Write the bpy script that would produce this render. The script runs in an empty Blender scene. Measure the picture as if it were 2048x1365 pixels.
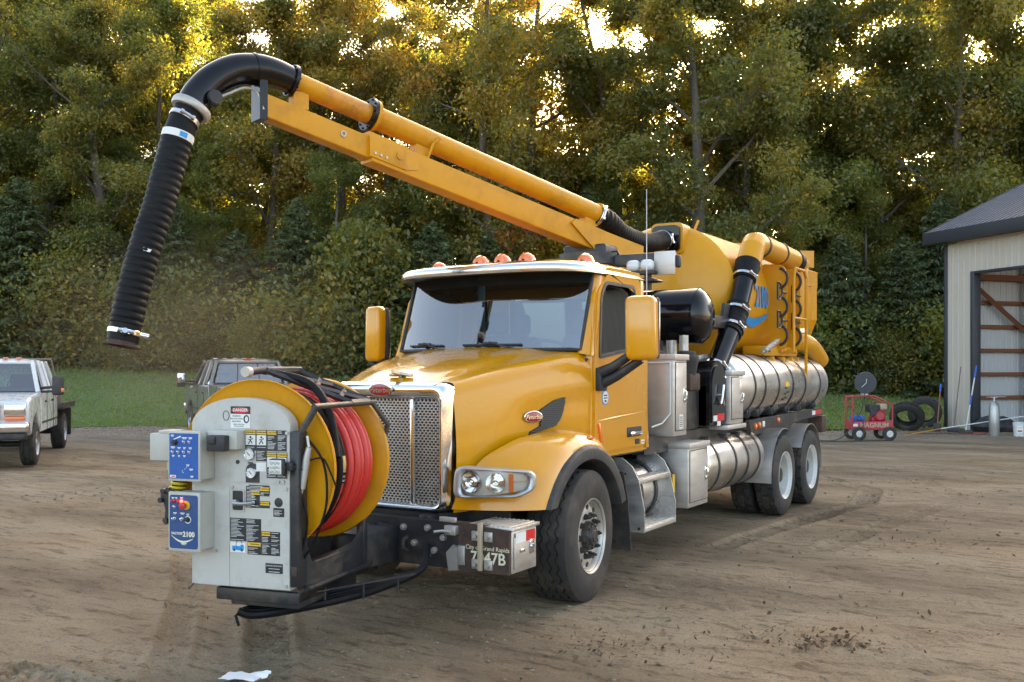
import bpy, bmesh, math, random
import numpy as np
from mathutils import Vector, Matrix
R_ = math.radians
random.seed(7); RNG = np.random.default_rng(7)
sc = bpy.context.scene
COL = sc.collection

# ------------------------------------------------------------------ camera
TH = R_(30.85); CAM = Vector((4.826, -7.275, 1.89))
cam = bpy.data.cameras.new('camera'); camo = bpy.data.objects.new('camera', cam); COL.objects.link(camo)
cam.sensor_width = 36.0; cam.lens = 36.0 * 2000 / 2048; cam.shift_y = (738 - 682.5) / 2048
cam.clip_start = 0.1; cam.clip_end = 3000
camo.location = CAM; camo.rotation_euler = (R_(90), 0, TH)
sc.camera = camo
# site axes: 'lat' runs to the right along the tree line, 'dep' runs from the yard towards the trees
AX_R = Vector((math.cos(TH), math.sin(TH), 0)); AX_C = Vector((-math.sin(TH), math.cos(TH), 0))
def site(lat, dep, z=0.0):
    p = Vector((CAM.x, CAM.y, 0)) + AX_R * lat + AX_C * dep
    return Vector((p.x, p.y, z))

# ------------------------------------------------------------------ sky and sun
SUN_EL = R_(15); SUN_AZ = R_(-30.85 + 17)      # azimuth from +Y towards +X
w = bpy.data.worlds.new('World'); sc.world = w; w.use_nodes = True
nt = w.node_tree; nt.nodes.clear()
out = nt.nodes.new('ShaderNodeOutputWorld'); bg = nt.nodes.new('ShaderNodeBackground')
sky = nt.nodes.new('ShaderNodeTexSky'); sky.sky_type = 'NISHITA'; sky.sun_disc = False
sky.sun_elevation = SUN_EL; sky.sun_rotation = SUN_AZ
sky.altitude = 100; sky.air_density = 0.6; sky.dust_density = 3.5; sky.ozone_density = 0.3
bg.inputs['Strength'].default_value = 0.15
tn = nt.nodes.new('ShaderNodeMix'); tn.data_type = 'RGBA'; tn.blend_type = 'MULTIPLY'; tn.inputs[0].default_value = 1.0; tn.inputs[7].default_value = (1.04, .93, .77, 1)   # hazy warm evening air
nt.links.new(sky.outputs[0], tn.inputs[6]); nt.links.new(tn.outputs[2], bg.inputs[0]); nt.links.new(bg.outputs[0], out.inputs[0])
sl = bpy.data.lights.new('sun', 'SUN'); sl.energy = 5.0; sl.angle = R_(0.6); sl.color = (1.0, .80, .52)
so = bpy.data.objects.new('sun', sl); COL.objects.link(so)
sd = Vector((math.sin(SUN_AZ) * math.cos(SUN_EL), math.cos(SUN_AZ) * math.cos(SUN_EL), math.sin(SUN_EL)))
so.rotation_euler = sd.to_track_quat('Z', 'Y').to_euler(); so.location = (0, 0, 40)
sc.view_settings.view_transform = 'Standard'; sc.view_settings.look = 'None'
sc.view_settings.exposure = 3.0; sc.view_settings.gamma = 1.0; sc.view_settings.use_curve_mapping = False

# ------------------------------------------------------------------ materials
MATS = {}
def pm(name, col, rough=.5, metal=0., coat=0., var=.08, vs=4., dirt=None, damt=.0, dscale=2.5, bump=0., bs=60., spec=.5, rvar=.1, emit=0, alpha=None, trans=0., aniso=None):
    m = bpy.data.materials.new(name); m.use_nodes = True; n = m.node_tree.nodes; l = m.node_tree.links
    b = n['Principled BSDF']
    tc = n.new('ShaderNodeTexCoord')
    mp = n.new('ShaderNodeMapping'); l.new(tc.outputs['Object'], mp.inputs[0])
    if aniso: mp.inputs['Scale'].default_value = aniso
    nz = n.new('ShaderNodeTexNoise'); nz.inputs['Scale'].default_value = vs; nz.inputs['Detail'].default_value = 6; nz.inputs['Roughness'].default_value = .62
    l.new(mp.outputs[0], nz.inputs['Vector'])
    mx = n.new('ShaderNodeMix'); mx.data_type = 'RGBA'
    mx.inputs[6].default_value = (*[max(0, c * (1 - var)) for c in col], 1); mx.inputs[7].default_value = (*[min(1, c * (1 + var)) for c in col], 1)
    l.new(nz.outputs[0], mx.inputs[0]); csock = mx.outputs[2]
    rr = n.new('ShaderNodeMapRange'); rr.inputs[1].default_value = .3; rr.inputs[2].default_value = .7
    rr.inputs[3].default_value = max(.02, rough - rvar); rr.inputs[4].default_value = min(1, rough + rvar); l.new(nz.outputs[0], rr.inputs[0]); rsock = rr.outputs[0]
    if dirt:
        n2 = n.new('ShaderNodeTexNoise'); n2.inputs['Scale'].default_value = dscale; n2.inputs['Detail'].default_value = 9; n2.inputs['Roughness'].default_value = .7
        l.new(mp.outputs[0], n2.inputs['Vector'])
        rp = n.new('ShaderNodeMapRange'); rp.inputs[1].default_value = .48; rp.inputs[2].default_value = .75; rp.inputs[3].default_value = 0; rp.inputs[4].default_value = damt
        l.new(n2.outputs[0], rp.inputs[0])
        m2 = n.new('ShaderNodeMix'); m2.data_type = 'RGBA'; m2.inputs[7].default_value = (*dirt, 1); l.new(rp.outputs[0], m2.inputs[0]); l.new(csock, m2.inputs[6]); csock = m2.outputs[2]
        m3 = n.new('ShaderNodeMix'); m3.data_type = 'FLOAT'; m3.inputs[3].default_value = .85; l.new(rp.outputs[0], m3.inputs[0]); l.new(rsock, m3.inputs[2]); rsock = m3.outputs[0]
        if metal > 0:
            m4 = n.new('ShaderNodeMix'); m4.data_type = 'FLOAT'; m4.inputs[2].default_value = metal; m4.inputs[3].default_value = 0; l.new(rp.outputs[0], m4.inputs[0]); l.new(m4.outputs[0], b.inputs['Metallic'])
    l.new(csock, b.inputs['Base Color']); l.new(rsock, b.inputs['Roughness'])
    if not (dirt and metal > 0): b.inputs['Metallic'].default_value = metal
    b.inputs['Coat Weight'].default_value = coat; b.inputs['Coat Roughness'].default_value = .04
    b.inputs['Specular IOR Level'].default_value = spec
    b.inputs['Transmission Weight'].default_value = trans
    if bump:
        bz = n.new('ShaderNodeTexNoise'); bz.inputs['Scale'].default_value = bs; bz.inputs['Detail'].default_value = 4; l.new(mp.outputs[0], bz.inputs['Vector'])
        bp = n.new('ShaderNodeBump'); bp.inputs['Strength'].default_value = bump; bp.inputs['Distance'].default_value = .01; l.new(bz.outputs[0], bp.inputs['Height']); l.new(bp.outputs[0], b.inputs['Normal'])
    if emit: l.new(csock, b.inputs['Emission Color']); b.inputs['Emission Strength'].default_value = emit
    MATS[name] = m
    return m
DUST = (.30, .22, .14)
pm('yellow', (.66, .285, .001), .24, coat=.7, spec=.4, var=.07, vs=1.5, dirt=(.45, .28, .10), damt=.2, dscale=1.6, rvar=.06)
pm('yellow_worn', (.62, .275, .004), .45, coat=.1, spec=.3, var=.10, vs=3, dirt=(.13, .07, .03), damt=.38, dscale=3.5, bump=.08, bs=25)
pm('yellow_dull', (.62, .278, .003), .42, coat=.2, spec=.3, var=.07, vs=2, dirt=(.28, .15, .05), damt=.22, dscale=2.2)
pm('black_gloss', (.005, .005, .006), .16, coat=.25, spec=.25, var=.2, vs=3, dirt=DUST, damt=.05, dscale=4)
pm('black_paint', (.020, .021, .024), .42, var=.2, vs=5, dirt=DUST, damt=.35, dscale=3.5)
pm('black_plastic', (.022, .023, .026), .55, var=.15, vs=8, dirt=DUST, damt=.22, dscale=5, bump=.1, bs=200)
pm('rubber', (.026, .024, .022), .78, var=.25, vs=6, dirt=(.17, .13, .09), damt=.6, dscale=3, bump=.25, bs=80)
pm('rubber_hose', (.0055, .0055, .006), .55, spec=.2, var=.3, vs=7, dirt=(.08, .07, .06), damt=.12, dscale=5, bump=.2, bs=60)
pm('chrome', (.80, .80, .80), .09, metal=1, var=.05, rvar=.05, dirt=(.45, .42, .38), damt=.15, dscale=5)
pm('steel', (.56, .54, .51), .50, metal=.9, var=.12, vs=6, dirt=(.30, .25, .19), damt=.45, dscale=2.2, aniso=(1, 1, 4))
pm('steel_tank', (.60, .59, .57), .30, metal=1, var=.14, vs=2.5, dirt=(.34, .28, .20), damt=.38, dscale=1.6, aniso=(1, .35, 1))
pm('diamond_plate', (.62, .60, .57), .38, metal=.9, var=.15, vs=9, dirt=(.33, .27, .20), damt=.5, dscale=4, bump=.5, bs=60)
pm('galvanised', (.50, .49, .46), .5, metal=.8, var=.2, vs=12, dirt=(.30, .24, .17), damt=.5, dscale=6)
pm('panel_grey', (.50, .485, .44), .48, var=.12, vs=3, dirt=(.20, .155, .11), damt=.6, dscale=3.0, bump=.05, bs=40)
pm('box_grey', (.47, .46, .40), .5, var=.06, vs=4, dirt=(.22, .19, .14), damt=.35, dscale=4)
pm('blue_dark', (.016, .060, .19), .45, var=.1, dirt=(.16, .2, .28), damt=.2, dscale=5)
pm('blue_panel', (.010, .085, .34), .42, var=.08, vs=3, dirt=(.16, .2, .28), damt=.16, dscale=5)
pm('label_black', (.018, .019, .021), .45, var=.2, vs=10, dirt=(.2, .18, .15), damt=.2)
pm('label_yellow', (.80, .48, .02), .5, var=.08)
pm('label_white', (.74, .74, .70), .5, var=.06, dirt=(.4, .36, .3), damt=.25, dscale=6)
pm('label_red', (.55, .03, .035), .4, var=.1)
pm('badge_red', (.30, .008, .016), .25, coat=.8, var=.1)
pm('reflective_red', (.62, .02, .02), .3, var=.1)
pm('red_hose', (.56, .030, .022), .36, var=.15, vs=4, dirt=(.16, .06, .045), damt=.45, dscale=4, bump=.12, bs=120)
pm('rust', (.050, .030, .022), .7, var=.5, vs=9, dirt=(.17, .075, .035), damt=.75, dscale=5, bump=.5, bs=40)
pm('brass', (.50, .36, .16), .4, metal=.8, var=.2, dirt=(.2, .14, .08), damt=.5)
pm('amber', (.80, .16, .015), .18, coat=.6, var=.1, spec=.7)
pm('lens_red', (.50, .012, .01), .2, coat=.5)
pm('led_red', (1., .03, .02), .3, emit=3.0)
pm('white_paint', (.66, .66, .65), .28, coat=.7, var=.04, dirt=(.45, .42, .37), damt=.10, dscale=2)
pm('rim_white', (.60, .60, .57), .42, var=.06, dirt=(.30, .25, .18), damt=.5, dscale=5)
pm('rim_alu', (.56, .53, .47), .42, metal=.65, var=.1, dirt=(.34, .27, .18), damt=.6, dscale=5)
pm('bezel', (.50, .50, .49), .38, metal=.6, var=.05)
pm('grey_paint', (.17, .17, .165), .32, metal=.4, coat=.6, var=.05, dirt=(.30, .27, .22), damt=.12, dscale=2)
pm('blue_decal', (.010, .28, .66), .4, var=.1)
pm('cream_text', (.72, .68, .48), .5, var=.05)
pm('vent_grey', (.075, .075, .08), .45, var=.1)
pm('upholstery', (.035, .045, .06), .8, var=.2)
pm('dash', (.05, .055, .06), .7, var=.2)
pm('spring_yellow', (.66, .50, .03), .5, var=.1)
pm('wood', (.20, .125, .07), .75, var=.3, vs=8, aniso=(6, 6, 1), bump=.2, bs=40)
pm('wood_red', (.20, .075, .035), .75, var=.3, vs=7, bump=.2, bs=30)
pm('wood_weathered', (.17, .13, .10), .85, var=.35, vs=8, bump=.3, bs=30)
pm('tan_steel', (.46, .405, .335), .5, var=.05, vs=1.2, dirt=(.30, .25, .19), damt=.25, dscale=.8)
pm('white_steel', (.52, .53, .54), .5, var=.05)
pm('dark_trim', (.030, .033, .040), .45, var=.15)
pm('roof_steel', (.085, .092, .11), .38, metal=.3, var=.15, vs=1.5)
pm('shed_red', (.42, .035, .05), .45, var=.15, dirt=DUST, damt=.4, dscale=8)
pm('orange_wood', (.60, .27, .05), .55, var=.2)
pm('blue_handle', (.02, .10, .45), .45)
pm('fibre_yellow', (.66, .42, .06), .5)
pm('pole_white', (.62, .63, .62), .4, var=.1)
pm('skin_paper', (.75, .74, .72), .8, var=.05)
pm('hose_brown', (.25, .09, .06), .6)
pm('hose_dark', (.05, .05, .045), .6)
pm('cylinder_steel', (.42, .42, .41), .4, metal=.8, var=.15, dirt=(.2, .17, .13), damt=.4)
pm('engine_tan', (.42, .33, .22), .5, var=.1)
pm('hood_ornament', (.55, .54, .52), .25, metal=1)
pm('stone', (.24, .185, .125), .9, var=.35, vs=6, bump=.3, bs=20)
pm('dead_leaf', (.12, .075, .04), .85, var=.5, vs=14)
def glass(name, col, rough=.02, alpha=.25):
    m = bpy.data.materials.new(name); m.use_nodes = True; n = m.node_tree.nodes; l = m.node_tree.links
    n.remove(n['Principled BSDF']); o = n['Material Output']
    tr = n.new('ShaderNodeBsdfTransparent'); tr.inputs[0].default_value = (*col, 1)
    gl = n.new('ShaderNodeBsdfGlossy'); gl.inputs['Roughness'].default_value = rough
    fr = n.new('ShaderNodeFresnel'); fr.inputs[0].default_value = 1.52
    ad = n.new('ShaderNodeMath'); ad.operation = 'MULTIPLY_ADD'; ad.inputs[1].default_value = 1.0; ad.inputs[2].default_value = alpha; l.new(fr.outputs[0], ad.inputs[0])
    mx = n.new('ShaderNodeMixShader'); l.new(ad.outputs[0], mx.inputs[0]); l.new(tr.outputs[0], mx.inputs[1]); l.new(gl.outputs[0], mx.inputs[2]); l.new(mx.outputs[0], o.inputs[0])
    MATS[name] = m
glass('glass', (.68, .82, .82), .03, .25)
glass('glass_dark', (.16, .19, .19), .03, .10)
pm('strobe_lens', (.62, .66, .66), .15, coat=.8, var=.1)
pm('yellow_greasy', (.60, .24, .010), .40, coat=.2, var=.12, vs=3, dirt=(.035, .018, .010), damt=.95, dscale=1.7)
glass('lens_clear', (.92, .92, .90), .02, .02)
def leafmat(name, cols, trans=.45, hue=.0):
    m = bpy.data.materials.new(name); m.use_nodes = True; n = m.node_tree.nodes; l = m.node_tree.links
    n.remove(n['Principled BSDF']); o = n['Material Output']
    at = n.new('ShaderNodeAttribute'); at.attribute_name = 'tone'
    oi = n.new('ShaderNodeObjectInfo')
    ad = n.new('ShaderNodeMath'); ad.operation = 'MULTIPLY_ADD'; ad.inputs[1].default_value = .34; l.new(oi.outputs['Random'], ad.inputs[0]); 
    ml = n.new('ShaderNodeMath'); ml.operation = 'MULTIPLY'; ml.inputs[1].default_value = .66; l.new(at.outputs['Fac'], ml.inputs[0]); l.new(ml.outputs[0], ad.inputs[2])
    rp = n.new('ShaderNodeValToRGB'); l.new(ad.outputs[0], rp.inputs[0])
    el = rp.color_ramp.elements
    while len(el) < len(cols): el.new(.5)
    for i, (p, c) in enumerate(cols): el[i].position = p; el[i].color = (*c, 1)
    di = n.new('ShaderNodeBsdfDiffuse'); tl = n.new('ShaderNodeBsdfTranslucent'); gl = n.new('ShaderNodeBsdfGlossy'); gl.inputs['Roughness'].default_value = .45; gl.inputs['Color'].default_value = (.6, .6, .6, 1)
    l.new(rp.outputs[0], di.inputs[0])
    br = n.new('ShaderNodeMix'); br.data_type = 'RGBA'; br.blend_type = 'MULTIPLY'; br.inputs[0].default_value = 1; br.inputs[7].default_value = (1.9, 1.7, .7, 1); l.new(rp.outputs[0], br.inputs[6]); l.new(br.outputs[2], tl.inputs[0])
    a = n.new('ShaderNodeMixShader'); a.inputs[0].default_value = trans; l.new(di.outputs[0], a.inputs[1]); l.new(tl.outputs[0], a.inputs[2])
    b = n.new('ShaderNodeMixShader'); b.inputs[0].default_value = .05; l.new(a.outputs[0], b.inputs[1]); l.new(gl.outputs[0], b.inputs[2])
    l.new(b.outputs[0], o.inputs[0]); MATS[name] = m
leafmat('leaf_oak', [(0, (.080, .106, .034)), (.40, (.150, .168, .048)), (.66, (.27, .23, .05)), (.88, (.44, .29, .045)), (1, (.32, .10, .03))], .55)
leafmat('leaf_maple', [(0, (.10, .135, .038)), (.4, (.17, .20, .048)), (.72, (.30, .265, .05)), (.92, (.42, .26, .04)), (1, (.40, .09, .03))], .55)
leafmat('needle', [(0, (.064, .088, .042)), (.6, (.105, .132, .058)), (1, (.16, .18, .08))], .2)
leafmat('grass_blade', [(0, (.105, .165, .038)), (.5, (.165, .225, .055)), (.8, (.20, .19, .075)), (1, (.27, .21, .11))], .35)
def bark(name, c):
    pm(name, c, .9, var=.45, vs=7, bump=.8, bs=9, aniso=(1, 1, .18))
bark('bark', (.115, .095, .076)); bark('bark_light', (.105, .088, .070))

# ------------------------------------------------------------------ mesh builder
def frame_of(d):
    d = Vector(d).normalized(); u = d.orthogonal().normalized()
    if abs(d.z) < .95: u = Vector((0, 0, 1)).cross(d).normalized()
    return d, u, d.cross(u).normalized()
SPLIT = {'side_plate', 'hinge_plate', 'rubber_coupling', 'pipe_bracket', 'drum_bracket', 'rack_plate', 'frame_post', 'bolts', 'panel_bolts', 'plate_bolts', 'strap_bracket', 'boom_pins', 'coupling_nut', 'hinge', 'bed_edge', 'rear_panel'}
class MB:
    def __init__(s): s.v = []; s.f = []; s.mi = []; s.m = 0; s.M = Matrix.Identity(4)
    def add(s, vs, fs):
        o = len(s.v); M = s.M
        s.v += [tuple(M @ Vector(p)) for p in vs]
        for q in fs: s.f.append(tuple(i + o for i in q)); s.mi.append(s.m)
        return s
    def box(s, x0, x1, y0, y1, z0, z1, b=0.):
        if b <= 0:
            return s.add([(x, y, z) for x in (x0, x1) for y in (y0, y1) for z in (z0, z1)], [(0, 1, 3, 2), (4, 6, 7, 5), (0, 4, 5, 1), (2, 3, 7, 6), (0, 2, 6, 4), (1, 5, 7, 3)])
        bm = bmesh.new(); bmesh.ops.create_cube(bm, size=1)
        for v in bm.verts: v.co = Vector(((x0 + x1) / 2 + v.co.x * (x1 - x0), (y0 + y1) / 2 + v.co.y * (y1 - y0), (z0 + z1) / 2 + v.co.z * (z1 - z0)))
        b = min(b, .49 * min(abs(x1 - x0), abs(y1 - y0), abs(z1 - z0)))
        bmesh.ops.bevel(bm, geom=bm.edges[:], offset=b, segments=3 if b > .02 else 2, affect='EDGES', profile=.5)
        bm.verts.index_update(); s.add([v.co.copy() for v in bm.verts], [[v.index for v in f.verts] for f in bm.faces]); bm.free(); return s
    def cyl(s, p0, p1, r0, r1=None, n=20, cap=True):
        r1 = r0 if r1 is None else r1; p0 = Vector(p0); p1 = Vector(p1); d, u, w_ = frame_of(p1 - p0)
        vs = []
        for p, r in ((p0, r0), (p1, r1)):
            for i in range(n):
                a = 2 * math.pi * i / n; vs.append(p + (u * math.cos(a) + w_ * math.sin(a)) * r)
        fs = [(i, (i + 1) % n, n + (i + 1) % n, n + i) for i in range(n)]
        if cap: fs += [tuple(reversed(range(n))), tuple(range(n, 2 * n))]
        return s.add(vs, fs)
    def lathe(s, prof, p0, axis, n=32, a0=0., a1=2 * math.pi, capends=False):
        p0 = Vector(p0); d, u, w_ = frame_of(axis); full = abs(a1 - a0 - 2 * math.pi) < 1e-6
        k = n if full else n + 1; vs = []
        for (t, r) in prof:
            for i in range(k):
                a = a0 + (a1 - a0) * i / n; vs.append(p0 + d * t + (u * math.cos(a) + w_ * math.sin(a)) * r)
        fs = []
        for j in range(len(prof) - 1):
            for i in range(n):
                i2 = (i + 1) % k if full else i + 1
                fs.append((j * k + i, j * k + i2, (j + 1) * k + i2, (j + 1) * k + i))
        if capends: fs += [tuple(reversed(range(k))), tuple(range((len(prof) - 1) * k, len(prof) * k))]
        return s.add(vs, fs)
    def tube(s, pts, r, n=8, cap=True, closed=False):
        pts = [Vector(p) for p in pts]; N = len(pts); vs = []; u = None
        for i, p in enumerate(pts):
            if closed: t = pts[(i + 1) % N] - pts[i - 1]
            else: t = pts[min(i + 1, N - 1)] - pts[max(i - 1, 0)]
            if t.length < 1e-9: t = Vector((0, 0, 1))
            t.normalize()
            if u is None: _, u, _ = frame_of(t)
            u = (u - t * u.dot(t)); u = u.normalized() if u.length > 1e-6 else frame_of(t)[1]
            w_ = t.cross(u); rr = r[i] if hasattr(r, '__len__') else r
            for j in range(n):
                a = 2 * math.pi * j / n; vs.append(p + (u * math.cos(a) + w_ * math.sin(a)) * rr)
        fs = []
        for i in range(N if closed else N - 1):
            i2 = (i + 1) % N
            for j in range(n): fs.append((i * n + j, i * n + (j + 1) % n, i2 * n + (j + 1) % n, i2 * n + j))
        if cap and not closed: fs += [tuple(reversed(range(n))), tuple(range((N - 1) * n, N * n))]
        return s.add(vs, fs)
    def prism(s, poly, d0, d1, ax='x'):
        f = {'x': lambda a, b, d: (d, a, b), 'y': lambda a, b, d: (a, d, b), 'z': lambda a, b, d: (a, b, d)}[ax]
        n = len(poly); vs = [f(a, b, d0) for a, b in poly] + [f(a, b, d1) for a, b in poly]
        return s.add(vs, [tuple(range(n)), tuple(reversed(range(n, 2 * n)))] + [(i, n + i, n + (i + 1) % n, (i + 1) % n) for i in range(n)])
    def grid(s, P, closed_u=False):
        R = len(P); C_ = len(P[0]); vs = [p for row in P for p in row]; fs = []
        for i in range(R - 1 + (1 if closed_u else 0)):
            for j in range(C_ - 1): i2 = (i + 1) % R; fs.append((i * C_ + j, i * C_ + j + 1, i2 * C_ + j + 1, i2 * C_ + j))
        return s.add(vs, fs)
    def slab(s, P, off):      # thick sheet: grid P and the same grid moved by off, edges closed
        R = len(P); C_ = len(P[0]); A = [Vector(p) for row in P for p in row]; off = Vector(off); B = [p + off for p in A]; n = len(A); fs = []
        for i in range(R - 1):
            for j in range(C_ - 1):
                q = (i * C_ + j, i * C_ + j + 1, (i + 1) * C_ + j + 1, (i + 1) * C_ + j); fs.append(q); fs.append(tuple(n + k for k in reversed(q)))
        for i in range(R - 1):
            for j in (0, C_ - 1): a = i * C_ + j; fs.append((a, a + C_, n + a + C_, n + a))
        for j in range(C_ - 1):
            for i in (0, R - 1): a = i * C_ + j; fs.append((a, n + a, n + a + 1, a + 1))
        return s.add(A + B, fs)
    def holed(s, outer, inner, d0, d1, ax='x'):
        f = {'x': lambda a, b, d: (d, a, b), 'y': lambda a, b, d: (a, d, b), 'z': lambda a, b, d: (a, b, d)}[ax]
        n = len(outer); vs = []
        for d in (d0, d1):
            vs += [f(a, b, d) for a, b in outer] + [f(a, b, d) for a, b in inner]
        fs = []
        for i in range(n):
            k = (i + 1) % n
            fs += [(i, k, n + k, n + i), (2 * n + i, 3 * n + i, 3 * n + k, 2 * n + k), (i, 2 * n + i, 2 * n + k, k), (n + i, n + k, 3 * n + k, 3 * n + i)]
        return s.add(vs, fs)
    def text(s, body, M, size=.1, ext=.0008, shear=0., bold=0., ax='CENTER'):
        cu = bpy.data.curves.new('t', 'FONT'); cu.body = body; cu.size = size; cu.extrude = ext; cu.shear = shear; cu.offset = bold; cu.align_x = ax; cu.align_y = 'CENTER'; cu.resolution_u = 3
        o = bpy.data.objects.new('t', cu); me = bpy.data.meshes.new_from_object(o)
        s.add([M @ v.co for v in me.vertices], [list(p.vertices) for p in me.polygons])
        bpy.data.objects.remove(o); bpy.data.curves.remove(cu); bpy.data.meshes.remove(me); return s
    def mesh(s, name, mats, smooth=True, angle=38):
        me = bpy.data.meshes.new(name); me.from_pydata([tuple(p) for p in s.v], [], s.f)
        for m in (mats if isinstance(mats, (list, tuple)) else [mats]): me.materials.append(MATS[m])
        if isinstance(mats, (list, tuple)) and len(mats) > 1: me.polygons.foreach_set('material_index', s.mi)
        bm = bmesh.new(); bm.from_mesh(me); bmesh.ops.recalc_face_normals(bm, faces=bm.faces[:]); bm.to_mesh(me); bm.free()
        if smooth:
            me.polygons.foreach_set('use_smooth', [True] * len(me.polygons)); me.set_sharp_from_angle(angle=R_(angle))
        me.update(); return me
    def islands(s):
        par = list(range(len(s.v)))
        def fd(a):
            while par[a] != a: par[a] = par[par[a]]; a = par[a]
            return a
        for q in s.f:
            r = fd(q[0])
            for i in q[1:]: par[fd(i)] = r
        g = {}
        for k, q in enumerate(s.f): g.setdefault(fd(q[0]), []).append(k)
        G = []
        for fs in g.values():
            vi = {i for k in fs for i in s.f[k]}; P = [s.v[i] for i in vi]; G.append([fs, [min(p[a] for p in P) - .003 for a in range(3)], [max(p[a] for p in P) + .003 for a in range(3)]])
        ch = True
        while ch:
            ch = False
            for i in range(len(G)):
                for j in range(i + 1, len(G)):
                    if all(G[i][1][a] < G[j][2][a] and G[j][1][a] < G[i][2][a] for a in range(3)):
                        G[i][0] += G[j][0]; G[i][1] = [min(a, b) for a, b in zip(G[i][1], G[j][1])]; G[i][2] = [max(a, b) for a, b in zip(G[i][2], G[j][2])]; G.pop(j); ch = True; break
                if ch: break
        out_ = []
        for fs, _, _ in G:
            m = MB(); mp = {}
            for k in fs:
                for i in s.f[k]:
                    if i not in mp: mp[i] = len(m.v); m.v.append(s.v[i])
                m.f.append(tuple(mp[i] for i in s.f[k])); m.mi.append(s.mi[k])
            out_.append(m)
        return out_
    def build(s, name, mats, parent=None, smooth=True, angle=38, loc=None, split=False):
        if split or name in SPLIT: return [link(name, m.mesh(name, mats, smooth, angle), parent, loc) for m in s.islands()][-1]
        return link(name, s.mesh(name, mats, smooth, angle), parent, loc)
def link(name, me, parent=None, loc=None, rot=None):
    o = bpy.data.objects.new(name, me); COL.objects.link(o)
    if parent: o.parent = parent
    if loc is not None: o.location = loc
    if rot is not None: o.rotation_euler = rot
    return o
def tag(o, label=None, cat=None, group=None, kind=None):
    if label: o['label'] = label
    if cat: o['category'] = cat
    if group: o['group'] = group
    if kind: o['kind'] = kind
    return o
def empty(name, loc, rz=0):
    o = bpy.data.objects.new(name, None); COL.objects.link(o); o.location = loc; o.rotation_euler = (0, 0, rz); o.empty_display_size = .2; return o
def copy_tree(o, parent=None):
    c_ = o.copy(); COL.objects.link(c_); c_.parent = parent
    for ch in [x for x in bpy.data.objects if x.parent == o]: copy_tree(ch, c_)
    return c_
def rloop(pts, rad, k=5):      # polygon with rounded corners
    out_ = []; n = len(pts)
    for i in range(n):
        p = Vector(pts[i]); a = (Vector(pts[i - 1]) - p); b = (Vector(pts[(i + 1) % n]) - p)
        r = min(rad, a.length * .45, b.length * .45); a.normalize(); b.normalize()
        for j in range(k):
            t = j / (k - 1); q = (p + a * r) * (1 - t) ** 2 + p * 2 * t * (1 - t) + (p + b * r) * t * t; out_.append((q.x, q.y))
    return out_
def bez(p0, p1, p2, n):
    p0, p1, p2 = Vector(p0), Vector(p1), Vector(p2); return [p0 * (1 - t) ** 2 + p1 * 2 * t * (1 - t) + p2 * t * t for t in [i / (n - 1) for i in range(n)]]
def catmull(pts, per=6, closed=False):
    pts = [Vector(p) for p in pts]; N = len(pts); o = []
    for i in range(N if closed else N - 1):
        p0 = pts[(i - 1) % N] if closed or i > 0 else pts[0]; p1 = pts[i]; p2 = pts[(i + 1) % N]; p3 = pts[(i + 2) % N] if closed or i + 2 < N else pts[-1]
        for j in range(per):
            t = j / per; o.append(.5 * ((2 * p1) + (p2 - p0) * t + (2 * p0 - 5 * p1 + 4 * p2 - p3) * t * t + (3 * p1 - p0 - 3 * p2 + p3) * t ** 3))
    if not closed: o.append(pts[-1])
    return o
def TM(o, xdir, zdir):       # matrix that puts text (its x along xdir, its y along zdir) at o
    x = Vector(xdir).normalized(); z = Vector(zdir).normalized(); n = x.cross(z).normalized()
    M = Matrix((x, z, n)).transposed().to_4x4(); M.translation = Vector(o); return M
# ================================================================== GROUND
def _hash(ix, iy, s):
    h = (ix.astype(np.int64) * 374761393 + iy.astype(np.int64) * 668265263 + s * 974711) & 0x7fffffff
    h = ((h ^ (h >> 13)) * 1274126177) & 0x7fffffff
    return ((h ^ (h >> 16)) & 0xffff) / 65535.
def vnoise(x, y, s=0):
    ix = np.floor(x); iy = np.floor(y); fx = x - ix; fy = y - iy; fx = fx * fx * (3 - 2 * fx); fy = fy * fy * (3 - 2 * fy)
    a = _hash(ix, iy, s); b = _hash(ix + 1, iy, s); c = _hash(ix, iy + 1, s); d = _hash(ix + 1, iy + 1, s)
    return a + (b - a) * fx + (c - a) * fy + (a - b - c + d) * fx * fy - .5
def fbm(x, y, s=0, o=4):
    t = 0; a = 1.
    for i in range(o): t = t + a * vnoise(x * 2 ** i, y * 2 ** i, s + i); a *= .5
    return t
def npss(a, b, x): t = np.clip((x - a) / (b - a), 0, 1); return t * t * (3 - 2 * t)
def terr(lat, dep):
    lat = np.asarray(lat, float); dep = np.asarray(dep, float)
    rise = np.clip(1.35 - .036 * lat, .45, 2.6); t = npss(29.5, 47, dep)
    return rise * t + .012 * np.clip(dep - 47, 0, 200) + .10 * fbm(lat * .12, dep * .12, 3, 2) * npss(26, 34, dep)
def tz(lat, dep): return float(terr(lat, dep))
def lawn_edge(lat): return 31.2 - 1.3 * npss(2, 9, lat) + .9 * fbm(lat * .35, lat * 0 + 7., 5, 3)
def axis_pts(lo, hi, f0, f1, step, grow):
    p = list(np.arange(f0, f1, step)); s = step; x = p[-1]
    while x < hi: s *= grow; x += s; p.append(x)
    s = step; x = p[0]; q = []
    while x > lo: s *= grow; x -= s; q.append(x)
    return np.array(q[::-1] + p)
la = axis_pts(-420, 420, -5.2, 6.2, .023, 1.045); de = axis_pts(-120, 700, 5.2, 14.5, .026, 1.035)
LA, DE = np.meshgrid(la, de)
z = terr(LA, DE)
yard = 1 - npss(27, 31, DE)
z = z + yard * (.045 * fbm(LA * .5, DE * .5, 11, 3) + .018 * fbm(LA * 2.2, DE * 2.2, 21, 3))
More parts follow.
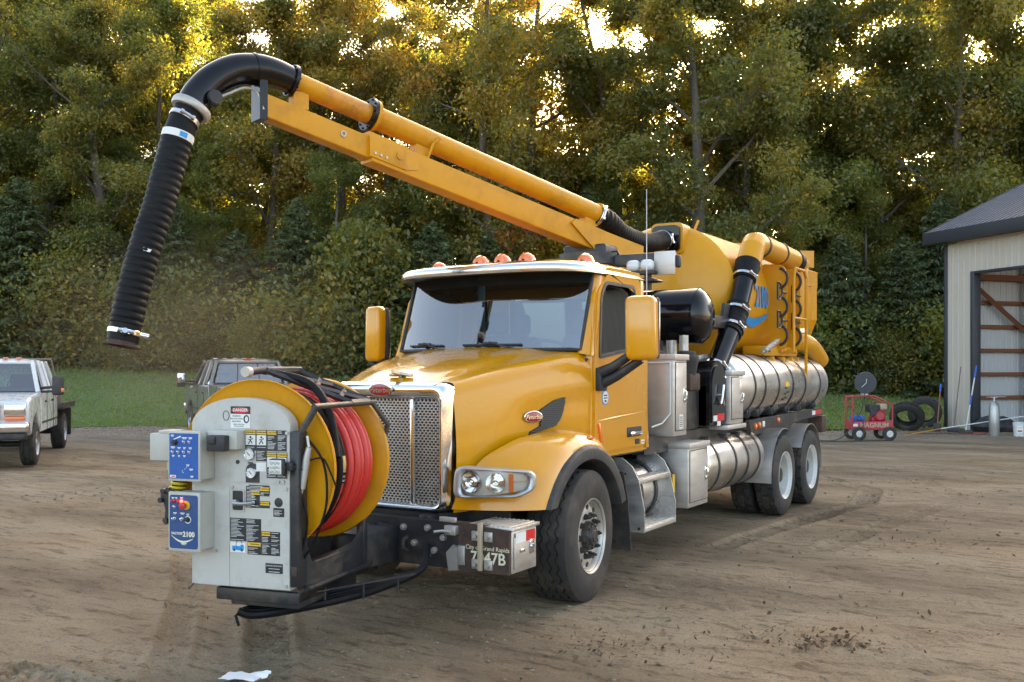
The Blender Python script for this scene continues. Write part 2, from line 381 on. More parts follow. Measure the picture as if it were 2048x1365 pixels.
fine = np.clip(1 - np.hypot(LA, DE - 8) / 22, 0, 1)
rough = npss(-.05, .35, fbm(LA * .45 + 3, DE * .9, 31, 3))
z = z + fine * (.014 * fbm(LA * 7, DE * 7, 41, 3) + .040 * rough * np.abs(fbm(LA * 6, DE * 11, 51, 4)) + .006 * vnoise(LA * 22, DE * 22, 61))
def track(z, pts, w_, pitch, depth, ph=0, tread=True):
    for (a, b) in zip(pts, pts[1:]):
        a = np.array(a); b = np.array(b); d = b - a; L = np.hypot(*d); d = d / L
        s_ = (LA - a[0]) * d[0] + (DE - a[1]) * d[1]; o = -(LA - a[0]) * d[1] + (DE - a[1]) * d[0]
        m = (1 - npss(w_ * .42, w_ * .55, np.abs(o))) * npss(-.1, .1, s_) * (1 - npss(L - .1, L + .1, s_)) * (.55 + .45 * npss(-.2, .25, fbm(LA * 1.3, DE * 1.3, 77, 2)))
        pat = np.where(np.sin((s_ / pitch + np.abs(o) * 5 + ph) * 2 * np.pi) > 0, 1., -.4) if tread else 0
        z = z + m * (-depth + .6 * depth * pat) + depth * .7 * np.exp(-((np.abs(o) - w_ * .62) / (w_ * .12)) ** 2) * npss(-.1, .1, s_) * (1 - npss(L - .1, L + .1, s_))
    return z
z = track(z, [(-1.30, 5.0), (-1.55, 6.4), (-2.0, 8.2), (-2.7, 10.5), (-3.8, 13.5)], .30, .085, .028)
z = track(z, [(-1.95, 5.0), (-2.25, 6.6), (-2.8, 8.6), (-3.8, 11.5)], .22, .075, .020)
z = track(z, [(-3.3, 6.2), (-2.3, 5.7), (-1.9, 5.2)], .42, .13, .045)
z = track(z, [(2.2, 10.6), (3.4, 12.2), (4.9, 13.9), (5.6, 15.5), (5.3, 18)], .30, .09, .030)
z = track(z, [(3.2, 10.4), (4.6, 12.2), (6.4, 14.2), (7.0, 17)], .28, .09, .018)
z = track(z, [(0.8, 5.2), (2.6, 6.8), (5.2, 8.2), (9, 9.6)], .30, .09, .010)
z = track(z, [(1.9, 5.2), (3.8, 6.6), (6.4, 7.7)], .30, .09, .009)
ZG = z.copy()
PX = CAM.x + AX_R.x * LA + AX_C.x * DE; PY = CAM.y + AX_R.y * LA + AX_C.y * DE
V = np.stack([PX, PY, z], -1).reshape(-1, 3)
def grid_faces(r, c):
    i = np.arange(r * c).reshape(r, c); return np.stack([i[:-1, :-1], i[:-1, 1:], i[1:, 1:], i[1:, :-1]], -1).reshape(-1, 4)
def npmesh(name, V, F, mat, smooth=True):
    me = bpy.data.meshes.new(name); k = F.shape[1]
    me.vertices.add(len(V)); me.vertices.foreach_set('co', np.ascontiguousarray(V, dtype=np.float32).ravel())
    me.loops.add(F.size); me.loops.foreach_set('vertex_index', np.ascontiguousarray(F, dtype=np.int32).ravel())
    me.polygons.add(len(F)); me.polygons.foreach_set('loop_start', np.arange(0, F.size, k, dtype=np.int32)); me.polygons.foreach_set('loop_total', np.full(len(F), k, dtype=np.int32))
    me.polygons.foreach_set('use_smooth', np.full(len(F), smooth)); me.materials.append(MATS[mat]); me.update(); me.validate(); return me
# dirt: damp and dry patches, fine grit, grey gravel towards the lawn
def dirt_mat():
    m = bpy.data.materials.new('dirt'); m.use_nodes = True; n = m.node_tree.nodes; l = m.node_tree.links; b = n['Principled BSDF']; b.inputs['Specular IOR Level'].default_value = .25
    tc = n.new('ShaderNodeTexCoord'); mp = n.new('ShaderNodeMapping'); mp.inputs['Rotation'].default_value = (0, 0, R_(-12)); l.new(tc.outputs['Object'], mp.inputs[0])
    st = n.new('ShaderNodeMapping'); st.inputs['Rotation'].default_value = (0, 0, -TH); st.inputs['Scale'].default_value = (.45, 1.25, 1); l.new(tc.outputs['Object'], st.inputs[0])
    def nz(sc_, det, vec, rg=.62): a = n.new('ShaderNodeTexNoise'); a.inputs['Scale'].default_value = sc_; a.inputs['Detail'].default_value = det; a.inputs['Roughness'].default_value = rg; l.new(vec, a.inputs['Vector']); return a.outputs[0]
    def ramp(sock, pts): r = n.new('ShaderNodeValToRGB'); l.new(sock, r.inputs[0]); e = r.color_ramp.elements; [e.new(.5) for _ in range(len(pts) - 2)]; [(setattr(e[i], 'position', p), setattr(e[i], 'color', (*c, 1))) for i, (p, c) in enumerate(pts)]; return r.outputs[0]
    def mix(f, a, b_, bt='MIX'):
        x = n.new('ShaderNodeMix'); x.data_type = 'RGBA'; x.blend_type = bt
        for k, s in ((0, f), (6, a), (7, b_)):
            if hasattr(s, 'links'): l.new(s, x.inputs[k])
            else: x.inputs[k].default_value = s if k == 0 else (*s, 1)
        return x.outputs[2]
    base = ramp(nz(.55, 9, st.outputs[0]), [(.30, (.128, .095, .060)), (.43, (.232, .178, .114)), (.56, (.320, .252, .165)), (.74, (.395, .320, .220))])
    tint = ramp(nz(.23, 5, mp.outputs[0]), [(.35, (.86, .84, .86)), (.5, (1, 1, 1)), (.68, (1.08, .98, .88))])
    c = mix(1., base, tint, 'MULTIPLY')
    streak = n.new('ShaderNodeMapping'); streak.inputs['Rotation'].default_value = (0, 0, -TH + .12); streak.inputs['Scale'].default_value = (1.2, 5.5, 1); l.new(tc.outputs['Object'], streak.inputs[0])
    dk = ramp(nz(1.7, 10, streak.outputs[0], .74), [(.52, (1, 1, 1)), (.60, (.62, .58, .53)), (.72, (.34, .31, .28))])
    c = mix(1., c, dk, 'MULTIPLY')
    grit = ramp(nz(46, 6, mp.outputs[0], .75), [(.30, (.45, .44, .43)), (.48, (1, 1, 1)), (.60, (1.0, 1.0, 1.0)), (.72, (1.45, 1.42, 1.40))]); c = mix(1., c, grit, 'MULTIPLY')
    g2 = ramp(nz(160, 3, mp.outputs[0], .8), [(.3, (.62, .62, .62)), (.5, (1, 1, 1)), (.72, (1.35, 1.33, 1.3))]); c = mix(.8, c, g2, 'MULTIPLY')
    # grey gravel apron by the lawn, from its distance across the yard
    sp = n.new('ShaderNodeMapping'); sp.inputs['Rotation'].default_value = (0, 0, -TH); l.new(tc.outputs['Object'], sp.inputs[0]); sx = n.new('ShaderNodeSeparateXYZ'); l.new(sp.outputs[0], sx.inputs[0])
    wob = n.new('ShaderNodeMath'); wob.operation = 'MULTIPLY_ADD'; wob.inputs[1].default_value = 6.; l.new(nz(.3, 5, mp.outputs[0]), wob.inputs[0]); l.new(sx.outputs[1], wob.inputs[2])
    gd = n.new('ShaderNodeMapRange'); gd.inputs[1].default_value = 18.; gd.inputs[2].default_value = 26.; l.new(wob.outputs[0], gd.inputs[0])
    gv = ramp(nz(11, 8, mp.outputs[0], .8), [(.3, (.13, .108, .085)), (.5, (.27, .225, .18)), (.68, (.42, .37, .31))]); c = mix(gd.outputs[0], c, gv)
    l.new(c, b.inputs['Base Color']); b.inputs['Roughness'].default_value = .93
    h1 = n.new('ShaderNodeMath'); h1.operation = 'MULTIPLY_ADD'; h1.inputs[1].default_value = .5; l.new(nz(150, 3, mp.outputs[0]), h1.inputs[0]); l.new(nz(34, 8, mp.outputs[0], .75), h1.inputs[2])
    bp_ = n.new('ShaderNodeBump'); bp_.inputs['Strength'].default_value = 1.0; bp_.inputs['Distance'].default_value = .022; l.new(h1.outputs[0], bp_.inputs['Height']); l.new(bp_.outputs[0], b.inputs['Normal'])
    MATS['dirt'] = m
dirt_mat()
pm('lawn_soil', (.095, .145, .038), .95, var=.4, vs=1.2, dirt=(.17, .14, .07), damt=.6, dscale=.6, bump=.6, bs=18)
tag(link('ground', npmesh('ground', V, grid_faces(len(de), len(la)), 'dirt')), 'brown packed dirt yard marked with tyre tracks', kind='structure')
lal = np.concatenate([np.arange(-60, 60, .30)]); del_ = np.concatenate([np.arange(28.5, 50, .25), np.arange(50, 130, 4.)])
LL, DL = np.meshgrid(lal, del_); zl = terr(LL, DL) + .03 + .05 * fbm(LL * .9, DL * .9, 91, 3); FL_ = grid_faces(len(del_), len(lal)); keep = (DL > lawn_edge(LL) + .3 * fbm(LL * 2, DL * 2, 97, 2)).reshape(-1)[FL_].all(1)
VL = np.stack([CAM.x + AX_R.x * LL + AX_C.x * DL, CAM.y + AX_R.y * LL + AX_C.y * DL, zl], -1).reshape(-1, 3)
tag(link('lawn', npmesh('lawn', VL, FL_[keep], 'lawn_soil')), 'grassy bank rising from the yard to the trees', kind='structure')
# ================================================================== VACUUM TRUCK
T = empty('vacuum_truck', (0, 0, 0))
tag(T, 'yellow sewer vacuum truck with raised boom, black suction hose and red hose reel', 'truck')
def part(name, mb, mats, parent=None, **k): return mb.build(name, mats, parent or T, **k)
def lerp(a, b, t): return a + (b - a) * t
def sstep(a, b, x): t = min(1, max(0, (x - a) / (b - a))); return t * t * (3 - 2 * t)

# ---- wheels
def tyre_mesh(Rr, W, rim, n, kind):
    half = W / 2; cols = []
    side = [(half - .022, rim), (half - .004, rim + .035), (half, rim + (Rr - rim) * .5), (half - .006, Rr - .075), (half - .016, Rr - .04), (half - .03, Rr - .012)]
    tw = half - .042; tread = []
    if kind == 'zig':
        gs = [-.62 * tw, -.21 * tw, .21 * tw, .62 * tw]; tread.append((tw, 0, 0))
        for g in reversed(gs): tread += [(g + .010, 0, 1), (g + .006, -.016, 1), (g - .006, -.016, 1), (g - .010, 0, 1)]
        tread.append((-tw, 0, 0))
    else:
        k = 22; tread = [(tw - 2 * tw * i / k, 0, 2) for i in range(k + 1)]
    prof = [(x, r, 0, 0) for x, r in side] + [(x, Rr - .006 * (x / tw) ** 2 + d, 1, z) for x, d, z in tread] + [(-x, r, 0, 0) for x, r in reversed(side)]
    P = []
    for i in range(n):
        a = 2 * math.pi * i / n; row = []
        for x, r, t, z in prof:
            if z == 1: x = x + (.011 if (i // 2) % 2 else -.011)
            if z == 2:
                u = x / tw; ph = (i + (4 if abs(u) < .45 else 0) + int(2 * u)) % 8
                groove = ph < 2 or .40 < abs(u) < .50
                if abs(u) > .97: groove = ph < 2
                if groove: r -= .017
            if not t and z == 0 and r > Rr - .08 and kind != 'zig' and i % 4 == 0: r -= .006
            row.append((x, r * math.cos(a), r * math.sin(a)))
        P.append(row)
    mb = MB(); mb.grid(P, closed_u=True); return mb.mesh('tyre', 'rubber', angle=35)
TY_F = tyre_mesh(.537, .395, .285, 120, 'zig'); TY_R = tyre_mesh(.517, .285, .285, 160, 'lug')
mb = MB(); W2 = .1975   # front rim, outer face at +W2
mb.lathe([(-W2, .29), (-.1, .27), (.02, .268), (W2 - .055, .27), (W2 - .03, .283), (W2 - .006, .298), (W2 - .004, .304), (W2 - .02, .308)], (0, 0, 0), (1, 0, 0), 48)
mb.lathe([(W2 - .085, .272), (W2 - .058, .245), (W2 - .05, .20), (W2 - .06, .14), (W2 - .06, .05)], (0, 0, 0), (1, 0, 0), 48)
RIM_F = mb.mesh('rim', 'rim_alu')
mb = MB()
mb.lathe([(-.0595, .0), (-.0482, .012), (-.0482, .021), (-.062, .023)], (0, 0, 0), (1, 0, 0), 12); HOLE_F = mb.mesh('hand_hole', 'black_paint')

mb = MB(); mb.cyl((W2 - .06, 0, 0), (W2 - .012, 0, 0), .118, .112, 28); mb.cyl((W2 - .012, 0, 0), (W2 + .012, 0, 0), .082, .074, 24); mb.cyl((W2 + .012, 0, 0), (W2 + .022, 0, 0), .05, .045, 20)
for k in range(8):
    a = 2 * math.pi * k / 8; mb.cyl((W2 - .012, .097 * math.cos(a), .097 * math.sin(a)), (W2 + .002, .097 * math.cos(a), .097 * math.sin(a)), .009, n=6)
HUB_F = mb.mesh('hub', 'black_paint')
mb = MB(); mb.cyl((-.058, 0, 0), (-.035, 0, 0), .025, .025, 12); mb.cyl((-.035, 0, 0), (-.008, 0, 0), .019, .019, 6); mb.cyl((-.008, 0, 0), (.010, 0, 0), .011, .010, 8)
NUT = mb.mesh('lug_nut', 'black_paint')
W3 = .1425
mb = MB()
mb.lathe([(-W3, .29), (-.06, .262), (.0, .258), (W3 - .045, .262), (W3 - .02, .288), (W3 - .004, .300), (W3 - .003, .306), (W3 - .016, .309)], (0, 0, 0), (1, 0, 0), 48)
mb.lathe([(.01, .262), (-.02, .24), (-.045, .20), (-.03, .15), (-.03, .05)], (0, 0, 0), (1, 0, 0), 48)
RIM_R = mb.mesh('rim', 'rim_white')
mb = MB(); mb.cyl((-.03, 0, 0), (.06, 0, 0), .105, .10, 24); mb.cyl((.06, 0, 0), (.075, 0, 0), .09, .085, 20)
HUB_R = mb.mesh('hub', 'black_paint')
mb = MB()
mb.lathe([(-.042, 0), (-.036, .028), (-.036, .036), (-.06, .04)], (0, 0, 0), (1, 0, 0), 12)
HOLE_R = mb.mesh('hand_hole', 'black_paint')
def wheel(x, y, z, rot, front):
    e = empty('wheel', (x, y, z), rot); e.parent = T
    link('tyre', TY_F if front else TY_R, e); link('rim', RIM_F if front else RIM_R, e); link('hub', HUB_F if front else HUB_R, e)
    for k in range(10 if front else 8): a = 2 * math.pi * (k + .5) / (10 if front else 8); link('hand_hole', HOLE_F if front else HOLE_R, e, (W2 if front else 0, (.232 if front else .215) * math.cos(a), (.232 if front else .215) * math.sin(a)))
    if front:
        for k in range(10):
            a = 2 * math.pi * k / 10; link('lug_nut', NUT, e, (W2, .167 * math.cos(a), .167 * math.sin(a)))
    if not front:
        for k in range(10):
            a = 2 * math.pi * k / 10; link('lug_nut', NUT, e, (.012, .14 * math.cos(a), .14 * math.sin(a)))
    return e
ST = R_(5)
wheel(1.04, 0, .535, ST, True); wheel(-1.04, 0, .535, math.pi + ST, True)
for y in (5.63, 6.95):
    wheel(1.10, y, .515, 0, False); wheel(.775, y, .515, 0, False); wheel(-1.10, y, .515, math.pi, False); wheel(-.775, y, .515, math.pi, False)
mb = MB(); mb.cyl((-1.0, 0, .50), (1.0, 0, .50), .07, n=14)
for y in (5.63, 6.95): mb.cyl((-.95, y, .515), (.95, y, .515), .10, n=16); mb.lathe([(-.2, .09), (-.14, .2), (0, .24), (.14, .2), (.2, .09)], (0, y, .515), (0, 1, 0), 18)
part('axles', mb, 'black_paint')
# ---- chassis
for x in (-.43, .43):
    mb = MB(); mb.box(x - .045, x + .045, -.92, 8.1, .78, 1.06, .012); mb.box(x - .045, x + .045, -1.2, -.85, .50, .80, .012); part('frame_rail', mb, 'black_paint')
mb = MB(); mb.box(-.5, .5, -.75, 1.2, .75, 1.45, .05); mb.box(-.4, .4, 1.2, 2.2, .65, 1.1, .05); part('engine_block', mb, 'black_paint')
mb = MB(); mb.box(-1.0, 1.0, 1.6, 8.0, 1.06, 1.24); part('deck', mb, 'black_paint')
mb = MB()
for y in (5.63, 6.95): mb.box(-.56, -.38, y - .5, y + .5, .62, .74, .02); mb.box(.38, .56, y - .5, y + .5, .62, .74, .02)
part('suspension', mb, 'black_paint')

mb = MB(); mb.box(.70, .72, -.52, .75, .50, 1.30); part('splash_shield', mb, 'black_plastic', smooth=False); mb = MB(); mb.box(-.72, -.70, -.52, .75, .50, 1.30); part('splash_shield', mb, 'black_plastic', smooth=False)
mb = MB(); mb.box(-.95, .95, -.82, -.80, .50, .92); part('splash_shield', mb, 'black_plastic', smooth=False)
# ---- bumper
bump = MB(); bump.prism([(-1.19, -1.16), (-1.05, -1.27), (1.0, -1.27), (1.02, -1.25), (1.02, -1.17), (-1.1, -1.17)], .44, .775, 'z')
B_ = part('bumper', bump, 'black_paint')
mb = MB()
for (x, z) in [(.12, .70), (.12, .52), (.30, .71), (.52, .72), (.52, .52), (.40, .60), (.58, .56), (.66, .66), (-.3, .7), (-.3, .5)]:
    mb.cyl((x, -1.27, z), (x, -1.292, z), .026, .024, 10); mb.cyl((x, -1.29, z), (x, -1.305, z), .015, .013, 6)
part('bolts', mb, 'galvanised', B_)
mb = MB(); mb.tube([(.34, -1.275, .64), (.34, -1.335, .63), (.34, -1.34, .57), (.34, -1.275, .53)], .018, 8); part('tow_hook', mb, 'black_paint', B_)
mb = MB(); mb.prism([(.80, .445), (1.225, .445), (1.225, .755), (.83, .775), (.80, .76)], -1.285, -1.255, 'y'); C_ = part('bumper_end_plate', mb, 'rust', B_)
mb = MB(); mb.m = 0
mb.text('City of Grand Rapids', TM((1.045, -1.287, .615), (1, 0, 0), (0, 0, 1)), .043); mb.text('7047B', TM((1.05, -1.287, .545), (1, 0, 0), (0, 0, 1)), .115, bold=.0015)
part('lettering', mb, 'cream_text', B_)
mb = MB(); mb.box(.985, 1.02, -1.325, -1.30, .46, .80, .004); part('latch_bar', mb, 'engine_tan', B_)
mb = MB()
for (x, z) in [(.955, .70), (1.06, .70), (.955, .50), (1.06, .50)]:
    mb.box(x - .035, x + .035, -1.302, -1.286, z - .035, z + .035, .004); mb.cyl((x, -1.30, z), (x, -1.325, z), .016, n=8)
part('hinge_plate', mb, 'galvanised', B_)
mb = MB(); mb.box(.80, .86, -1.30, -1.286, .48, .62, .004); mb.box(.70, .80, -1.33, -1.272, .69, .76, .01); mb.tube([(.60, -1.30, .70), (.68, -1.32, .715), (.76, -1.34, .72)], .012, 6); mb.box(.64, .78, -1.30, -1.274, .78, .815, .005)
part('bracket', mb, 'galvanised', B_)
mb = MB(); mb.prism([(.72, .43), (.80, .44), (.80, .60), (.76, .62), (.70, .56)], -1.30, -1.276, 'y'); part('mudguard_tab', mb, 'galvanised', B_)
tb = MB(); tb.box(.86, 1.225, -1.254, -.90, .445, .745, .006); TB = part('bumper_toolbox', tb, 'steel')
mb = MB(); mb.box(.85, 1.245, -1.262, -.885, .747, .772, .004)
for i in range(9): mb.box(.87 + .04 * i, .885 + .04 * i, -1.25, -.895, .772, .779)
part('tread_plate', mb, 'diamond_plate', TB)
mb = MB(); mb.box(1.226, 1.236, -1.225, -.93, .475, .70, .004); part('toolbox_door', mb, 'steel', TB)
mb = MB(); mb.box(1.237, 1.243, -1.02, -.96, .56, .66, .003); mb.cyl((1.24, -.99, .61), (1.256, -.99, .61), .02, n=10); mb.box(1.237, 1.25, -1.15, -1.10, .585, .61, .003); part('latch', mb, 'chrome', TB)
mb = MB(); mb.m = 0; mb.box(1.237, 1.2395, -1.215, -1.075, .655, .73); mb.m = 1; mb.box(1.237, 1.2395, -1.073, -.945, .655, .73)
part('reflective_tape', mb, ['label_white', 'reflective_red'], TB)

# ---- grille and hood nose
GY = -1.05
outer = rloop([(-.565, .80), (.565, .80), (.565, 1.79), (-.565, 1.79)], .10, 7); inner = rloop([(-.485, .865), (.485, .865), (.485, 1.655), (-.485, 1.655)], .07, 7)
mb = MB(); n_ = len(outer); P = []
for (lo, y) in ((outer, GY + .10), (outer, GY + .02), ([(a * .985, 1.295 + (b - 1.295) * .99) for a, b in outer], GY - .03), *[([(lerp(o[0] * .985, i_[0] * 1.01, t), lerp(1.295 + (o[1] - 1.295) * .99, i_[1], t)) for o, i_ in zip(outer, inner)], GY - .03 - .055 * math.sin(math.pi * (.1 + .9 * t)) * (1 - .2 * t)) for t in (.15, .3, .45, .6, .75, .9)], (inner, GY - .01), (inner, GY + .06)):
    P.append([(a, y, b) for a, b in lo] + [(lo[0][0], y, lo[0][1])])
mb.grid(P); G = part('grille', mb, 'chrome', angle=30)
# perforated sheet: staggered holes cut through the metal
mb = MB(); pw, ph_ = .036, .0208; nx, nz = 27, 38
for j in range(nz):
    for i in range(nx):
        cx_ = -.486 + pw * (i + .5) + (pw / 2 if j % 2 else 0); cz_ = .866 + ph_ * (j + .5)
        if cx_ > .484: continue
        hw, hh = pw / 2, ph_ / 2; a_, b2 = hw * .80, hh * .74
        o8 = [(-hw, -hh), (0, -hh), (hw, -hh), (hw, 0), (hw, hh), (0, hh), (-hw, hh), (-hw, 0)]; i8 = [(-a_ * .6, -b2), (0, -b2), (a_ * .6, -b2), (a_, 0), (a_ * .6, b2), (0, b2), (-a_ * .6, b2), (-a_, 0)]
        mb.add([(cx_ + x, GY, cz_ + z) for x, z in o8] + [(cx_ + x, GY, cz_ + z) for x, z in i8] + [(cx_ + x, GY + .012, cz_ + z) for x, z in i8], [(k, (k + 1) % 8, 8 + (k + 1) % 8, 8 + k) for k in range(8)] + [(8 + k, 8 + (k + 1) % 8, 16 + (k + 1) % 8, 16 + k) for k in range(8)])
part('grille_mesh', mb, 'steel', G, smooth=False)
mb = MB(); mb.box(-.5, .5, GY + .10, GY + .12, .85, 1.67); part('grille_core', mb, 'black_plastic', G)
for x in (-.2, .235):
    mb = MB(); mb.box(x - .018, x + .018, GY - .045, GY - .005, .86, 1.66, .012); part('grille_bar', mb, 'chrome', G)
mb = MB(); mb.prism(rloop([(-.56, .655), (.56, .655), (.56, .80), (-.56, .80)], .02, 3), GY - .03, GY + .3, 'y'); part('grille_skirt', mb, 'black_plastic', G)
def oval(mb, M, a, b, t, n=36):
    vs = []; 
    for d, k in ((0, 1.), (t * .7, 1.), (t, .93)):
        vs += [M @ Vector((a * k * math.cos(2 * math.pi * i / n), b * k * math.sin(2 * math.pi * i / n), d)) for i in range(n)]
    mb.add(vs, [(j * n + i, j * n + (i + 1) % n, (j + 1) * n + (i + 1) % n, (j + 1) * n + i) for j in range(2) for i in range(n)] + [tuple(range(2 * n, 3 * n))])
def badge(M, s, parent):
    mb = MB(); mb.m = 0; oval(mb, M, .105 * s, .050 * s, .010); mb.m = 1; oval(mb, M @ Matrix.Translation((0, 0, .008)), .096 * s, .043 * s, .006)
    mb.m = 0; mb.text('Peterbilt', M @ Matrix.Translation((0, -.002, .0148)), .054 * s, .0006, shear=.32, bold=.0004)
    part('badge', mb, ['chrome', 'badge_red'], parent)
badge(TM((-.02, GY - .094, 1.728), (1, 0, 0), (0, -.12, 1)), 1.08, G)

# ---- hood
def wbase(x): return .15 + .20 * (x / .95) ** 2
def hood_prof(s):
    w_ = lerp(.565, 1.035, s ** .85); zt = 1.785 + .36 * s - .085 * s * s; rs = lerp(.10, .17, s); zb = lerp(.80, 1.19, sstep(.05, .75, s)); pts = []
    for i in range(15):
        x = (w_ - rs) * i / 14; pts.append((x, zt - .03 * (x / w_) ** 2 + .022 * sstep(.70, .5, x / w_) * sstep(0, .3, s)))
    ze = pts[-1][1]
    for i in range(1, 9): a = math.pi / 2 * i / 8; pts.append((w_ - rs + rs * math.sin(a), ze - rs + rs * math.cos(a)))
    zs = ze - rs
    for i in range(1, 11):
        t = i / 10; bul = .025 * math.sin(math.pi * t) * (1 - s * .5) - .018 * sstep(.25, .32, t) * sstep(.3, .55, s)
        pts.append((w_ + bul, lerp(zs, zb, t)))
    return pts
P = []; NS = 26
for i in range(NS + 1):
    s = i / NS; pr = hood_prof(s); row = []
    for x, z in [(-a, b) for a, b in reversed(pr[1:])] + pr:
        ye = wbase(min(.95, abs(x))) + .03 if abs(x) < .97 else .41
        row.append((x, -1.0 + s * (ye + 1.0) - .045 * (1 - s) * (1 - (x / .6) ** 2 if abs(x) < .6 else 0), z))
    P.append(row)
mb = MB(); mb.grid(P); HD = part('hood', mb, 'yellow', angle=60)
# hood ornament: small winged bird
mb = MB(); mb.prism([(-.115, -.02), (-.03, -.045), (-.012, -.12), (.012, -.12), (.03, -.045), (.115, -.02), (.11, 0), (.03, 0), (0, .06), (-.03, 0), (-.11, 0)], 0, .026, 'z')
for i, v in enumerate(mb.v): x, y, z = v; mb.v[i] = (x + .02, -.93 + y, 1.812 + z * (1 - abs(x) * 3.2) + .012 + .035 * sstep(.02, -.1, y))
mb.tube([(.02, -.93, 1.80), (.02, -.95, 1.83)], .016, 8)
part('hood_ornament', mb, 'hood_ornament', HD)
def hood_side(y, z):   # x of the hood flank at a place
    s = (y + 1.0) / 1.41; return lerp(.565, 1.035, max(0, s) ** .85) + .012
for sg in (1, -1):
    # flank air vent with dark mesh and yellow lip
    q = [(-.30, 1.505), (-.02, 1.66), (.065, 1.665), (.045, 1.50), (-.06, 1.42), (-.33, 1.36), (-.325, 1.385), (-.20, 1.43), (-.235, 1.50)]
    q = [(-.235, 1.545), (-.06, 1.63), (.06, 1.655), (.055, 1.60), (.02, 1.50), (-.04, 1.425), (-.33, 1.36), (-.32, 1.385), (-.215, 1.425), (-.205, 1.49)]
    mb = MB(); n_ = len(q); vs = [(sg * (hood_side(a, b) + .014), a, b) for a, b in q] + [(sg * (hood_side(a, b) - .04), a, b) for a, b in q]
    mb.add(vs, [tuple(range(n_)), tuple(range(n_, 2 * n_))] + [(i, n_ + i, n_ + (i + 1) % n_, (i + 1) % n_) for i in range(n_)]); V = part('side_vent', mb, 'black_plastic', HD, smooth=False)
    mb = MB()
    def inq(a, b):
        r_in = False
        for i in range(len(q)):
            (x1, y1), (x2, y2) = q[i], q[i - 1]
            if (y1 > b) != (y2 > b) and a < (x2 - x1) * (b - y1) / (y2 - y1) + x1: r_in = not r_in
        return r_in
    for j in range(20):
        z = 1.37 + .0155 * j
        for i in range(26):
            y = -.33 + .016 * i + (.008 if j % 2 else 0)
            if inq(y, z): mb.box(0, .006, y - .0062, y + .0062, z - .0048, z + .0048)
    mb.v = [(sg * (hood_side(y, z) + .013 + x), y, z) for x, y, z in mb.v]
    part('vent_mesh', mb, 'vent_grey', HD, smooth=False)['kind'] = 'stuff'
    c0 = Vector((sg * (hood_side(-.30, 1.49) + .020), -.30, 1.505)); nx_ = Vector((sg * .95, -.31, 0)); xd = Vector((.31 * sg, .95, 0)) * sg
    badge(TM(c0, xd if sg > 0 else xd, (0, 0, 1)), .95, HD)
    # fender
    keys = [(163, (1.205, -.66, .83), (1.13, -1.00, .845), (.57, -1.04, .83)), (150, (1.205, -.60, .95), (1.14, -.94, 1.0), (.62, -.98, 1.02)), (135, (1.205, -.49, 1.07), (1.15, -.80, 1.17), (.74, -.86, 1.22)), (115, (1.205, -.29, 1.185), (1.18, -.46, 1.36), (.88, -.56, 1.36)),
            (90, (1.205, .0, 1.245), (1.18, -.03, 1.385), (1.0, -.08, 1.40)), (65, (1.205, .29, 1.19), (1.18, .34, 1.31), (1.03, .36, 1.34)), (48, (1.205, .46, 1.075), (1.17, .47, 1.17), (1.035, .47, 1.19))]
    P = []
    for kk in range(len(keys) - 1):
        for i in range(6 if kk < len(keys) - 2 else 7):
            t = i / 6; O, Cn, I = [Vector(keys[kk][m]).lerp(Vector(keys[kk + 1][m]), t) for m in (1, 2, 3)]
            P.append([(sg * p.x, p.y, p.z) for p in bez(O, Cn, I, 14)])
    for it in range(3):     # relax along the arch
        P = [P[0]] + [[tuple((Vector(P[i - 1][j]) + Vector(P[i + 1][j]) + 2 * Vector(P[i][j])) / 4) for j in range(14)] for i in range(1, len(P) - 1)] + [P[-1]]
    mb = MB(); mb.grid(P); mb.grid([[(p[0], p[1], p[2]) for p in (row[0],)] + [(row[0][0] - sg * .03, row[0][1], row[0][2] - .004), (row[0][0] - sg * .25, row[0][1] * .97, row[0][2] - .02)] for row in P])
    FD = part('fender', mb, 'yellow', angle=60)
    # black wheel-arch flare
    mb = MB(); P = []
    for i in range(25):
        a = R_(lerp(157, 18, i / 24)); ca, sa = math.cos(a), math.sin(a); row = []
        for (x, r) in ((1.195, .735), (1.222, .725), (1.232, .70), (1.228, .625), (1.20, .605), (.80, .60)):
            y, z = r * ca, .535 + r * sa; row.append((sg * x, y * (1.04 if y < 0 else 1), max(z, .83) if y < 0 else z))
        P.append(row)
    mb.grid(P); part('fender_flare', mb, 'black_plastic', FD, angle=50)
    mb = MB(); mb.slab([[(sg * 1.22, .64, 1.0), (sg * .84, .64, 1.0)], [(sg * 1.22, .73, .75), (sg * .84, .73, .75)], [(sg * 1.235, .77, .30), (sg * .84, .77, .30)]], (0, .012, 0)); part('mud_flap', mb, 'rubber', FD, smooth=False)
    mb = MB(); mb.box(1.135, 1.175, .085, .165, 1.305, 1.34, .012); mb.v = [(sg * (a - .0), b, c) for a, b, c in mb.v]; part('marker_light', mb, 'amber', FD)
    # headlamp wrapped round the nose of the fender
    def hq(s, off=0.):
        p = Vector((.60, -1.075)) * (1 - s) ** 2 + Vector((1.10, -1.10)) * 2 * s * (1 - s) + Vector((1.215, -.75)) * s * s
        d = (Vector((1.10, -1.10)) - Vector((.60, -1.075))) * (1 - s) + (Vector((1.215, -.75)) - Vector((1.10, -1.10))) * s; d.normalize()
        return p + Vector((d.y, -d.x)) * off
    def HM(s, z, off): p = hq(s, off); return (sg * p.x, p.y, z)
    base = rloop([(.07, .94), (.66, .958), (.80, 1.01), (.82, 1.10), (.77, 1.135), (.09, 1.16)], .07, 6)
    def ringat(k, off, grow=0): cxs, czs = .45, 1.05; return [HM(cxs + (a - cxs) * k, czs + (b - czs) * k * (1 + grow), off) for a, b in base]
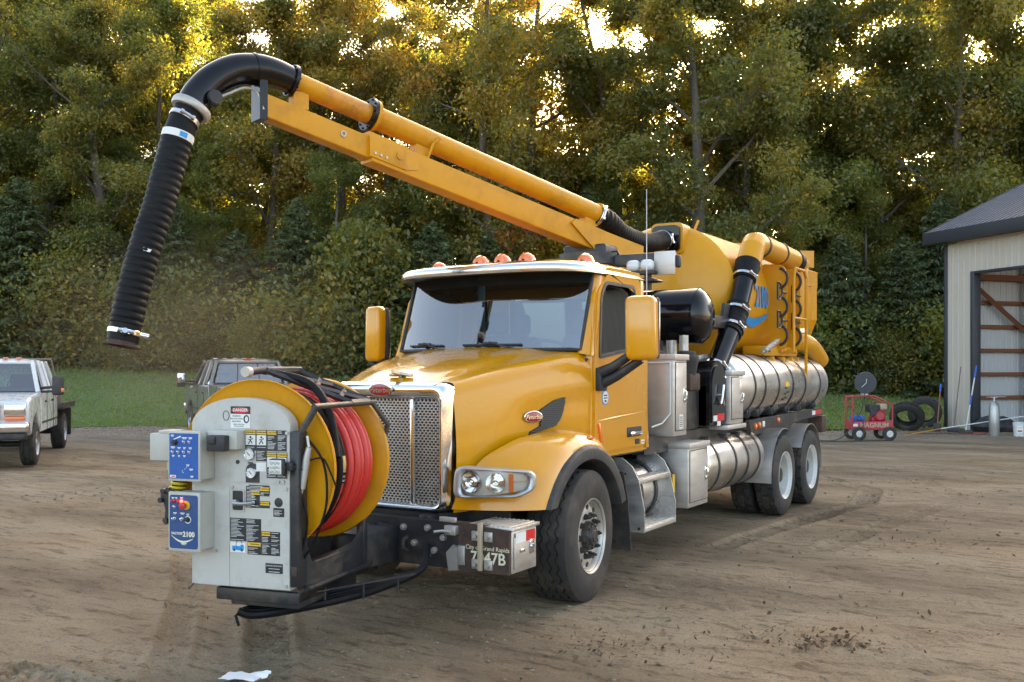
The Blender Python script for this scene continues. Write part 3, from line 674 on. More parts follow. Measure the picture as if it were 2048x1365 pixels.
    mb = MB(); L = [ringat(1.08, -.06), ringat(1.10, .02), ringat(1.07, .055), ringat(.98, .068), ringat(.90, .062), ringat(.87, .05), ringat(.86, .015)]; mb.grid([r + [r[0]] for r in L]); HL = part('headlamp', mb, 'bezel', FD, angle=50)
    HL_ = HL
    mb = MB(); rr_ = ringat(.9, .012); mb.add(rr_, [tuple(range(len(rr_)))]); 
    mb = MB(); P = [[HM(lerp(.06, .83, i / 24), lerp(.955 + .06 * (i / 24) ** 2, 1.145 - .02 * i / 24, j / 6), .015) for j in range(7)] for i in range(25)]; mb.grid(P); part('reflector_housing', mb, 'steel', FD)
    for s_, r_ in ((.20, .070), (.43, .066)):
        c_ = Vector(HM(s_, 1.055, .018)); p2 = hq(s_, 1.) - hq(s_, 0.); ax = Vector((sg * p2.x, p2.y, 0))
        mb = MB(); mb.lathe([(.0, 0), (.002, r_ * .35), (.010, r_ * .75), (.030, r_), (.034, r_ * 1.06), (.026, r_ * 1.12), (.0, r_ * 1.14)], c_, ax, 28); mb.lathe([(.032, 0), (.028, r_ * .25), (.016, r_ * .45), (.0, r_ * .5)], c_, ax, 20); part('lamp_bowl', mb, 'chrome', FD)
    mb = MB(); mb.grid([[HM(lerp(.56, .61, i / 4), lerp(.985, 1.12, j / 4), .026) for j in range(5)] for i in range(5)]); part('turn_signal', mb, 'amber', FD)
    mb = MB(); mb.grid([[HM(lerp(.61, .81, i / 6), 1.06 + dz, .024) for dz in (-.006, .006)] for i in range(7)]); part('lamp_divider', mb, 'chrome', FD)
    mb = MB(); P = [[HM(lerp(.045, .84, i / 24), lerp(.948 + .065 * (i / 24) ** 2, 1.15 - .022 * i / 24, j / 6), .056) for j in range(7)] for i in range(25)]; mb.grid(P); part('headlamp_lens', mb, 'lens_clear', FD)

# ---- cab
def panel_x(z): return 1.05 - .06 * sstep(2.0, 2.85, z) * 1.0
door_o = rloop([(.42, 1.17), (1.50, 1.17), (1.52, 2.0), (1.50, 2.74), (.80, 2.74), (.58, 2.58), (.43, 2.05)], .07, 6)
win = rloop([(.50, 1.985), (.95, 2.04), (1.36, 2.075), (1.385, 2.40), (1.36, 2.655), (.74, 2.655), (.62, 2.52)], .06, 6)
for sg in (1, -1):
    mb = MB(); mb.holed(door_o, win, 1.005, 1.055, 'x')
    mb.v = [(sg * (x - (1.05 - panel_x(z))), y, z) for x, y, z in mb.v]; D_ = part('door', mb, 'yellow', angle=30)
    k = 1.035; cw = (1.0, 2.33)
    mb = MB(); mb.holed([(cw[0] + (a - cw[0]) * 1.03, cw[1] + (b - cw[1]) * 1.04) for a, b in win], [(cw[0] + (a - cw[0]) * .96, cw[1] + (b - cw[1]) * .95) for a, b in win], 1.0, 1.062, 'x'); mb.v = [(sg * (x - (1.05 - panel_x(z))), y, z) for x, y, z in mb.v]; part('window_seal', mb, 'black_plastic', D_)
    mb = MB(); mb.prism([(cw[0] + (a - cw[0]) * .98, cw[1] + (b - cw[1]) * .97) for a, b in win], 1.02, 1.026, 'x'); mb.v = [(sg * (x - (1.05 - panel_x(z))), y, z) for x, y, z in mb.v]; part('window_pane', mb, 'glass_dark', D_, smooth=False)
    mb = MB(); mb.box(1.05, 1.062, 1.08, 1.40, 1.265, 1.355, .03); mb.v = [(sg * x, y, z) for x, y, z in mb.v]; part('handle_recess', mb, 'black_plastic', D_)
    mb = MB(); mb.box(1.06, 1.085, 1.13, 1.38, 1.275, 1.315, .012); mb.v = [(sg * x, y, z) for x, y, z in mb.v]; part('handle', mb, 'chrome', D_)
    mb = MB(); mb.box(1.052, 1.072, .50, .545, 1.24, 1.42, .008); mb.v = [(sg * x, y + (z - 1.3) * -.25, z) for x, y, z in mb.v]; part('marker_light', mb, 'amber', D_)
    # pressed swage line on the door
    mb = MB(); mb.tube([(sg * 1.052, .47, 1.44), (sg * 1.056, .8, 1.455), (sg * 1.052, 1.45, 1.485)], [.003, .009, .003], 8); part('swage_line', mb, 'yellow', D_)
    if sg > 0:
        mb = MB(); mb.m = 0; mb.cyl((1.054, .62, 1.64), (1.058, .62, 1.64), .066, n=28); mb.m = 1; mb.cyl((1.058, .62, 1.64), (1.0592, .62, 1.64), .054, n=28); mb.m = 2; mb.box(1.0592, 1.0604, .585, .655, 1.652, 1.664); mb.box(1.0592, 1.0604, .58, .66, 1.630, 1.640); mb.box(1.0592, 1.0604, .60, .64, 1.600, 1.618)
        part('round_sticker', mb, ['blue_decal', 'label_white', 'label_black'], D_)
        mb = MB(); mb.m = 0; mb.box(1.055, 1.058, 1.26, 1.36, 1.19, 1.24); mb.m = 1; mb.box(1.055, 1.058, 1.40, 1.47, 1.185, 1.225); mb.m = 0; mb.box(1.0582, 1.0588, 1.41, 1.46, 1.20, 1.207)
        part('sticker', mb, ['label_black', 'label_white'], D_)
    # A pillar between windscreen and door
    mb = MB(); P = []
    for i in range(9):
        t = i / 8; a = Vector((.95, .33, 2.02)).lerp(Vector((.95, .60, 2.75)), t); b = Vector((1.048, .41, 2.0)).lerp(Vector((.985, .80, 2.75)), t); m_ = (a + b) / 2 + Vector((.028, -.03, 0))
        P.append([tuple(q) for q in bez((a.x, a.y, a.z), (m_.x + .02, m_.y - .02, m_.z), (b.x, b.y, b.z), 7)])
    P = [[(sg * x, y, z) for x, y, z in r] for r in P]; mb.slab(P, (-sg * .03, .02, 0)); part('windscreen_pillar', mb, 'yellow')
    # cab flank behind the door seam and below
    mb = MB(); o2 = rloop([(.36, 1.12), (1.60, 1.12), (1.60, 2.80), (.78, 2.80), (.52, 2.55), (.40, 2.02)], .05, 6); i2 = rloop([(.52, 1.99), (.95, 2.04), (1.35, 2.08), (1.37, 2.40), (1.35, 2.64), (.75, 2.64), (.63, 2.52)], .05, 6)
    i2 = (i2 * 2)[:len(o2)] if len(i2) < len(o2) else i2
    # match the two loops by resampling
    def resamp(lp, n):
        pts = [Vector(p) for p in lp] + [Vector(lp[0])]; L = [0]
        for a, b in zip(pts, pts[1:]): L.append(L[-1] + (b - a).length)
        res = []
        for i in range(n):
            d = L[-1] * i / n; k = max(j for j in range(len(L) - 1) if L[j] <= d + 1e-9); t = (d - L[k]) / max(1e-9, L[k + 1] - L[k]); q = pts[k].lerp(pts[k + 1], t); res.append((q.x, q.y))
        return res
    mb.holed(resamp(o2, 48), resamp(i2, 48), .96, 1.035, 'x'); mb.v = [(sg * (x - (1.05 - panel_x(z))), y, z) for x, y, z in mb.v]; part('cab_side', mb, 'yellow', angle=30)
    mb = MB(); mb.box(1.036, 1.05, 1.528, 1.60, 1.14, 2.74, .006); mb.v = [(sg * (x - (1.05 - panel_x(z))), y, z) for x, y, z in mb.v]; part('cab_rear_pillar', mb, 'yellow')
# cab floor, rear wall, firewall
mb = MB(); mb.holed(rloop([(-1.0, 1.15), (1.0, 1.15), (.95, 2.80), (-.95, 2.80)], .05, 6), rloop([(-.5, 2.05), (.5, 2.05), (.5, 2.60), (-.5, 2.60)], .05, 6), 1.56, 1.61, 'y'); part('cab_rear_wall', mb, 'yellow')
mb = MB(); mb.box(-.49, .49, 1.58, 1.585, 2.06, 2.59); part('rear_window', mb, 'glass_dark', smooth=False)
mb = MB(); mb.box(-1.0, 1.0, .25, 1.58, 1.10, 1.16); mb.box(-1.0, 1.0, .36, .42, 1.1, 1.98); part('cab_floor', mb, 'dash')
mb = MB(); P = [[(x * .92, wbase(x * .92) + .04 + .42 * t, 2.02 - .06 * t * t + .03 * math.sin(5 * x) * t) for x in [-1 + i / 8 for i in range(17)]] for t in (0, .3, .6, .85, 1)]; P.append([(x, y + .02, z - .35) for x, y, z in P[-1]]); mb.grid(P); part('dashboard', mb, 'dash')
for x in (-.52, .52):
    mb = MB(); mb.box(x - .26, x + .26, .85, 1.32, 1.5, 1.66, .06); mb.box(x - .26, x + .26, 1.27, 1.42, 1.6, 2.22, .07); mb.box(x - .14, x + .14, 1.30, 1.42, 2.24, 2.46, .05); part('seat', mb, 'upholstery')
mb = MB(); cs = Vector((.52, .66, 2.02)); ax = Vector((0, -.55, -.83)).normalized(); _, u_, v_ = frame_of(ax)
mb.tube([cs + (u_ * math.cos(a) + v_ * math.sin(a)) * .22 for a in [2 * math.pi * i / 28 for i in range(28)]], .016, 8, closed=True)
for a in (0.3, 2.4, 4.5): mb.tube([cs, cs + (u_ * math.cos(a) + v_ * math.sin(a)) * .22], .013, 6)
mb.cyl(cs - ax * .01, cs + ax * .35, .05, .04, 12); part('steering_wheel', mb, 'black_plastic')
mb = MB(); mb.box(-.13, -.04, .40, .44, 2.15, 2.72, .01); part('camera_bracket', mb, 'dark_trim')
# windscreen
def wsP(x, t): a = wbase(x); b = .42 + .18 * (x / .95) ** 2; return (x, lerp(a, b, t), lerp(2.055, 2.76, t))
mb = MB(); mb.grid([[wsP(-.955 + 1.91 * i / 28, j / 8) for j in range(9)] for i in range(29)]); WS = part('windscreen', mb, 'glass')
mb = MB(); bd = .035
lp = [wsP(-.955 + 1.91 * i / 28, 0) for i in range(29)] + [wsP(.955, j / 8) for j in range(1, 9)] + [wsP(.955 - 1.91 * i / 28, 1) for i in range(1, 29)] + [wsP(-.955, 1 - j / 8) for j in range(1, 8)]
mb.tube([(x, y - .004, z) for x, y, z in lp], .016, 8, closed=True); part('windscreen_seal', mb, 'black_plastic', WS)
mb = MB(); mb.grid([[(wsP(-.945 + 1.89 * i / 28, t)[0], wsP(-.945 + 1.89 * i / 28, t)[1] + .006, wsP(0, t)[2]) for t in (.83, .9, 1.0)] for i in range(29)]); part('sun_strip', mb, 'dark_trim', WS)
for x0, x1 in ((-.80, -.36), (-.12, .46)):
    mb = MB(); mb.tube([(x, wbase(x) - .012 + .015, 2.10) for x in (x0, (x0 + x1) / 2, x1)], .011, 6); mb.box((x0 + x1) / 2 - .07, (x0 + x1) / 2 + .07, wbase((x0 + x1) / 2) - .03, wbase((x0 + x1) / 2) + .0, 2.105, 2.125, .006)
    mb.tube([((x0 + x1) / 2, wbase((x0 + x1) / 2) - .03, 2.125), ((x0 + x1) / 2 + .12, wbase((x0 + x1) / 2 + .12) - .04, 2.09), (x1 + .05, wbase(x1) - .015, 2.045)], .008, 6); part('wiper', mb, 'black_plastic', WS)
# roof
P = []; N = 24
for i in range(N + 1):
    u = -1 + 2 * i / N; u = math.copysign(abs(u) ** .8, u); row = []
    for j in range(N + 1):
        v = -1 + 2 * j / N; v = math.copysign(abs(v) ** .8, v); h = ((1 - abs(u) ** 5) * (1 - abs(v) ** 6)); h = max(0, h) ** .42
        x = 1.005 * u; yf = .46 + .16 * (x / .95) ** 2; y = lerp(yf, 1.62, (v + 1) / 2); row.append((x, y, 2.735 + .125 * h + .05 * (1 - u * u) * (1 - v * v)))
    P.append(row)
mb = MB(); mb.grid(P); RF = part('cab_roof', mb, 'yellow', angle=60)
mb = MB(); mb.box(-.93, .93, .7, 1.55, 2.70, 2.735, .01); part('headliner', mb, 'upholstery', RF)
# stainless sun visor
P = []
for i in range(41):
    t = -1 + 2 * i / 40; x = 1.025 * math.sin(t * math.pi / 2 * .985); e = abs(t) ** 3
    yb = lerp(.47, .80, e); yf = lerp(.10, .66, e); sx = 1 + .015 * e
    P.append([(x * .97, yb, 2.845 - .06 * e), (x * .985, lerp(yb, yf, .45), 2.842 - .05 * e), (x, lerp(yb, yf, .85), 2.81 - .04 * e), (x * sx, yf, 2.79 - .03 * e), (x * sx, yf - .012 * (1 - e), 2.755 - .015 * e), (x * sx, yf, 2.722 - .0 * e)])
mb = MB(); mb.grid(P); part('sun_visor', mb, 'chrome', RF, angle=60)
mb = MB(); mb.grid([[(r[5][0] * .995, r[5][1] + .012, r[5][2] + .002), (r[0][0] * .98, r[0][1] + .02, r[0][2] - .09)] for r in P]); part('visor_underside', mb, 'black_paint', RF)
for x, y in ((-.78, .74), (-.25, .66), (0, .64), (.25, .66), (.80, .76)):
    zt = 2.868 - .03 * (abs(x) / .8) ** 4; mb = MB(); mb.m = 0; P = []
    for i in range(9):
        a = math.pi * i / 8; P.append([(x + .075 * math.cos(a) * k, y - .08 + .24 * q, zt + .088 * math.sin(a) * k) for q, k in ((0, .25), (.05, .75), (.2, 1.), (.5, .92), (.8, .6), (1, .12))])
    mb.grid(P); mb.m = 1; mb.box(x - .07, x + .07, y - .085, y + .15, zt - .02, zt + .006, .006); part('roof_marker_light', mb, ['amber', 'chrome'], RF)
# mirrors
for sg in (1, -1):
    mb = MB(); mb.box(1.345, 1.60, .36, .52, 1.96, 2.50, .055)
    MX = (lambda x: x) if sg > 0 else (lambda x: 1.25 + (x - 1.345) * .78)
    mb.v = [(sg * (MX(x) + (z - 2.2) * -.015), y + (x - 1.33) * .12 * sg * sg, z) for x, y, z in mb.v]; MR = part('mirror', mb, 'yellow', angle=50)
    mb = MB(); mb.box(1.335, 1.585, .535, .555, 2.0, 2.46, .01); mb.v = [(sg * MX(x), y + (x - 1.33) * .12, z) for x, y, z in mb.v]; part('mirror_glass', mb, 'chrome', MR)
    mb = MB(); mb.box(1.33, 1.59, .50, .54, 1.975, 2.485, .015); mb.v = [(sg * MX(x), y + (x - 1.33) * .12, z) for x, y, z in mb.v]; part('mirror_back', mb, 'black_plastic', MR)
    mb = MB(); mb.box(1.045, 1.11, .43, .56, 1.70, 1.90, .015)
    for a, b in (((1.09, .47, 1.86), (1.40, .47, 2.03)), ((1.09, .50, 1.77), (1.45, .50, 1.97))):
        mb.tube([a, Vector(a).lerp(Vector(b), .35) + Vector((0, 0, -.015)), b], [.05, .042, .036], 10)
    mb.v = [(sg * x, y, z) for x, y, z in mb.v]; part('mirror_arm', mb, 'black_plastic', MR)
mb = MB(); mb.tube([(1.0, 1.66, 2.42), (1.0, 1.66, 3.62)], [.006, .003], 6); mb.tube([(.98, 1.60, 2.52), (1.03, 1.62, 2.56), (1.06, 1.66, 2.50), (1.0, 1.66, 2.40)], .012, 6); part('antenna', mb, 'pole_white')
# ---- cab steps and side tank
mb = MB(); mb.lathe([(0, 0), (.0, .24), (.03, .275), (.05, .28), (.88, .28), (.90, .275), (.92, .24), (.92, 0)], (.80, 1.115, .72), (0, 1, 0), 36); ST_ = part('side_tank', mb, 'steel_tank')
mb = MB()
for y in (1.35, 1.70): mb.lathe([(-.03, .284), (-.03, .292), (.03, .292), (.03, .284)], (.80, y, .72), (0, 1, 0), 36)
part('tank_strap', mb, 'black_plastic', ST_, split=True)
mb = MB(); mb.box(1.102, 1.108, 2.06, 2.12, .66, .84); part('caution_tag', mb, 'label_yellow', ST_)
mb = MB(); mb.lathe([(0, 0), (0, .292), (.10, .30), (.13, .292), (.13, .0)], (.80, 2.03, .74), (0, 1, 0), 32); part('tank_end_cap', mb, 'black_plastic', ST_)
for y in (1.10, 1.85):
    mb = MB(); mb.prism([(.82, .405), (1.222, .405), (1.222, .60), (1.165, .88), (1.10, 1.0), (1.0, 1.075), (.82, 1.085)], y - .006, y + .006, 'y'); SP = part('step_plate', mb, 'diamond_plate' if y > 1.5 else 'steel', smooth=False)
mb = MB()
for x, z in ((.95, .93), (1.03, .93), (.95, .44), (1.17, .44)): mb.cyl((x, 1.094, z), (x, 1.082, z), .014, n=8)
part('plate_bolts', mb, 'rust', SP)
for x0, x1, z in ((.98, 1.225, .43), (.98, 1.17, .865)):
    mb = MB(); mb.box(x0, x1, 1.107, 1.843, z - .022, z + .022, .004)
    for i in range(5): xx = lerp(x0 + .02, x1 - .03, i / 4); mb.box(xx, xx + .014, 1.115, 1.835, z + .022, z + .032)
    part('step', mb, 'diamond_plate')
# ---- tool boxes
def toolbox(name, x0, x1, y0, y1, z0, z1, lid=True):
    mb = MB(); mb.box(x0, x1, y0, y1, z0, z1, .008); B = part(name, mb, 'steel')
    mb = MB(); mb.box(x1, x1 + .012, y0 + .045, y1 - .03, z0 + .055, z1 - .07, .005); part('toolbox_door', mb, 'steel', B)
    mb = MB(); mb.holed(rloop([(y0 + .038, z0 + .048), (y1 - .023, z0 + .048), (y1 - .023, z1 - .063), (y0 + .038, z1 - .063)], .004, 3), rloop([(y0 + .046, z0 + .056), (y1 - .031, z0 + .056), (y1 - .031, z1 - .071), (y0 + .046, z1 - .071)], .004, 3), x1 - .002, x1 + .004, 'x'); part('door_seal', mb, 'black_plastic', B)
    if lid: mb = MB(); mb.box(x0 - .01, x1 + .025, y0 - .012, y1 + .012, z1 - .045, z1 + .012, .006); part('toolbox_lid', mb, 'steel', B)
    mb = MB(); yc = y1 - .09; zc = (z0 + z1) / 2; mb.box(x1 + .012, x1 + .018, yc - .03, yc + .03, zc - .07, zc + .07, .003); mb.tube([(x1 + .018, yc, zc - .05), (x1 + .036, yc, zc - .03), (x1 + .036, yc, zc + .03), (x1 + .018, yc, zc + .05)], .008, 6); part('latch', mb, 'chrome', B)
    return B
B1 = toolbox('toolbox', .90, 1.19, 1.874, 2.223, 1.23, 2.02)
mb = MB(); mb.box(1.203, 1.205, 1.99, 2.09, 1.30, 1.44); mb.m = 1
for i in range(6): mb.box(1.205, 1.2056, 2.0, 2.08, 1.32 + .018 * i, 1.328 + .018 * i)
part('notice_label', mb, ['label_white', 'label_black'], B1)
toolbox('toolbox', .80, 1.21, 2.212, 2.78, .49, 1.13)
B3 = toolbox('toolbox', .86, 1.19, 3.56, 4.02, 1.27, 1.86)
mb = MB(); mb.box(.86, 1.22, 3.40, 4.05, 1.215, 1.262, .006); part('toolbox_shelf', mb, 'steel', B3)
mb = MB(); mb.box(-.95, .88, 1.68, 1.80, 1.2, 2.30); part('headache_panel', mb, 'steel')
mb = MB(); mb.tube([(.94, 1.84, 1.95), (1.16, 1.86, 1.95), (1.16, 1.86, 1.45), (1.10, 1.80, 1.36), (1.06, 1.64, 1.33)], .009, 6); part('grab_cable', mb, 'pole_white')
# ---- fuel tank
def straptank(name, cx, cz, r, y0, y1, straps, sm, dish=.06):
    mb = MB(); L = y1 - y0; mb.lathe([(0, 0), (dish * .12, r * .5), (dish * .5, r * .85), (dish, r * .985), (dish + .02, r), (L - dish - .02, r), (L - dish, r * .985), (L - dish * .5, r * .85), (L - dish * .12, r * .5), (L, 0)], (cx, y0, cz), (0, 1, 0), 48); Tk = part(name, mb, sm, angle=50)
    for y in straps:
        mb = MB(); mb.lathe([(-.022, r + .002), (-.022, r + .009), (.022, r + .009), (.022, r + .002)], (cx, y, cz), (0, 1, 0), 48); part('tank_strap', mb, 'black_plastic', Tk)
    return Tk
FT = straptank('fuel_tank', .875, .83, .335, 2.80, 4.86, (3.15, 3.72, 4.16, 4.6), 'steel_tank')
mb = MB()
for y in (3.15, 3.72, 4.16, 4.6): mb.tube([(1.05, y, 1.12), (.80, y, 1.22)], .018, 6); mb.box(1.0, 1.10, y - .03, y + .03, 1.09, 1.15, .006)
part('strap_bracket', mb, 'black_paint', FT)
straptank('fuel_tank', -.875, .83, .335, 2.2, 4.86, (3.15, 4.4), 'steel_tank')
# ---- water tanks
WY = (4.42, 4.83, 5.42, 6.08, 6.70, 7.52)
for sg in (1, -1):
    WT = straptank('water_tank', sg * .82, 1.675, .395, 3.78, 8.10, WY, 'steel_tank', .09)
    if sg > 0:
        mb = MB(); mb.m = 0; mb.box(1.214, 1.220, 5.68, 5.86, 1.66, 1.72); mb.m = 1
        for i in range(5): mb.box(1.214, 1.219, 5.68 + (i % 2) * .1, 5.76 + (i % 2) * .1, 1.48 + .035 * (i // 2) + .02 * i, 1.50 + .035 * (i // 2) + .02 * i)
        mb.v = [(.82 + math.sqrt(max(0, .398 ** 2 - (z - 1.675) ** 2)) + (x - 1.214), y, z) for x, y, z in mb.v]; part('warning_label', mb, ['label_yellow', 'label_black'], WT)
        mb = MB()
        for y in WY: mb.box(1.0, 1.13, y - .03, y + .03, 1.30, 1.40, .01); mb.tube([(1.12, y, 1.44), (1.14, y + .01, 1.33)], .014, 6)
        part('strap_bracket', mb, 'black_paint', WT)
# ---- side rail with lamps
mb = MB(); mb.prism([(4.16, 1.285), (4.26, 1.145), (7.62, 1.215), (7.66, 1.315), (7.0, 1.315)], 1.17, 1.215, 'x'); RL = part('side_rail', mb, 'black_paint', smooth=False)
for y, z, mname in ((4.40, 1.205, 'amber'), (4.55, 1.215, 'amber'), (4.72, 1.22, 'label_white'), (5.35, 1.24, 'amber')):
    mb = MB()
    if mname == 'amber': mb.lathe([(0, .036), (.018, .034), (.026, .02), (.028, 0)], (1.215, y, z), (1, 0, 0), 18)
    else: mb.box(1.215, 1.228, y - .04, y + .04, z - .035, z + .035, .006)
    part('side_lamp', mb, mname, RL)
mb = MB(); mb.m = 0; mb.box(1.216, 1.219, 7.05, 7.22, 1.235, 1.295); mb.m = 1; mb.box(1.216, 1.219, 7.23, 7.58, 1.235, 1.30); part('reflective_tape', mb, ['label_white', 'reflective_red'], RL)
mb = MB(); mb.box(.9, 1.2, 7.7, 7.95, .95, 1.2, .02); mb.cyl((1.05, 7.95, 1.05), (1.05, 8.15, 1.05), .08, n=14); part('rear_bracket', mb, 'rust', RL)
# rear wheel quarter fenders
for sg in (1, -1):
    for y in (5.63, 6.95):
        mb = MB(); P = []
        for i in range(17):
            a = R_(lerp(185, 72, i / 16) if y < 6 else lerp(150, -5, i / 16)); P.append([(sg * x, y + .60 * math.cos(a), .515 + .60 * math.sin(a)) for x in (.66, 1.225)])
        mb.slab(P, (0, 0, .006)); part('quarter_fender', mb, 'steel')
# ---- blower, air filters
mb = MB(); pts = [(2.98, 1.28), (3.50, 1.28)] + [(3.24 + .26 * math.cos(a), 1.72 + .26 * math.sin(a)) for a in [math.pi * i / 14 for i in range(15)]]; mb.prism(pts, .70, 1.16, 'x'); BL = part('blower_housing', mb, 'black_gloss', angle=30)
mb = MB(); pts = [(3.02, 1.31), (3.47, 1.31)] + [(3.245 + .225 * math.cos(a), 1.71 + .225 * math.sin(a)) for a in [math.pi * i / 14 for i in range(15)]]; mb.prism(pts, 1.16, 1.175, 'x'); part('blower_cover', mb, 'black_gloss', BL, angle=30)
mb = MB(); c_ = Vector((1.21, 3.25, 1.60)); mb.cyl((1.17, 3.25, 1.60), c_, .014, n=8)
for a in (70, 230, 300): mb.tube([c_, c_ + Vector((0, math.cos(R_(a)) * .10, math.sin(R_(a)) * .12))], [.012, .016], 8)
part('t_handle', mb, 'chrome', BL)
mb = MB(); mb.m = 0; mb.box(1.176, 1.179, 3.05, 3.17, 1.325, 1.385); mb.m = 1; mb.box(1.176, 1.179, 3.175, 3.40, 1.325, 1.40); mb.m = 0; mb.box(1.176, 1.179, 3.17, 3.28, 1.27, 1.32); part('reflective_tape', mb, ['label_white', 'reflective_red'], BL)
mb = MB(); mb.box(.55, 1.05, 2.30, 2.98, 1.25, 1.72, .03); mb.box(.9, 1.12, 2.98, 3.05, 1.28, 1.70); part('power_unit', mb, 'black_paint', BL)
for x, y in ((.80, 2.35), (1.0, 2.72)):
    mb = MB(); mb.lathe([(0, .10), (.10, .115), (.14, .13), (.19, .13), (.20, .10), (.235, .10), (.25, .06), (.25, 0)], (x, y, 1.83), (0, 0, 1), 20); part('air_filter', mb, 'black_plastic', BL)
mb = MB(); mb.box(.88, 1.09, 2.60, 2.90, 1.66, 1.84, .02); part('exhaust_guard', mb, 'rust', BL)
mb = MB(); mb.cyl((.9, 2.9, 1.3), (.9, 2.9, 2.25), .05, n=12); mb.cyl((.72, 3.0, 1.2), (.72, 3.0, 2.2), .06, n=12); part('exhaust_pipe', mb, 'steel', BL)
mb = MB(); mb.lathe([(0, 0), (.02, .16), (.07, .26), (.12, .30), (.14, .305), (1.90, .305), (1.92, .30), (1.97, .26), (2.02, .16), (2.04, 0)], (1.10, 3.22, 2.47), (-1, 0, 0), 44); SL = part('silencer_drum', mb, 'black_gloss', angle=50)
mb = MB(); mb.lathe([(.128, .306), (.128, .311), (.15, .311), (.15, .306)], (1.10, 3.22, 2.47), (-1, 0, 0), 44); part('weld_band', mb, 'black_gloss', SL)
mb = MB(); mb.box(.5, .62, 3.0, 3.45, 1.9, 2.2, .01); mb.box(-.62, -.5, 3.0, 3.45, 1.2, 2.2, .01); mb.box(.70, .98, 3.40, 4.30, 2.36, 2.50, .01); mb.prism([(3.98, 2.5), (4.3, 2.5), (4.22, 2.66), (4.05, 2.66)], .93, .97, 'x'); part('drum_bracket', mb, 'black_paint', SL)
# ---- debris tank
RT, ZT, Y0, Y1 = .905, 2.80, 4.60, 8.35
mb = MB(); mb.lathe([(-.34, 0), (-.32, .2), (-.27, .45), (-.18, .68), (-.08, .84), (-.02, .895), (0, RT), (.01, RT + .008), (.03, RT + .008), (.035, RT), (3.75, RT), (3.77, RT + .02), (3.84, RT + .02), (3.85, RT), (3.95, .6), (4.0, 0)], (0, Y0, ZT), (0, 1, 0), 72); DT = part('debris_tank', mb, 'yellow_dull', angle=28)
mb = MB(); mb.box(-.5, .5, 4.7, 8.1, 1.24, 2.0, .02); part('tank_cradle', mb, 'yellow_dull', DT)
mb = MB(); mb.lathe([(0, .94), (0, .965), (.05, .965), (.05, .94)], (0, 7.2, ZT), (0, 1, 0), 60); part('tank_rib', mb, 'yellow_dull', DT)
def wrap(mb, lift=.016): mb.v = [(math.sqrt(max(0, (RT + lift) ** 2 - (z - ZT) ** 2)) + x, y, z) for x, y, z in mb.v]; return mb
mb = MB(); mb.text('2100', TM((0, 5.52, 2.82), (0, 1, 0), (0, 0, 1)), .40, .002, bold=.006); mb.v = [(x, 5.66 + (y - 5.52) * .70, z) for x, y, z in mb.v]; part('tank_lettering', wrap(mb), 'blue_decal', DT, smooth=False)
mb = MB(); P = []
for i in range(25):
    t = i / 24; y = lerp(5.0, 6.0, t); zc = 2.60 - .16 * math.sin(math.pi * (t * .75 + .1)) + .10 * t; hw = .055 * math.sin(math.pi * t) ** .6 + .004; P.append([(0, y, zc - hw), (0, y, zc), (0, y, zc + hw)])
mb.grid(P); part('tank_swoosh', wrap(mb), 'blue_decal', DT)
mb = MB(); mb.tube([(.25, 4.95, 3.66), (.28, 5.02, 3.80)], .016, 8); part('lifting_lug', mb, 'yellow_dull', DT)
# suction tube racks on the flank
RK = None
for y in (6.05, 6.72):
    mb = MB(); mb.prism(rloop([(.92, 2.12), (1.13, 2.16), (1.14, 3.18), (1.08, 3.28), (.80, 3.30)], .05, 5), y - .012, y + .012, 'y'); RK = part('tube_rack', mb, 'yellow_dull', smooth=False)
    for z in (3.10, 2.72, 2.34):
        mb = MB(); mb.tube([(1.02 + .13 * math.cos(R_(a)), y - .02, z + .135 * math.sin(R_(a))) for a in range(-78, 79, 13)], .018, 8); part('tube_cradle', mb, 'black_plastic', RK)
    for z in (2.90, 2.53):
        mb = MB(); mb.tube([(1.12, y + .05, z), (1.15, y - .30, z)], .016, 8); mb.tube([(1.15, y - .28, z - .04), (1.15, y - .40, z - .11), (1.15, y - .48, z - .11), (1.15, y - .48, z + .11), (1.15, y - .40, z + .11), (1.15, y - .28, z + .04)], .013, 6, closed=True); part('rubber_strap', mb, 'black_plastic', RK)
mb = MB(); mb.tube([(1.18, 6.22, 2.12)] + [(1.18, 6.22, 3.12), (1.18, 6.30, 3.25), (1.18, 6.76, 3.25), (1.18, 6.86, 3.15), (1.18, 6.86, 1.80), (1.20, 6.94, 1.72)], .022, 8); mb.tube([(1.18, 6.22, 2.58), (1.18, 6.86, 2.58)], .016, 8); mb.tube([(1.18, 6.22, 2.12), (.98, 6.22, 2.10)], .02, 8); part('guard_rail', mb, 'yellow_dull', RK)
mb = MB(); mb.box(.72, 1.02, 5.45, 7.0, 2.06, 2.19, .02)
for y in (5.6, 6.1, 6.5, 6.8): mb.cyl((1.02, y, 2.13), (1.06, y, 2.13), .03, n=10); mb.box(.96, 1.06, y + .1, y + .15, 1.88, 2.05, .01)
part('rack_base', mb, 'yellow_dull', RK)
mb = MB(); a = Vector((1.06, 5.22, 2.10)); b = Vector((1.06, 5.95, 2.28)); pp = []
_, u_, v_ = frame_of(b - a)
for i in range(150): t = i / 149; an = t * 22 * 2 * math.pi; pp.append(a.lerp(b, .1 + .75 * t) + (u_ * math.cos(an) + v_ * math.sin(an)) * .032)
mb.tube(pp, .007, 5); mb.tube([a, a.lerp(b, .1)], .01, 6); mb.tube([a.lerp(b, .85), b], .012, 6); part('tension_spring', mb, 'galvanised', RK)
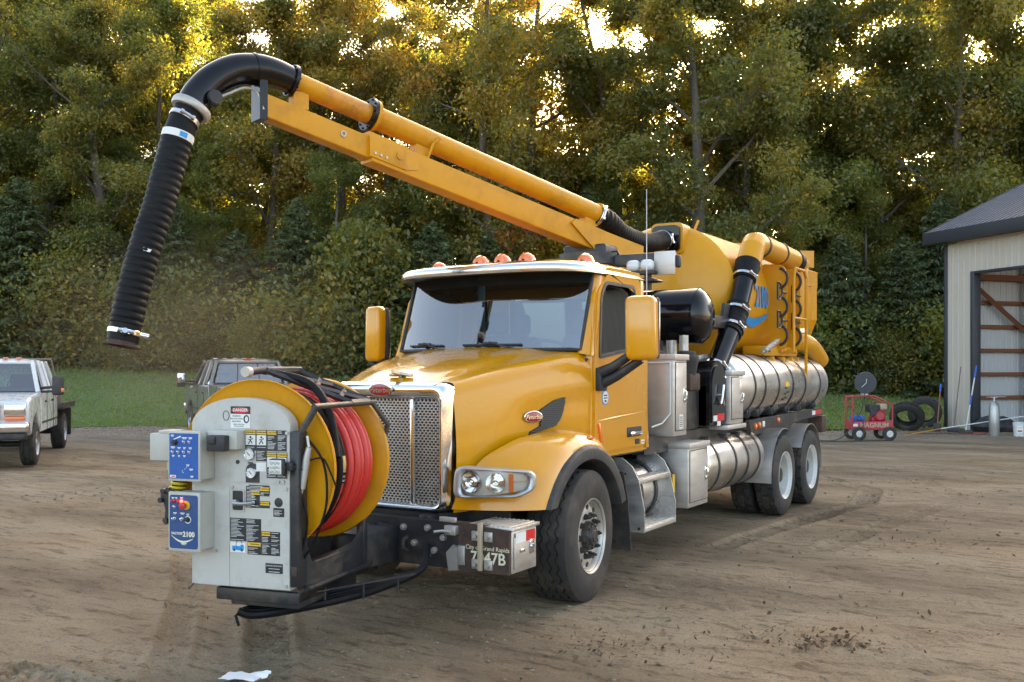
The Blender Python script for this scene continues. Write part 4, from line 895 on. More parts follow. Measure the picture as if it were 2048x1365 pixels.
# rear cyclone separator and duct
mb = MB(); mb.lathe([(0, .10), (.08, .13), (.30, .28), (.32, .29), (1.40, .29), (1.42, .28)], (.72, 7.62, 2.08), (0, 0, 1), 32, capends=True); CY = part('cyclone', mb, 'yellow_dull', angle=30)
mb = MB(); mb.lathe([(0, .05), (.40, .22), (.42, .23), (.95, .23), (.97, .21)], (.74, 8.40, 2.22), (0, 0, 1), 6, capends=True); mb.box(.56, .90, 8.12, 8.64, 3.15, 3.40, .01); part('cyclone_hopper', mb, 'yellow_dull', CY, smooth=False)
mb = MB(); mb.prism([(7.05, 3.40), (7.30, 3.60), (8.10, 3.68), (8.10, 3.42), (7.6, 3.40)], .45, .98, 'x'); part('cyclone_head', mb, 'yellow_dull', CY, smooth=False)
mb = MB(); mb.lathe([(0, .292), (0, .302), (.06, .302), (.06, .292)], (.72, 7.62, 2.42), (0, 0, 1), 32); part('clamp_band', mb, 'chrome', CY)
mb = MB(); mb.tube(catmull([(.80, 7.35, 2.30), (.98, 7.60, 2.26), (1.02, 7.95, 2.14), (1.02, 8.25, 2.02)], 5), .14, 20); mb.cyl((1.02, 8.25, 2.02), (1.02, 8.31, 2.0), .05, n=10); part('discharge_elbow', mb, 'yellow_dull', CY)
# air duct: blower up to the flank and back to the cyclone
DP = [(1.0, 3.40, 1.740), (1.0, 3.62, 1.900), (1.0, 4.16, 2.340)]
mb = MB(); mb.tube([(.98, 3.30, 1.660), (.99, 3.42, 1.780), (1.0, 3.56, 1.880)], [.15, .14, .13], 24); mb.tube([DP[1], DP[2]], .122, 24); A1 = part('air_duct', mb, 'black_gloss', angle=50)
mb = MB(); mb.tube([(1.0, 4.30, 2.480), (1.0, 4.44, 2.680), (1.0, 4.68, 3.010)], .122, 24); part('air_duct_upper', mb, 'black_gloss', A1, angle=50)
def ribbed(path, r, amp, nr, n=26): 
    L = [0.]
    for a, b in zip(path, path[1:]): L.append(L[-1] + (Vector(b) - Vector(a)).length)
    return [r + amp * math.sin(2 * math.pi * nr * l / L[-1]) for l in L]
cpl = catmull([(1.0, 4.10, 2.290), (1.0, 4.22, 2.390), (1.0, 4.34, 2.530), (1.0, 4.42, 2.650)], 8); mb = MB(); mb.tube(cpl, ribbed(cpl, .138, .003, 6), 26); mb.tube([(1.0, 3.42, 1.750), (1.0, 3.52, 1.830), (1.0, 3.64, 1.910)], .14, 26); part('rubber_coupling', mb, 'rubber_hose', A1)
mb = MB(); mb.tube([(1.0, 4.64, 2.960), (1.0, 4.72, 3.070), (1.0, 4.80, 3.190)], [.130, .150, .158], 26); part('rubber_cuff', mb, 'rubber_hose', A1)
def clamp(p, d, r, par, nm='hose_clamp'):
    mb = MB(); mb.lathe([(-.016, r), (-.02, r + .006), (-.016, r + .010), (.016, r + .010), (.02, r + .006), (.016, r)], p, d, 32); d_, u_, v_ = frame_of(d); q = Vector(p) + (Vector((.82, -.57, 0)) - d_ * Vector((.82, -.57, 0)).dot(d_)).normalized() * (r + .015); t_ = d_.cross(q - Vector(p)).normalized()
    mb.cyl(q - t_ * .05, q + t_ * .05, .011, n=8); mb.cyl(q - t_ * .06, q - t_ * .035, .02, n=8); mb.cyl(q + t_ * .035, q + t_ * .06, .02, n=8); return part(nm, mb, 'chrome', par)
for y, z in ((3.46, 1.78), (3.60, 1.88)): clamp((1.0, y, z), (0, .77, .63), .142, A1)
clamp((1.0, 4.18, 2.355), (0, .72, .70), .142, A1); clamp((1.0, 4.36, 2.570), (0, .6, .8), .142, A1); clamp((1.0, 4.665, 2.995), (0, .58, .82), .140, A1)
mb = MB(); mb.tube([(1.0, 4.80, 3.145), (1.0, 4.98, 3.395)], .155, 28); mb.tube([(.99, 4.96, 3.345), (.99, 5.08, 3.455), (.985, 5.24, 3.470)], .152, 28); mb.tube([(.985, 5.2, 3.470), (.93, 7.15, 3.445)], .148, 28); Y_ = part('return_duct', mb, 'yellow_dull', angle=30)
for y in (5.35, 6.25): mb = MB(); mb.lathe([(-.03, .150), (-.03, .158), (.03, .158), (.03, .150)], (lerp(.985, .93, (y - 5.2) / 1.95), y, 3.465), (-.028, 1, -.01), 32); part('duct_band', mb, 'black_plastic', Y_)
mb = MB(); mb.tube([(.935, 7.05, 3.445), (.92, 7.28, 3.440)], .162, 28); part('rubber_cuff', mb, 'rubber_hose', Y_); mb = MB(); mb.tube([(.92, 7.25, 3.440), (.85, 7.75, 3.425)], .148, 24); mb.prism([(5.5, 3.05), (5.9, 2.95), (5.9, 3.38), (5.8, 3.38)], .8, .84, 'x'); part('duct_end', mb, 'yellow_dull', Y_, split=True)

# ---- boom (swung a little to the truck's right)
BA = Vector((-.06, 2.15, 0)); BD = Vector((-.35064, -.93651, 0)); BN = Vector((.93651, -.35064, 0))
def bp(s, z, o=0.): p = BA + BD * s + BN * o; return Vector((p.x, p.y, z))
def pz(s): return 3.640 + .2223 * s
def bt(s): return 3.455 + .2165 * s
def beam(mb, s0, s1, zt, h, hw, b=.016):
    q = rloop([(-hw, -h), (hw, -h), (hw, 0), (-hw, 0)], b, 4); P = [[bp(s, zt(s) + z, o) for o, z in q + [q[0]]] for s in (s0, s1)]; mb.grid(P); n = len(q)
    for s in (s0, s1): mb.add([bp(s, zt(s) + z, o) for o, z in q], [tuple(range(n))])
mb = MB(); beam(mb, -.95, 2.50, bt, .245, .10); BM = part('boom', mb, 'yellow_worn', angle=30)
mb = MB(); beam(mb, 2.3, 3.56, lambda s: bt(s) - .02, .20, .078); part('boom_extension', mb, 'yellow_worn', BM, angle=30)
mb = MB(); beam(mb, 2.16, 2.53, lambda s: bt(s) + .012, .225, .115); mb.add([bp(2.0, bt(2.0) - .16, .106), bp(2.16, bt(2.16) - .21, .116), bp(2.16, bt(2.16) + .01, .116), bp(2.0, bt(2.0) - .03, .106)], [(0, 1, 2, 3)]); mb.cyl(bp(2.22, bt(2.2) - .10, .11), bp(2.22, bt(2.2) - .10, .128), .035, n=18); part('boom_collar', mb, 'yellow_worn', BM, angle=30)
mb = MB()
for s in (2.36, 2.42, 2.48): mb.cyl(bp(s, bt(s) - .17, .11), bp(s, bt(s) - .17, .126), .012, n=8)
mb.lathe([(0, .028), (.01, .028), (.01, .016), (.002, .016)], bp(2.78, bt(2.78) - .10, .078), BN, 16)
part('boom_pins', mb, 'galvanised', BM)
for o in (.118, -.118):
    mb = MB(); mb.add([bp(s, z, o + d) for d in (-.008, .008) for s, z in ((-.95, 3.08), (-.95, bt(-.95)), (-.45, bt(-.45) - .01), (.05, bt(.05) - .005), (.12, bt(.1) - .06), (-.25, 3.13))], [(0, 1, 2, 3, 4, 5), (6, 7, 8, 9, 10, 11)] + [(i, (i + 1) % 6, 6 + (i + 1) % 6, 6 + i) for i in range(6)]); part('boom_gusset', mb, 'yellow_worn', BM, smooth=False)
mb = MB(); mb.cyl((0, 2.45, 1.2), (0, 2.45, 3.05), .22, n=28); mb.cyl((0, 2.45, 3.0), (0, 2.45, 3.12), .34, n=28); mb.box(-.25, .25, 2.3, 2.9, 3.05, 3.22, .03); part('boom_turret', mb, 'black_paint', BM)
# pipe on the boom
mb = MB(); mb.tube([bp(-.37, pz(-.37)), bp(2.42, pz(2.42))], .105, 36); PP = part('boom_pipe', mb, 'yellow_worn', BM, angle=50)
mb = MB(); mb.tube([bp(2.40, pz(2.40)), bp(3.24, pz(3.24))], .090, 36); part('inner_pipe', mb, 'yellow_worn', BM, angle=50)
mb = MB(); mb.tube([bp(2.46, pz(2.46)), bp(2.75, pz(2.75)), bp(2.95, pz(2.95))], [.0915, .0912, .0905], 36, cap=False); part('grease_sleeve', mb, 'yellow_greasy', BM)
PD = (bp(1, pz(1)) - bp(0, pz(0))).normalized()
def flange(s, r, t, m, par=BM, bolts=10):
    mb = MB(); p = bp(s, pz(s)); mb.cyl(p - PD * t, p + PD * t, r, n=36); _, u_, v_ = frame_of(PD)
    for k in range(bolts): a = 2 * math.pi * k / bolts; q = p + (u_ * math.cos(a) + v_ * math.sin(a)) * (r - .018); mb.cyl(q - PD * (t + .012), q + PD * (t + .012), .009, n=6)
    return part('flange', mb, m, par)
flange(2.435, .150, .016, 'yellow_worn'); flange(2.475, .152, .014, 'black_gloss'); flange(3.235, .140, .016, 'black_gloss'); flange(-.36, .125, .014, 'yellow_worn')
mb = MB()
for s, h in ((3.17, 0), (1.93, 0), (-.22, 0)): mb.box(-.02, .02, -.07, .07, 0, 1); k = len(mb.v) - 8; mb.v[k:] = [tuple(bp(s + y, lerp(bt(s) - .02, pz(s) - .08, z), x * 2.5)) for x, y, z in mb.v[k:]]
mb.tube([bp(1.88, bt(1.88), .06), bp(1.85, pz(1.85) - .06, .11), bp(1.78, pz(1.78) + .02, .115)], .016, 6); part('pipe_bracket', mb, 'yellow_worn', BM)
# black elbow and suction hose
EL = catmull([bp(3.24, 4.36), bp(3.40, 4.392), bp(3.58, 4.392), bp(3.76, 4.345), bp(3.93, 4.235), bp(4.05, 4.10), bp(4.12, 3.965)], 6)
mb = MB(); mb.tube(EL, [.118 + .012 * sstep(0, 10, i) for i in range(len(EL))], 36); E_ = part('hose_elbow', mb, 'black_gloss', BM, angle=50)
mb = MB(); mb.lathe([(-.012, .128), (-.012, .136), (.012, .136), (.012, .128)], EL[12], EL[13] - EL[11], 36); part('elbow_seam', mb, 'black_gloss', E_)
mb = MB(); mb.box(-.05, .05, -.06, .06, 0, 1, .01); mb.v = [tuple(bp(3.53 + y, lerp(3.98, 4.30, z), x)) for x, y, z in mb.v]; mb.box(-.085, .085, -.02, .02, 0, 1, .01); k = 0; part('elbow_bracket', MB().add([bp(3.53 + y, lerp(3.97, 4.30, z), x) for x in (-.085, .085) for y in (-.035, .035) for z in (0, 1)], [(0, 1, 3, 2), (4, 6, 7, 5), (0, 4, 5, 1), (2, 3, 7, 6), (0, 2, 6, 4), (1, 5, 7, 3)]), 'black_gloss', E_)
mb = MB(); c_ = bp(3.98, 4.06, .13); mb.lathe([(0, .055), (.02, .062), (.05, .055), (.055, 0)], c_, BN, 18); 
for i in range(7): mb.box(-.004, .004, 0, .045, -.055, .055); k = len(mb.v) - 8; mb.v[k:] = [tuple(c_ + BN * (-.02 - y) + BD * (x - .04 + .013 * i) + Vector((0, 0, z))) for x, y, z in mb.v[k:]]
part('work_lamp', mb, 'black_plastic', E_)
mb = MB(); mb.tube(catmull([bp(3.98, 4.05, .12), bp(3.85, 4.12, .11), bp(3.7, 4.20, .08), bp(3.58, 4.19, .06), bp(3.53, 4.05, .08)], 6), .010, 6); part('lamp_cable', mb, 'steel', E_)
HP = catmull([bp(4.11, 3.985), bp(4.155, 3.90), bp(4.21, 3.78), bp(4.30, 3.45), bp(4.37, 3.18), bp(4.45, 2.93), bp(4.52, 2.69), bp(4.575, 2.47), bp(4.62, 2.26), bp(4.652, 2.10)], 34)
rad = []; L = 0.
for i, p in enumerate(HP):
    if i: L += (p - HP[i - 1]).length
    rad.append(.1145 + (.0105 * abs(math.sin(math.pi * L / .058)) ** .7 if .24 < L < 1.83 else .002))
mb = MB(); mb.tube(HP, rad, 32); HS = part('suction_hose', mb, 'rubber_hose', BM, angle=80)
def hat(z): i = min(range(len(HP)), key=lambda k: abs(HP[k].z - z)); return HP[i], (HP[min(i + 1, len(HP) - 1)] - HP[max(0, i - 1)]).normalized()
p, d = hat(3.975); mb = MB(); mb.lathe([(-.03, .125), (-.03, .155), (-.015, .162), (.015, .160), (.03, .15), (.03, .12)], p, d, 36); part('hose_flange', mb, 'galvanised', HS)
p, d = hat(3.88); clamp(p, d, .118, HS)
p, d = hat(3.73); mb = MB(); mb.m = 0; mb.lathe([(-.03, .1225), (-.03, .1255), (.03, .1255), (.03, .1225)], p, d, 36); mb.m = 1; _, u_, v_ = frame_of(d); mb.box(-.03, .03, -.002, .001, -.02, .02); k = len(mb.v) - 8; tdir = (CAM - p); nn = (Vector((1, -.35, 0)) - d * d.dot(Vector((1, -.35, 0)))).normalized(); xx = d.cross(nn); mb.v[k:] = [tuple(p + nn * .1265 + xx * a * 1.0 + d * c + nn * b) for a, b, c in mb.v[k:]]; part('hose_band', mb, ['label_white', 'blue_decal'], HS)
p, d = hat(2.80); nn = (Vector((1, -.7, 0)) - d * d.dot(Vector((1, -.7, 0)))).normalized(); xx = d.cross(nn); mb = MB(); mb.add([p + nn * .123 + xx * a + d * b for a, b in ((-.045, -.010), (.02, -.010), (.012, .014), (-.035, .014))] + [p + nn * .118 + xx * a + d * b for a, b in ((-.045, -.010), (.02, -.010), (.012, .014), (-.035, .014))], [(0, 1, 2, 3), (4, 5, 6, 7), (0, 1, 5, 4), (2, 3, 7, 6)]); part('hose_label', mb, 'label_white', HS, smooth=False)
p, d = hat(2.17); clamp(p, d, .117, HS); mb = MB(); e1 = Vector((.8, -.6, 0)); e1 = (e1 - d * e1.dot(d)).normalized(); mb.cyl(p + e1 * .12 - Vector((0, 0, .02)), p + e1 * .17, .022, n=10); e1 = -(d.cross(e1)); mb.cyl(p + e1 * .12, p + e1 * .18, .02, n=10); part('clamp_latch', mb, 'chrome', HS)
p, d = HP[-1], (HP[-1] - HP[-4]).normalized(); mb = MB(); mb.lathe([(-.03, .108), (.02, .112), (.028, .142), (.038, .142), (.04, .10), (-.06, .095)], p, d, 36); part('nozzle_ring', mb, 'rust', HS)
# flexible hose from the pipe to the tank
FP = catmull([bp(-.34, pz(-.34)), bp(-.52, pz(-.52) - .02), (.13, 2.98, 3.40), (.14, 3.40, 3.365), (.13, 3.80, 3.39), (.12, 4.12, 3.45), (.12, 4.40, 3.50)], 30); mb = MB(); mb.tube(FP, ribbed(FP, .112, .006, 34), 28); FH = part('flexible_hose', mb, 'rubber_hose', BM, angle=80)
clamp(FP[8], FP[9] - FP[7], .116, FH); clamp(FP[-22], FP[-21] - FP[-23], .116, FH)
mb = MB(); mb.prism(rloop([(-.06, 3.34), (.30, 3.34), (.30, 3.63), (.25, 3.66), (-.01, 3.66), (-.06, 3.63)], .05, 5), 4.30, 4.34, 'y'); part('inlet_plate', mb, 'black_gloss', FH); mb = MB(); mb.prism(rloop([(-.09, 3.31), (.33, 3.31), (.33, 3.66), (.28, 3.695), (-.04, 3.695), (-.09, 3.66)], .06, 5), 4.345, 4.60, 'y'); part('inlet_box', mb, 'yellow_dull', FH)
# light bar rack behind the cab
mb = MB(); mb.box(-.95, .98, 2.38, 2.50, 2.975, 3.095, .01); LR = part('light_rack', mb, 'black_paint'); mb = MB(); mb.box(.78, 1.01, 2.365, 2.38, 2.86, 3.10, .004); mb.box(-.9, -.8, 2.38, 2.5, 1.2, 2.98, .01); part('rack_plate', mb, 'steel', LR)
mb = MB(); mb.box(.50, .645, 2.26, 2.37, 2.90, 3.02, .045); mb.box(.655, .80, 2.26, 2.37, 2.90, 3.02, .045); part('strobe_light', mb, 'strobe_lens', LR, split=True); mb = MB(); mb.box(.54, .82, 2.27, 2.38, 2.865, 2.905, .01); mb.lathe([(0, .0), (.01, .16), (.03, .13), (.06, .02)], (.72, 2.35, 2.78), (0, 0, 1), 20); mb.cyl((.72, 2.35, 2.7), (.72, 2.35, 2.88), .04, n=12); mb.box(1.0, 1.05, 2.38, 2.46, 2.93, 3.06, .02); part('lamp_base', mb, 'black_plastic', LR)
mb = MB(); mb.tube([(.25, 2.44, 3.09), (.27, 2.44, 3.14), (.33, 2.44, 3.14), (.36, 2.44, 3.09)], .012, 6); part('lifting_eye', mb, 'black_paint', LR)
# ---- front hose reel (swings on a pivot in front of the bumper)
RM = Matrix.Translation((.034, -2.215, 0)) @ Matrix.Rotation(R_(12.55), 4, 'Z')
RZ, RR, HWD = 1.255, .564, .37
def RB(): m = MB(); m.M = RM; return m
def rpart(name, mb, mats, parent=None, **k): return mb.build(name, mats, parent or T, **k)
# flanges
FLs = []
for y, sgn in ((-HWD, -1), (HWD, 1)):
    mb = RB(); mb.lathe([(.0, .10), (.012, .30), (-.004, .42), (.010, RR - .03), (.024, RR - .005), (.030, RR), (.022, RR + .006), (.0, RR), (-.014, RR - .03), (-.020, .42), (-.008, .30), (-.008, .10)], (0, y, RZ), (0, sgn, 0), 72); FLs.append(rpart('reel_flange', mb, 'yellow_worn', angle=35))
mb = RB(); mb.cyl((0, -HWD, RZ), (0, HWD, RZ), .27, n=36); rpart('reel_drum', mb, 'yellow_worn', FLs[0]); mb = RB(); mb.cyl((0, -.5, RZ), (0, .46, RZ), .045, n=16); rpart('reel_axle', mb, 'black_paint', FLs[0])
# wound hose: the top layer is laid turn by turn with slack
def coil(y0, y1, turns, r, hr, sag, ph=0., seed=1):
    rg = random.Random(seed); pts = []; n = int(turns * 44); off = [rg.uniform(-1, 1) for _ in range(int(turns) + 3)]; dr = [rg.uniform(-1, 1) for _ in range(int(turns) + 3)]
    for i in range(n + 1):
        t = i / 44; k = int(t); fr = t - k; a = 2 * math.pi * t + ph; o = lerp(off[k], off[k + 1], fr); d = lerp(dr[k], dr[k + 1], fr); rr = r + .010 * d - sag * max(0, -math.sin(a)) * 0 + sag * (.5 - .5 * math.sin(a))
        pts.append((rr * math.cos(a), lerp(y0, y1, i / n) + .010 * o, RZ + rr * math.sin(a)))
    m = RB(); m.tube(pts, hr, 10); return m
RH = rpart('red_hose', coil(-.080, .285, 5.3, .470, .0285, .016, .6, 3), 'red_hose', angle=80)
rpart('hose_inner_layer', coil(-.33, .33, 13, .405, .025, .0, 0, 5), 'red_hose', RH, angle=80); rpart('hose_core_layer', coil(-.34, .34, 13, .36, .025, .0, 0, 6), 'red_hose', RH, angle=80)
BH = rpart('leader_hose', coil(-.215, -.135, 2.2, .478, .0245, .016, 1.5, 4), 'rubber_hose', angle=80)
def cp(a, r, y): return (r * math.cos(a), y, RZ + r * math.sin(a))
mb = RB(); mb.tube([cp(R_(8), .492, -.165), cp(R_(2), .492, -.166), cp(R_(-4), .49, -.166)], [.029, .031, .029], 12); mb.tube([cp(R_(-4), .488, -.166), cp(R_(-12), .486, -.166)], .022, 10); rpart('hose_coupling', mb, 'brass', BH); mb = RB()
for a in (-2, -6, -9): mb.tube([cp(R_(a), .489, -.166), cp(R_(a - 1.6), .488, -.166)], .033, 8)
rpart('coupling_nut', mb, 'chrome', BH)
mb = RB(); mb.tube([cp(R_(a), .492, -.162) for a in range(-12, -70, -6)], .026, 10); rpart('red_leader', mb, 'red_hose', BH)
# housing: grey panel with arched top
arch = [(-.405, .508), (.312, .508), (.312, 1.512)] + [(-.047 + .362 * math.cos(a), 1.512 + .195 * math.sin(a)) for a in [math.pi * i / 22 for i in range(1, 22)]] + [(-.405, 1.512)]
mb = RB(); mb.prism(arch, -.505, -.405, 'y'); HO = rpart('reel_housing', mb, 'panel_grey', angle=30)
def plate(x0, x1, z0, z1, name, t=.004, y=-.505, m='panel_grey', b=0., par=None): mb = RB(); mb.box(x0, x1, y - t, y + .001, z0, z1, b); return rpart(name, mb, m, par or HO, smooth=b > 0)
plate(-.118, .311, .512, 1.163, 'cover_panel', .006); plate(-.118, .311, 1.172, 1.508, 'cover_panel', .005); plate(-.402, -.123, .512, 1.12, 'cover_panel', .004)
YP = -.5115
def bolts(pts, r=.011):
    mb = RB()
    for x, z in pts: mb.cyl((x, YP + .002, z), (x, YP - .010, z), r, n=8)
    rpart('panel_bolts', mb, 'galvanised', HO)
bolts([(.29, 1.14), (-.10, 1.14), (.29, .535), (.235, 1.185), (.27, 1.185), (-.33, .74), (-.22, .73), (.296, 1.49)])
def mark_ring(x, z, y, rx=.022, rz=.03): mb = RB(); mb.tube([(x + rx * math.cos(a), y, z + rz * math.sin(a)) for a in [2 * math.pi * i / 20 for i in range(20)]], .0022, 5, closed=True); rpart('inspection_mark', mb, 'label_black', HO)
mark_ring(-.15, 1.592, -.506); mark_ring(-.05, .775, -.512)
def txt(mb, s, x, z, size, y, bold=0., ax='CENTER'): mb.text(s, TM((x, y, z), (1, 0, 0), (0, 0, 1)), size, .0004, bold=bold, ax=ax)
# danger notice
mb = RB(); y = -.5065; mb.m = 0; mb.box(-.115, .028, y - .0015, y, 1.515, 1.652); mb.m = 1; mb.box(-.115, .028, y - .0022, y - .001, 1.604, 1.652); mb.m = 2
ov = [(-.0435 + .064 * math.cos(2 * math.pi * i / 24), 1.628 + .019 * math.sin(2 * math.pi * i / 24)) for i in range(24)]; mb.prism(ov, y - .003, y - .002, 'y'); mb.m = 0; txt(mb, 'DANGER', -.0435, 1.628, .027, y - .0034, .0006); mb.m = 1
for i, s in enumerate(('HEARING', 'PROTECTION', 'REQUIRED')): txt(mb, s, -.072, 1.590 - .017 * i, .0145, y - .0019)
for i, s in enumerate(('WHEN OPERATING', 'THIS EQUIPMENT')): txt(mb, s, -.055, 1.538 - .012 * i, .0095, y - .0019)
mb.prism([(.0 + .021 * math.cos(2 * math.pi * i / 16), 1.572 + .026 * math.sin(2 * math.pi * i / 16)) for i in range(16)], y - .0022, y - .0012, 'y'); mb.m = 0; mb.prism([(.002 + .012 * math.cos(2 * math.pi * i / 12), 1.572 + .017 * math.sin(2 * math.pi * i / 12)) for i in range(12)], y - .003, y - .0022, 'y')
rpart('danger_notice', mb, ['label_white', 'label_black', 'label_red'], HO, smooth=False)
def warn(x0, x1, z0, z1, head=None, cols=1, pict=False, seed=0, fine=True):
    rg = random.Random(seed); mb = RB(); y = YP; mb.m = 0; mb.box(x0, x1, y - .0014, y, z0, z1); cw = (x1 - x0) / cols
    for c in range(cols):
        a = x0 + cw * c; zt = z1
        if head and head[c % len(head)]:
            mb.m = 1; mb.box(a + .003, a + cw - .003, y - .0022, y - .001, z1 - .027, z1 - .004); mb.m = 0; txt(mb, head[c % len(head)], a + cw / 2 + .004, z1 - .0155, .0148, y - .0024, .0003); zt = z1 - .03
        if pict:
            mb.m = 2; mb.box(a + .004, a + cw - .004, y - .0022, y - .001, zt - .065, zt - .002); mb.m = 0
            mx_ = a + cw / 2; mb.tube([(mx_ - .015, y - .003, zt - .058), (mx_, y - .003, zt - .035), (mx_ + .012, y - .003, zt - .055)], .0035, 5); mb.tube([(mx_ - .014, y - .003, zt - .03), (mx_, y - .003, zt - .032), (mx_ + .018, y - .003, zt - .022)], .003, 5); mb.cyl((mx_, y - .0022, zt - .016), (mx_, y - .0032, zt - .016), .007, n=10); zt -= .07
        mb.m = 2; z = zt - .010
        while z > z0 + .006 and fine:
            if rg.random() > .13: L_ = cw * rg.uniform(.35, .86); mb.box(a + .006, a + .006 + L_, y - .0019, y - .001, z, z + .0026)
            z -= .0085
    return rpart('warning_label', mb, ['label_black', 'label_yellow', 'label_white'], HO, smooth=False)
warn(-.005, .073, 1.375, 1.505, ['WARNING'], 1, True, 1); warn(.075, .150, 1.310, 1.505, ['WARNING'], 1, True, 2); warn(.152, .222, 1.375, 1.505, ['CAUTION'], 1, False, 3); warn(.224, .292, 1.375, 1.505, None, 1, False, 4)
warn(.150, .296, 1.205, 1.368, ['WARNING', 'WARNING'], 2, True, 5)
warn(.0, .075, 1.015, 1.15, None, 1, False, 6); warn(.02, .17, 1.09, 1.158, [None], 1, False, 61); warn(.035, .100, 1.015, 1.125, ['WARNING'], 1, False, 7); warn(.102, .172, 1.10, 1.15, ['CAUTION'], 1, False, 8); warn(.102, .172, 1.015, 1.06, ['ATENCION'], 1, False, 9)
warn(-.115, .11, .80, .945, None, 2, False, 10); warn(.112, .245, .795, .87, ['WARNING', None], 2, False, 11); warn(.012, .11, .72, .80, ['WARNING'], 1, False, 12); warn(.112, .245, .72, .793, None, 2, False, 13); warn(.198, .275, .965, 1.02, None, 1, False, 14)
mb = RB(); mb.m = 0; mb.box(-.115, -.005, YP - .0014, YP, .728, .79); mb.m = 1; mb.box(-.10, -.04, YP - .002, YP - .001, .742, .768); mb.box(-.04, -.015, YP - .002, YP - .001, .742, .776); mb.m = 2; mb.cyl((-.085, YP - .001, .742), (-.085, YP - .003, .742), .008, n=10); mb.cyl((-.03, YP - .001, .742), (-.03, YP - .003, .742), .008, n=10); rpart('truck_diagram_label', mb, ['label_white', 'blue_decal', 'label_black'], HO, smooth=False)
mb = RB(); mb.m = 0; mb.box(.142, .265, YP - .0014, YP, .610, .672); mb.m = 1
txt(mb, 'RODDER PUMP DATA', .203, .657, .0115, YP - .002)
for i in (1, 2): mb.box(.165, .243, YP - .002, YP - .0012, .656 - .019 * i, .659 - .019 * i)
rpart('data_plate', mb, ['label_black', 'label_white'], HO, smooth=False); plate(.15, .26, .535, .58, 'worn_label', .0014, YP, 'panel_grey'); mb = RB(); mb.box(.075, .145, YP - .0012, YP, 1.245, 1.30); rpart('serial_label', mb, 'label_white', HO, smooth=False)
# gauges in cut-outs
mb = RB(); pts = [(-.002, 1.172), (.098, 1.172)] + [(.048 + .05 * math.cos(a), 1.245 + .05 * math.sin(a)) for a in [math.pi * i / 12 for i in range(13)]]; mb.prism(pts, YP - .001, YP + .002, 'y'); rpart('gauge_opening', mb, 'label_black', HO, smooth=False)
for gx, gz, r in ((.033, 1.352, .036), (.046, 1.235, .034)):
    mb = RB(); mb.m = 0; mb.lathe([(0, r * .9), (.0, r), (.022, r), (.026, r * .94), (.022, r * .86)], (gx, YP + .002, gz), (0, -1, 0), 28); mb.m = 1; mb.cyl((gx, YP, gz), (gx, YP - .020, gz), r * .87, n=28); mb.m = 2; mb.tube([(gx - .012, YP - .022, gz + .012), (gx + .008, YP - .022, gz - .008)], .0022, 5)
    for k in range(9): a = R_(225 - 33.75 * k); mb.tube([(gx + r * .6 * math.cos(a), YP - .0205, gz + r * .6 * math.sin(a)), (gx + r * .76 * math.cos(a), YP - .0205, gz + r * .76 * math.sin(a))], .0012, 4)
    rpart('pressure_gauge', mb, ['chrome', 'label_white', 'label_black'], HO)
mb = RB(); mb.cyl((-.06, YP + .001, 1.30), (-.06, YP - .004, 1.30), .013, n=16); mb.box(.015, .05, YP - .002, YP, 1.293, 1.301); rpart('port', mb, 'label_black', HO)
# lever recess
mb = RB(); mb.m = 0; mb.holed(rloop([(-.105, .985), (-.008, .985), (-.008, 1.128), (-.105, 1.128)], .012, 4), rloop([(-.095, .995), (-.018, .995), (-.018, 1.118), (-.095, 1.118)], .012, 4), YP - .006, YP + .001, 'y'); mb.m = 1; mb.prism(rloop([(-.096, .994), (-.017, .994), (-.017, 1.119), (-.096, 1.119)], .012, 4), YP - .0015, YP + .001, 'y'); mb.m = 2; mb.cyl((-.06, YP, 1.045), (-.06, YP - .05, 1.045), .014, n=10); mb.tube([(-.06, YP - .045, 1.045), (.0, YP - .05, 1.043), (.075, YP - .05, 1.052)], [.015, .011, .007], 8); mb.box(-.075, -.045, YP - .045, YP - .01, 1.03, 1.065, .004)
rpart('valve_lever', mb, ['galvanised', 'label_black', 'cylinder_steel'], HO); mb = RB(); mb.lathe([(0, .03), (.002, .012), (.002, 0)], (.235, YP - .001, 1.055), (0, -1, 0), 12); rpart('scorch_mark', mb, 'label_black', HO)
# blue control boxes
def cbox(x0, x1, z0, z1, y0): mb = RB(); mb.box(x0, x1, y0, -.506, z0, z1, .008); mb.box(x0 - .008, x1 + .006, y0 - .014, y0 + .012, z0 - .008, z1 + .008, .006); return rpart('control_box', mb, 'box_grey')
def smudge(mb, x, z, w_, y): mb.box(x - w_ / 2, x + w_ / 2, y - .0008, y, z - .0028, z + .0028); mb.box(x - w_ * .35, x + w_ * .3, y - .0008, y, z - .0085, z - .005)   # print too small to read
def knob(mb, x, z, y, r, m): mb.m = m; mb.cyl((x, y, z), (x, y - .016, z), r, r * .82, 16); mb.box(x - r * .9, x + r * .9, y - .026, y - .012, z - r * .22, z + r * .22, .002)
def toggle(x, z, y, par): mb = RB(); mb.cyl((x, y, z), (x, y - .006, z), .0085, n=10); mb.tube([(x, y - .004, z), (x + .001, y - .020, z + .007)], [.0035, .005], 6); rpart('toggle_switch', mb, 'chrome', par)
Yb = -.66; X0, X1 = -.452, -.232; U = cbox(X0, X1, 1.192, 1.492, Yb); yf = Yb - .0145
mb = RB(); mb.box(X0 + .002, X1 - .006, yf - .0025, yf, 1.20, 1.485); rpart('blue_faceplate', mb, 'blue_panel', U, smooth=False); yf -= .0026
mb = RB(); knob(mb, X0 + .046, 1.428, yf, .019, 0); rpart('rotary_knob', mb, 'black_plastic', U)
for x, z in ((.115, 1.430), (.155, 1.430), (.032, 1.366), (.073, 1.366), (.115, 1.366), (.155, 1.366)): toggle(X0 + x, z, yf, U)
mb = RB()
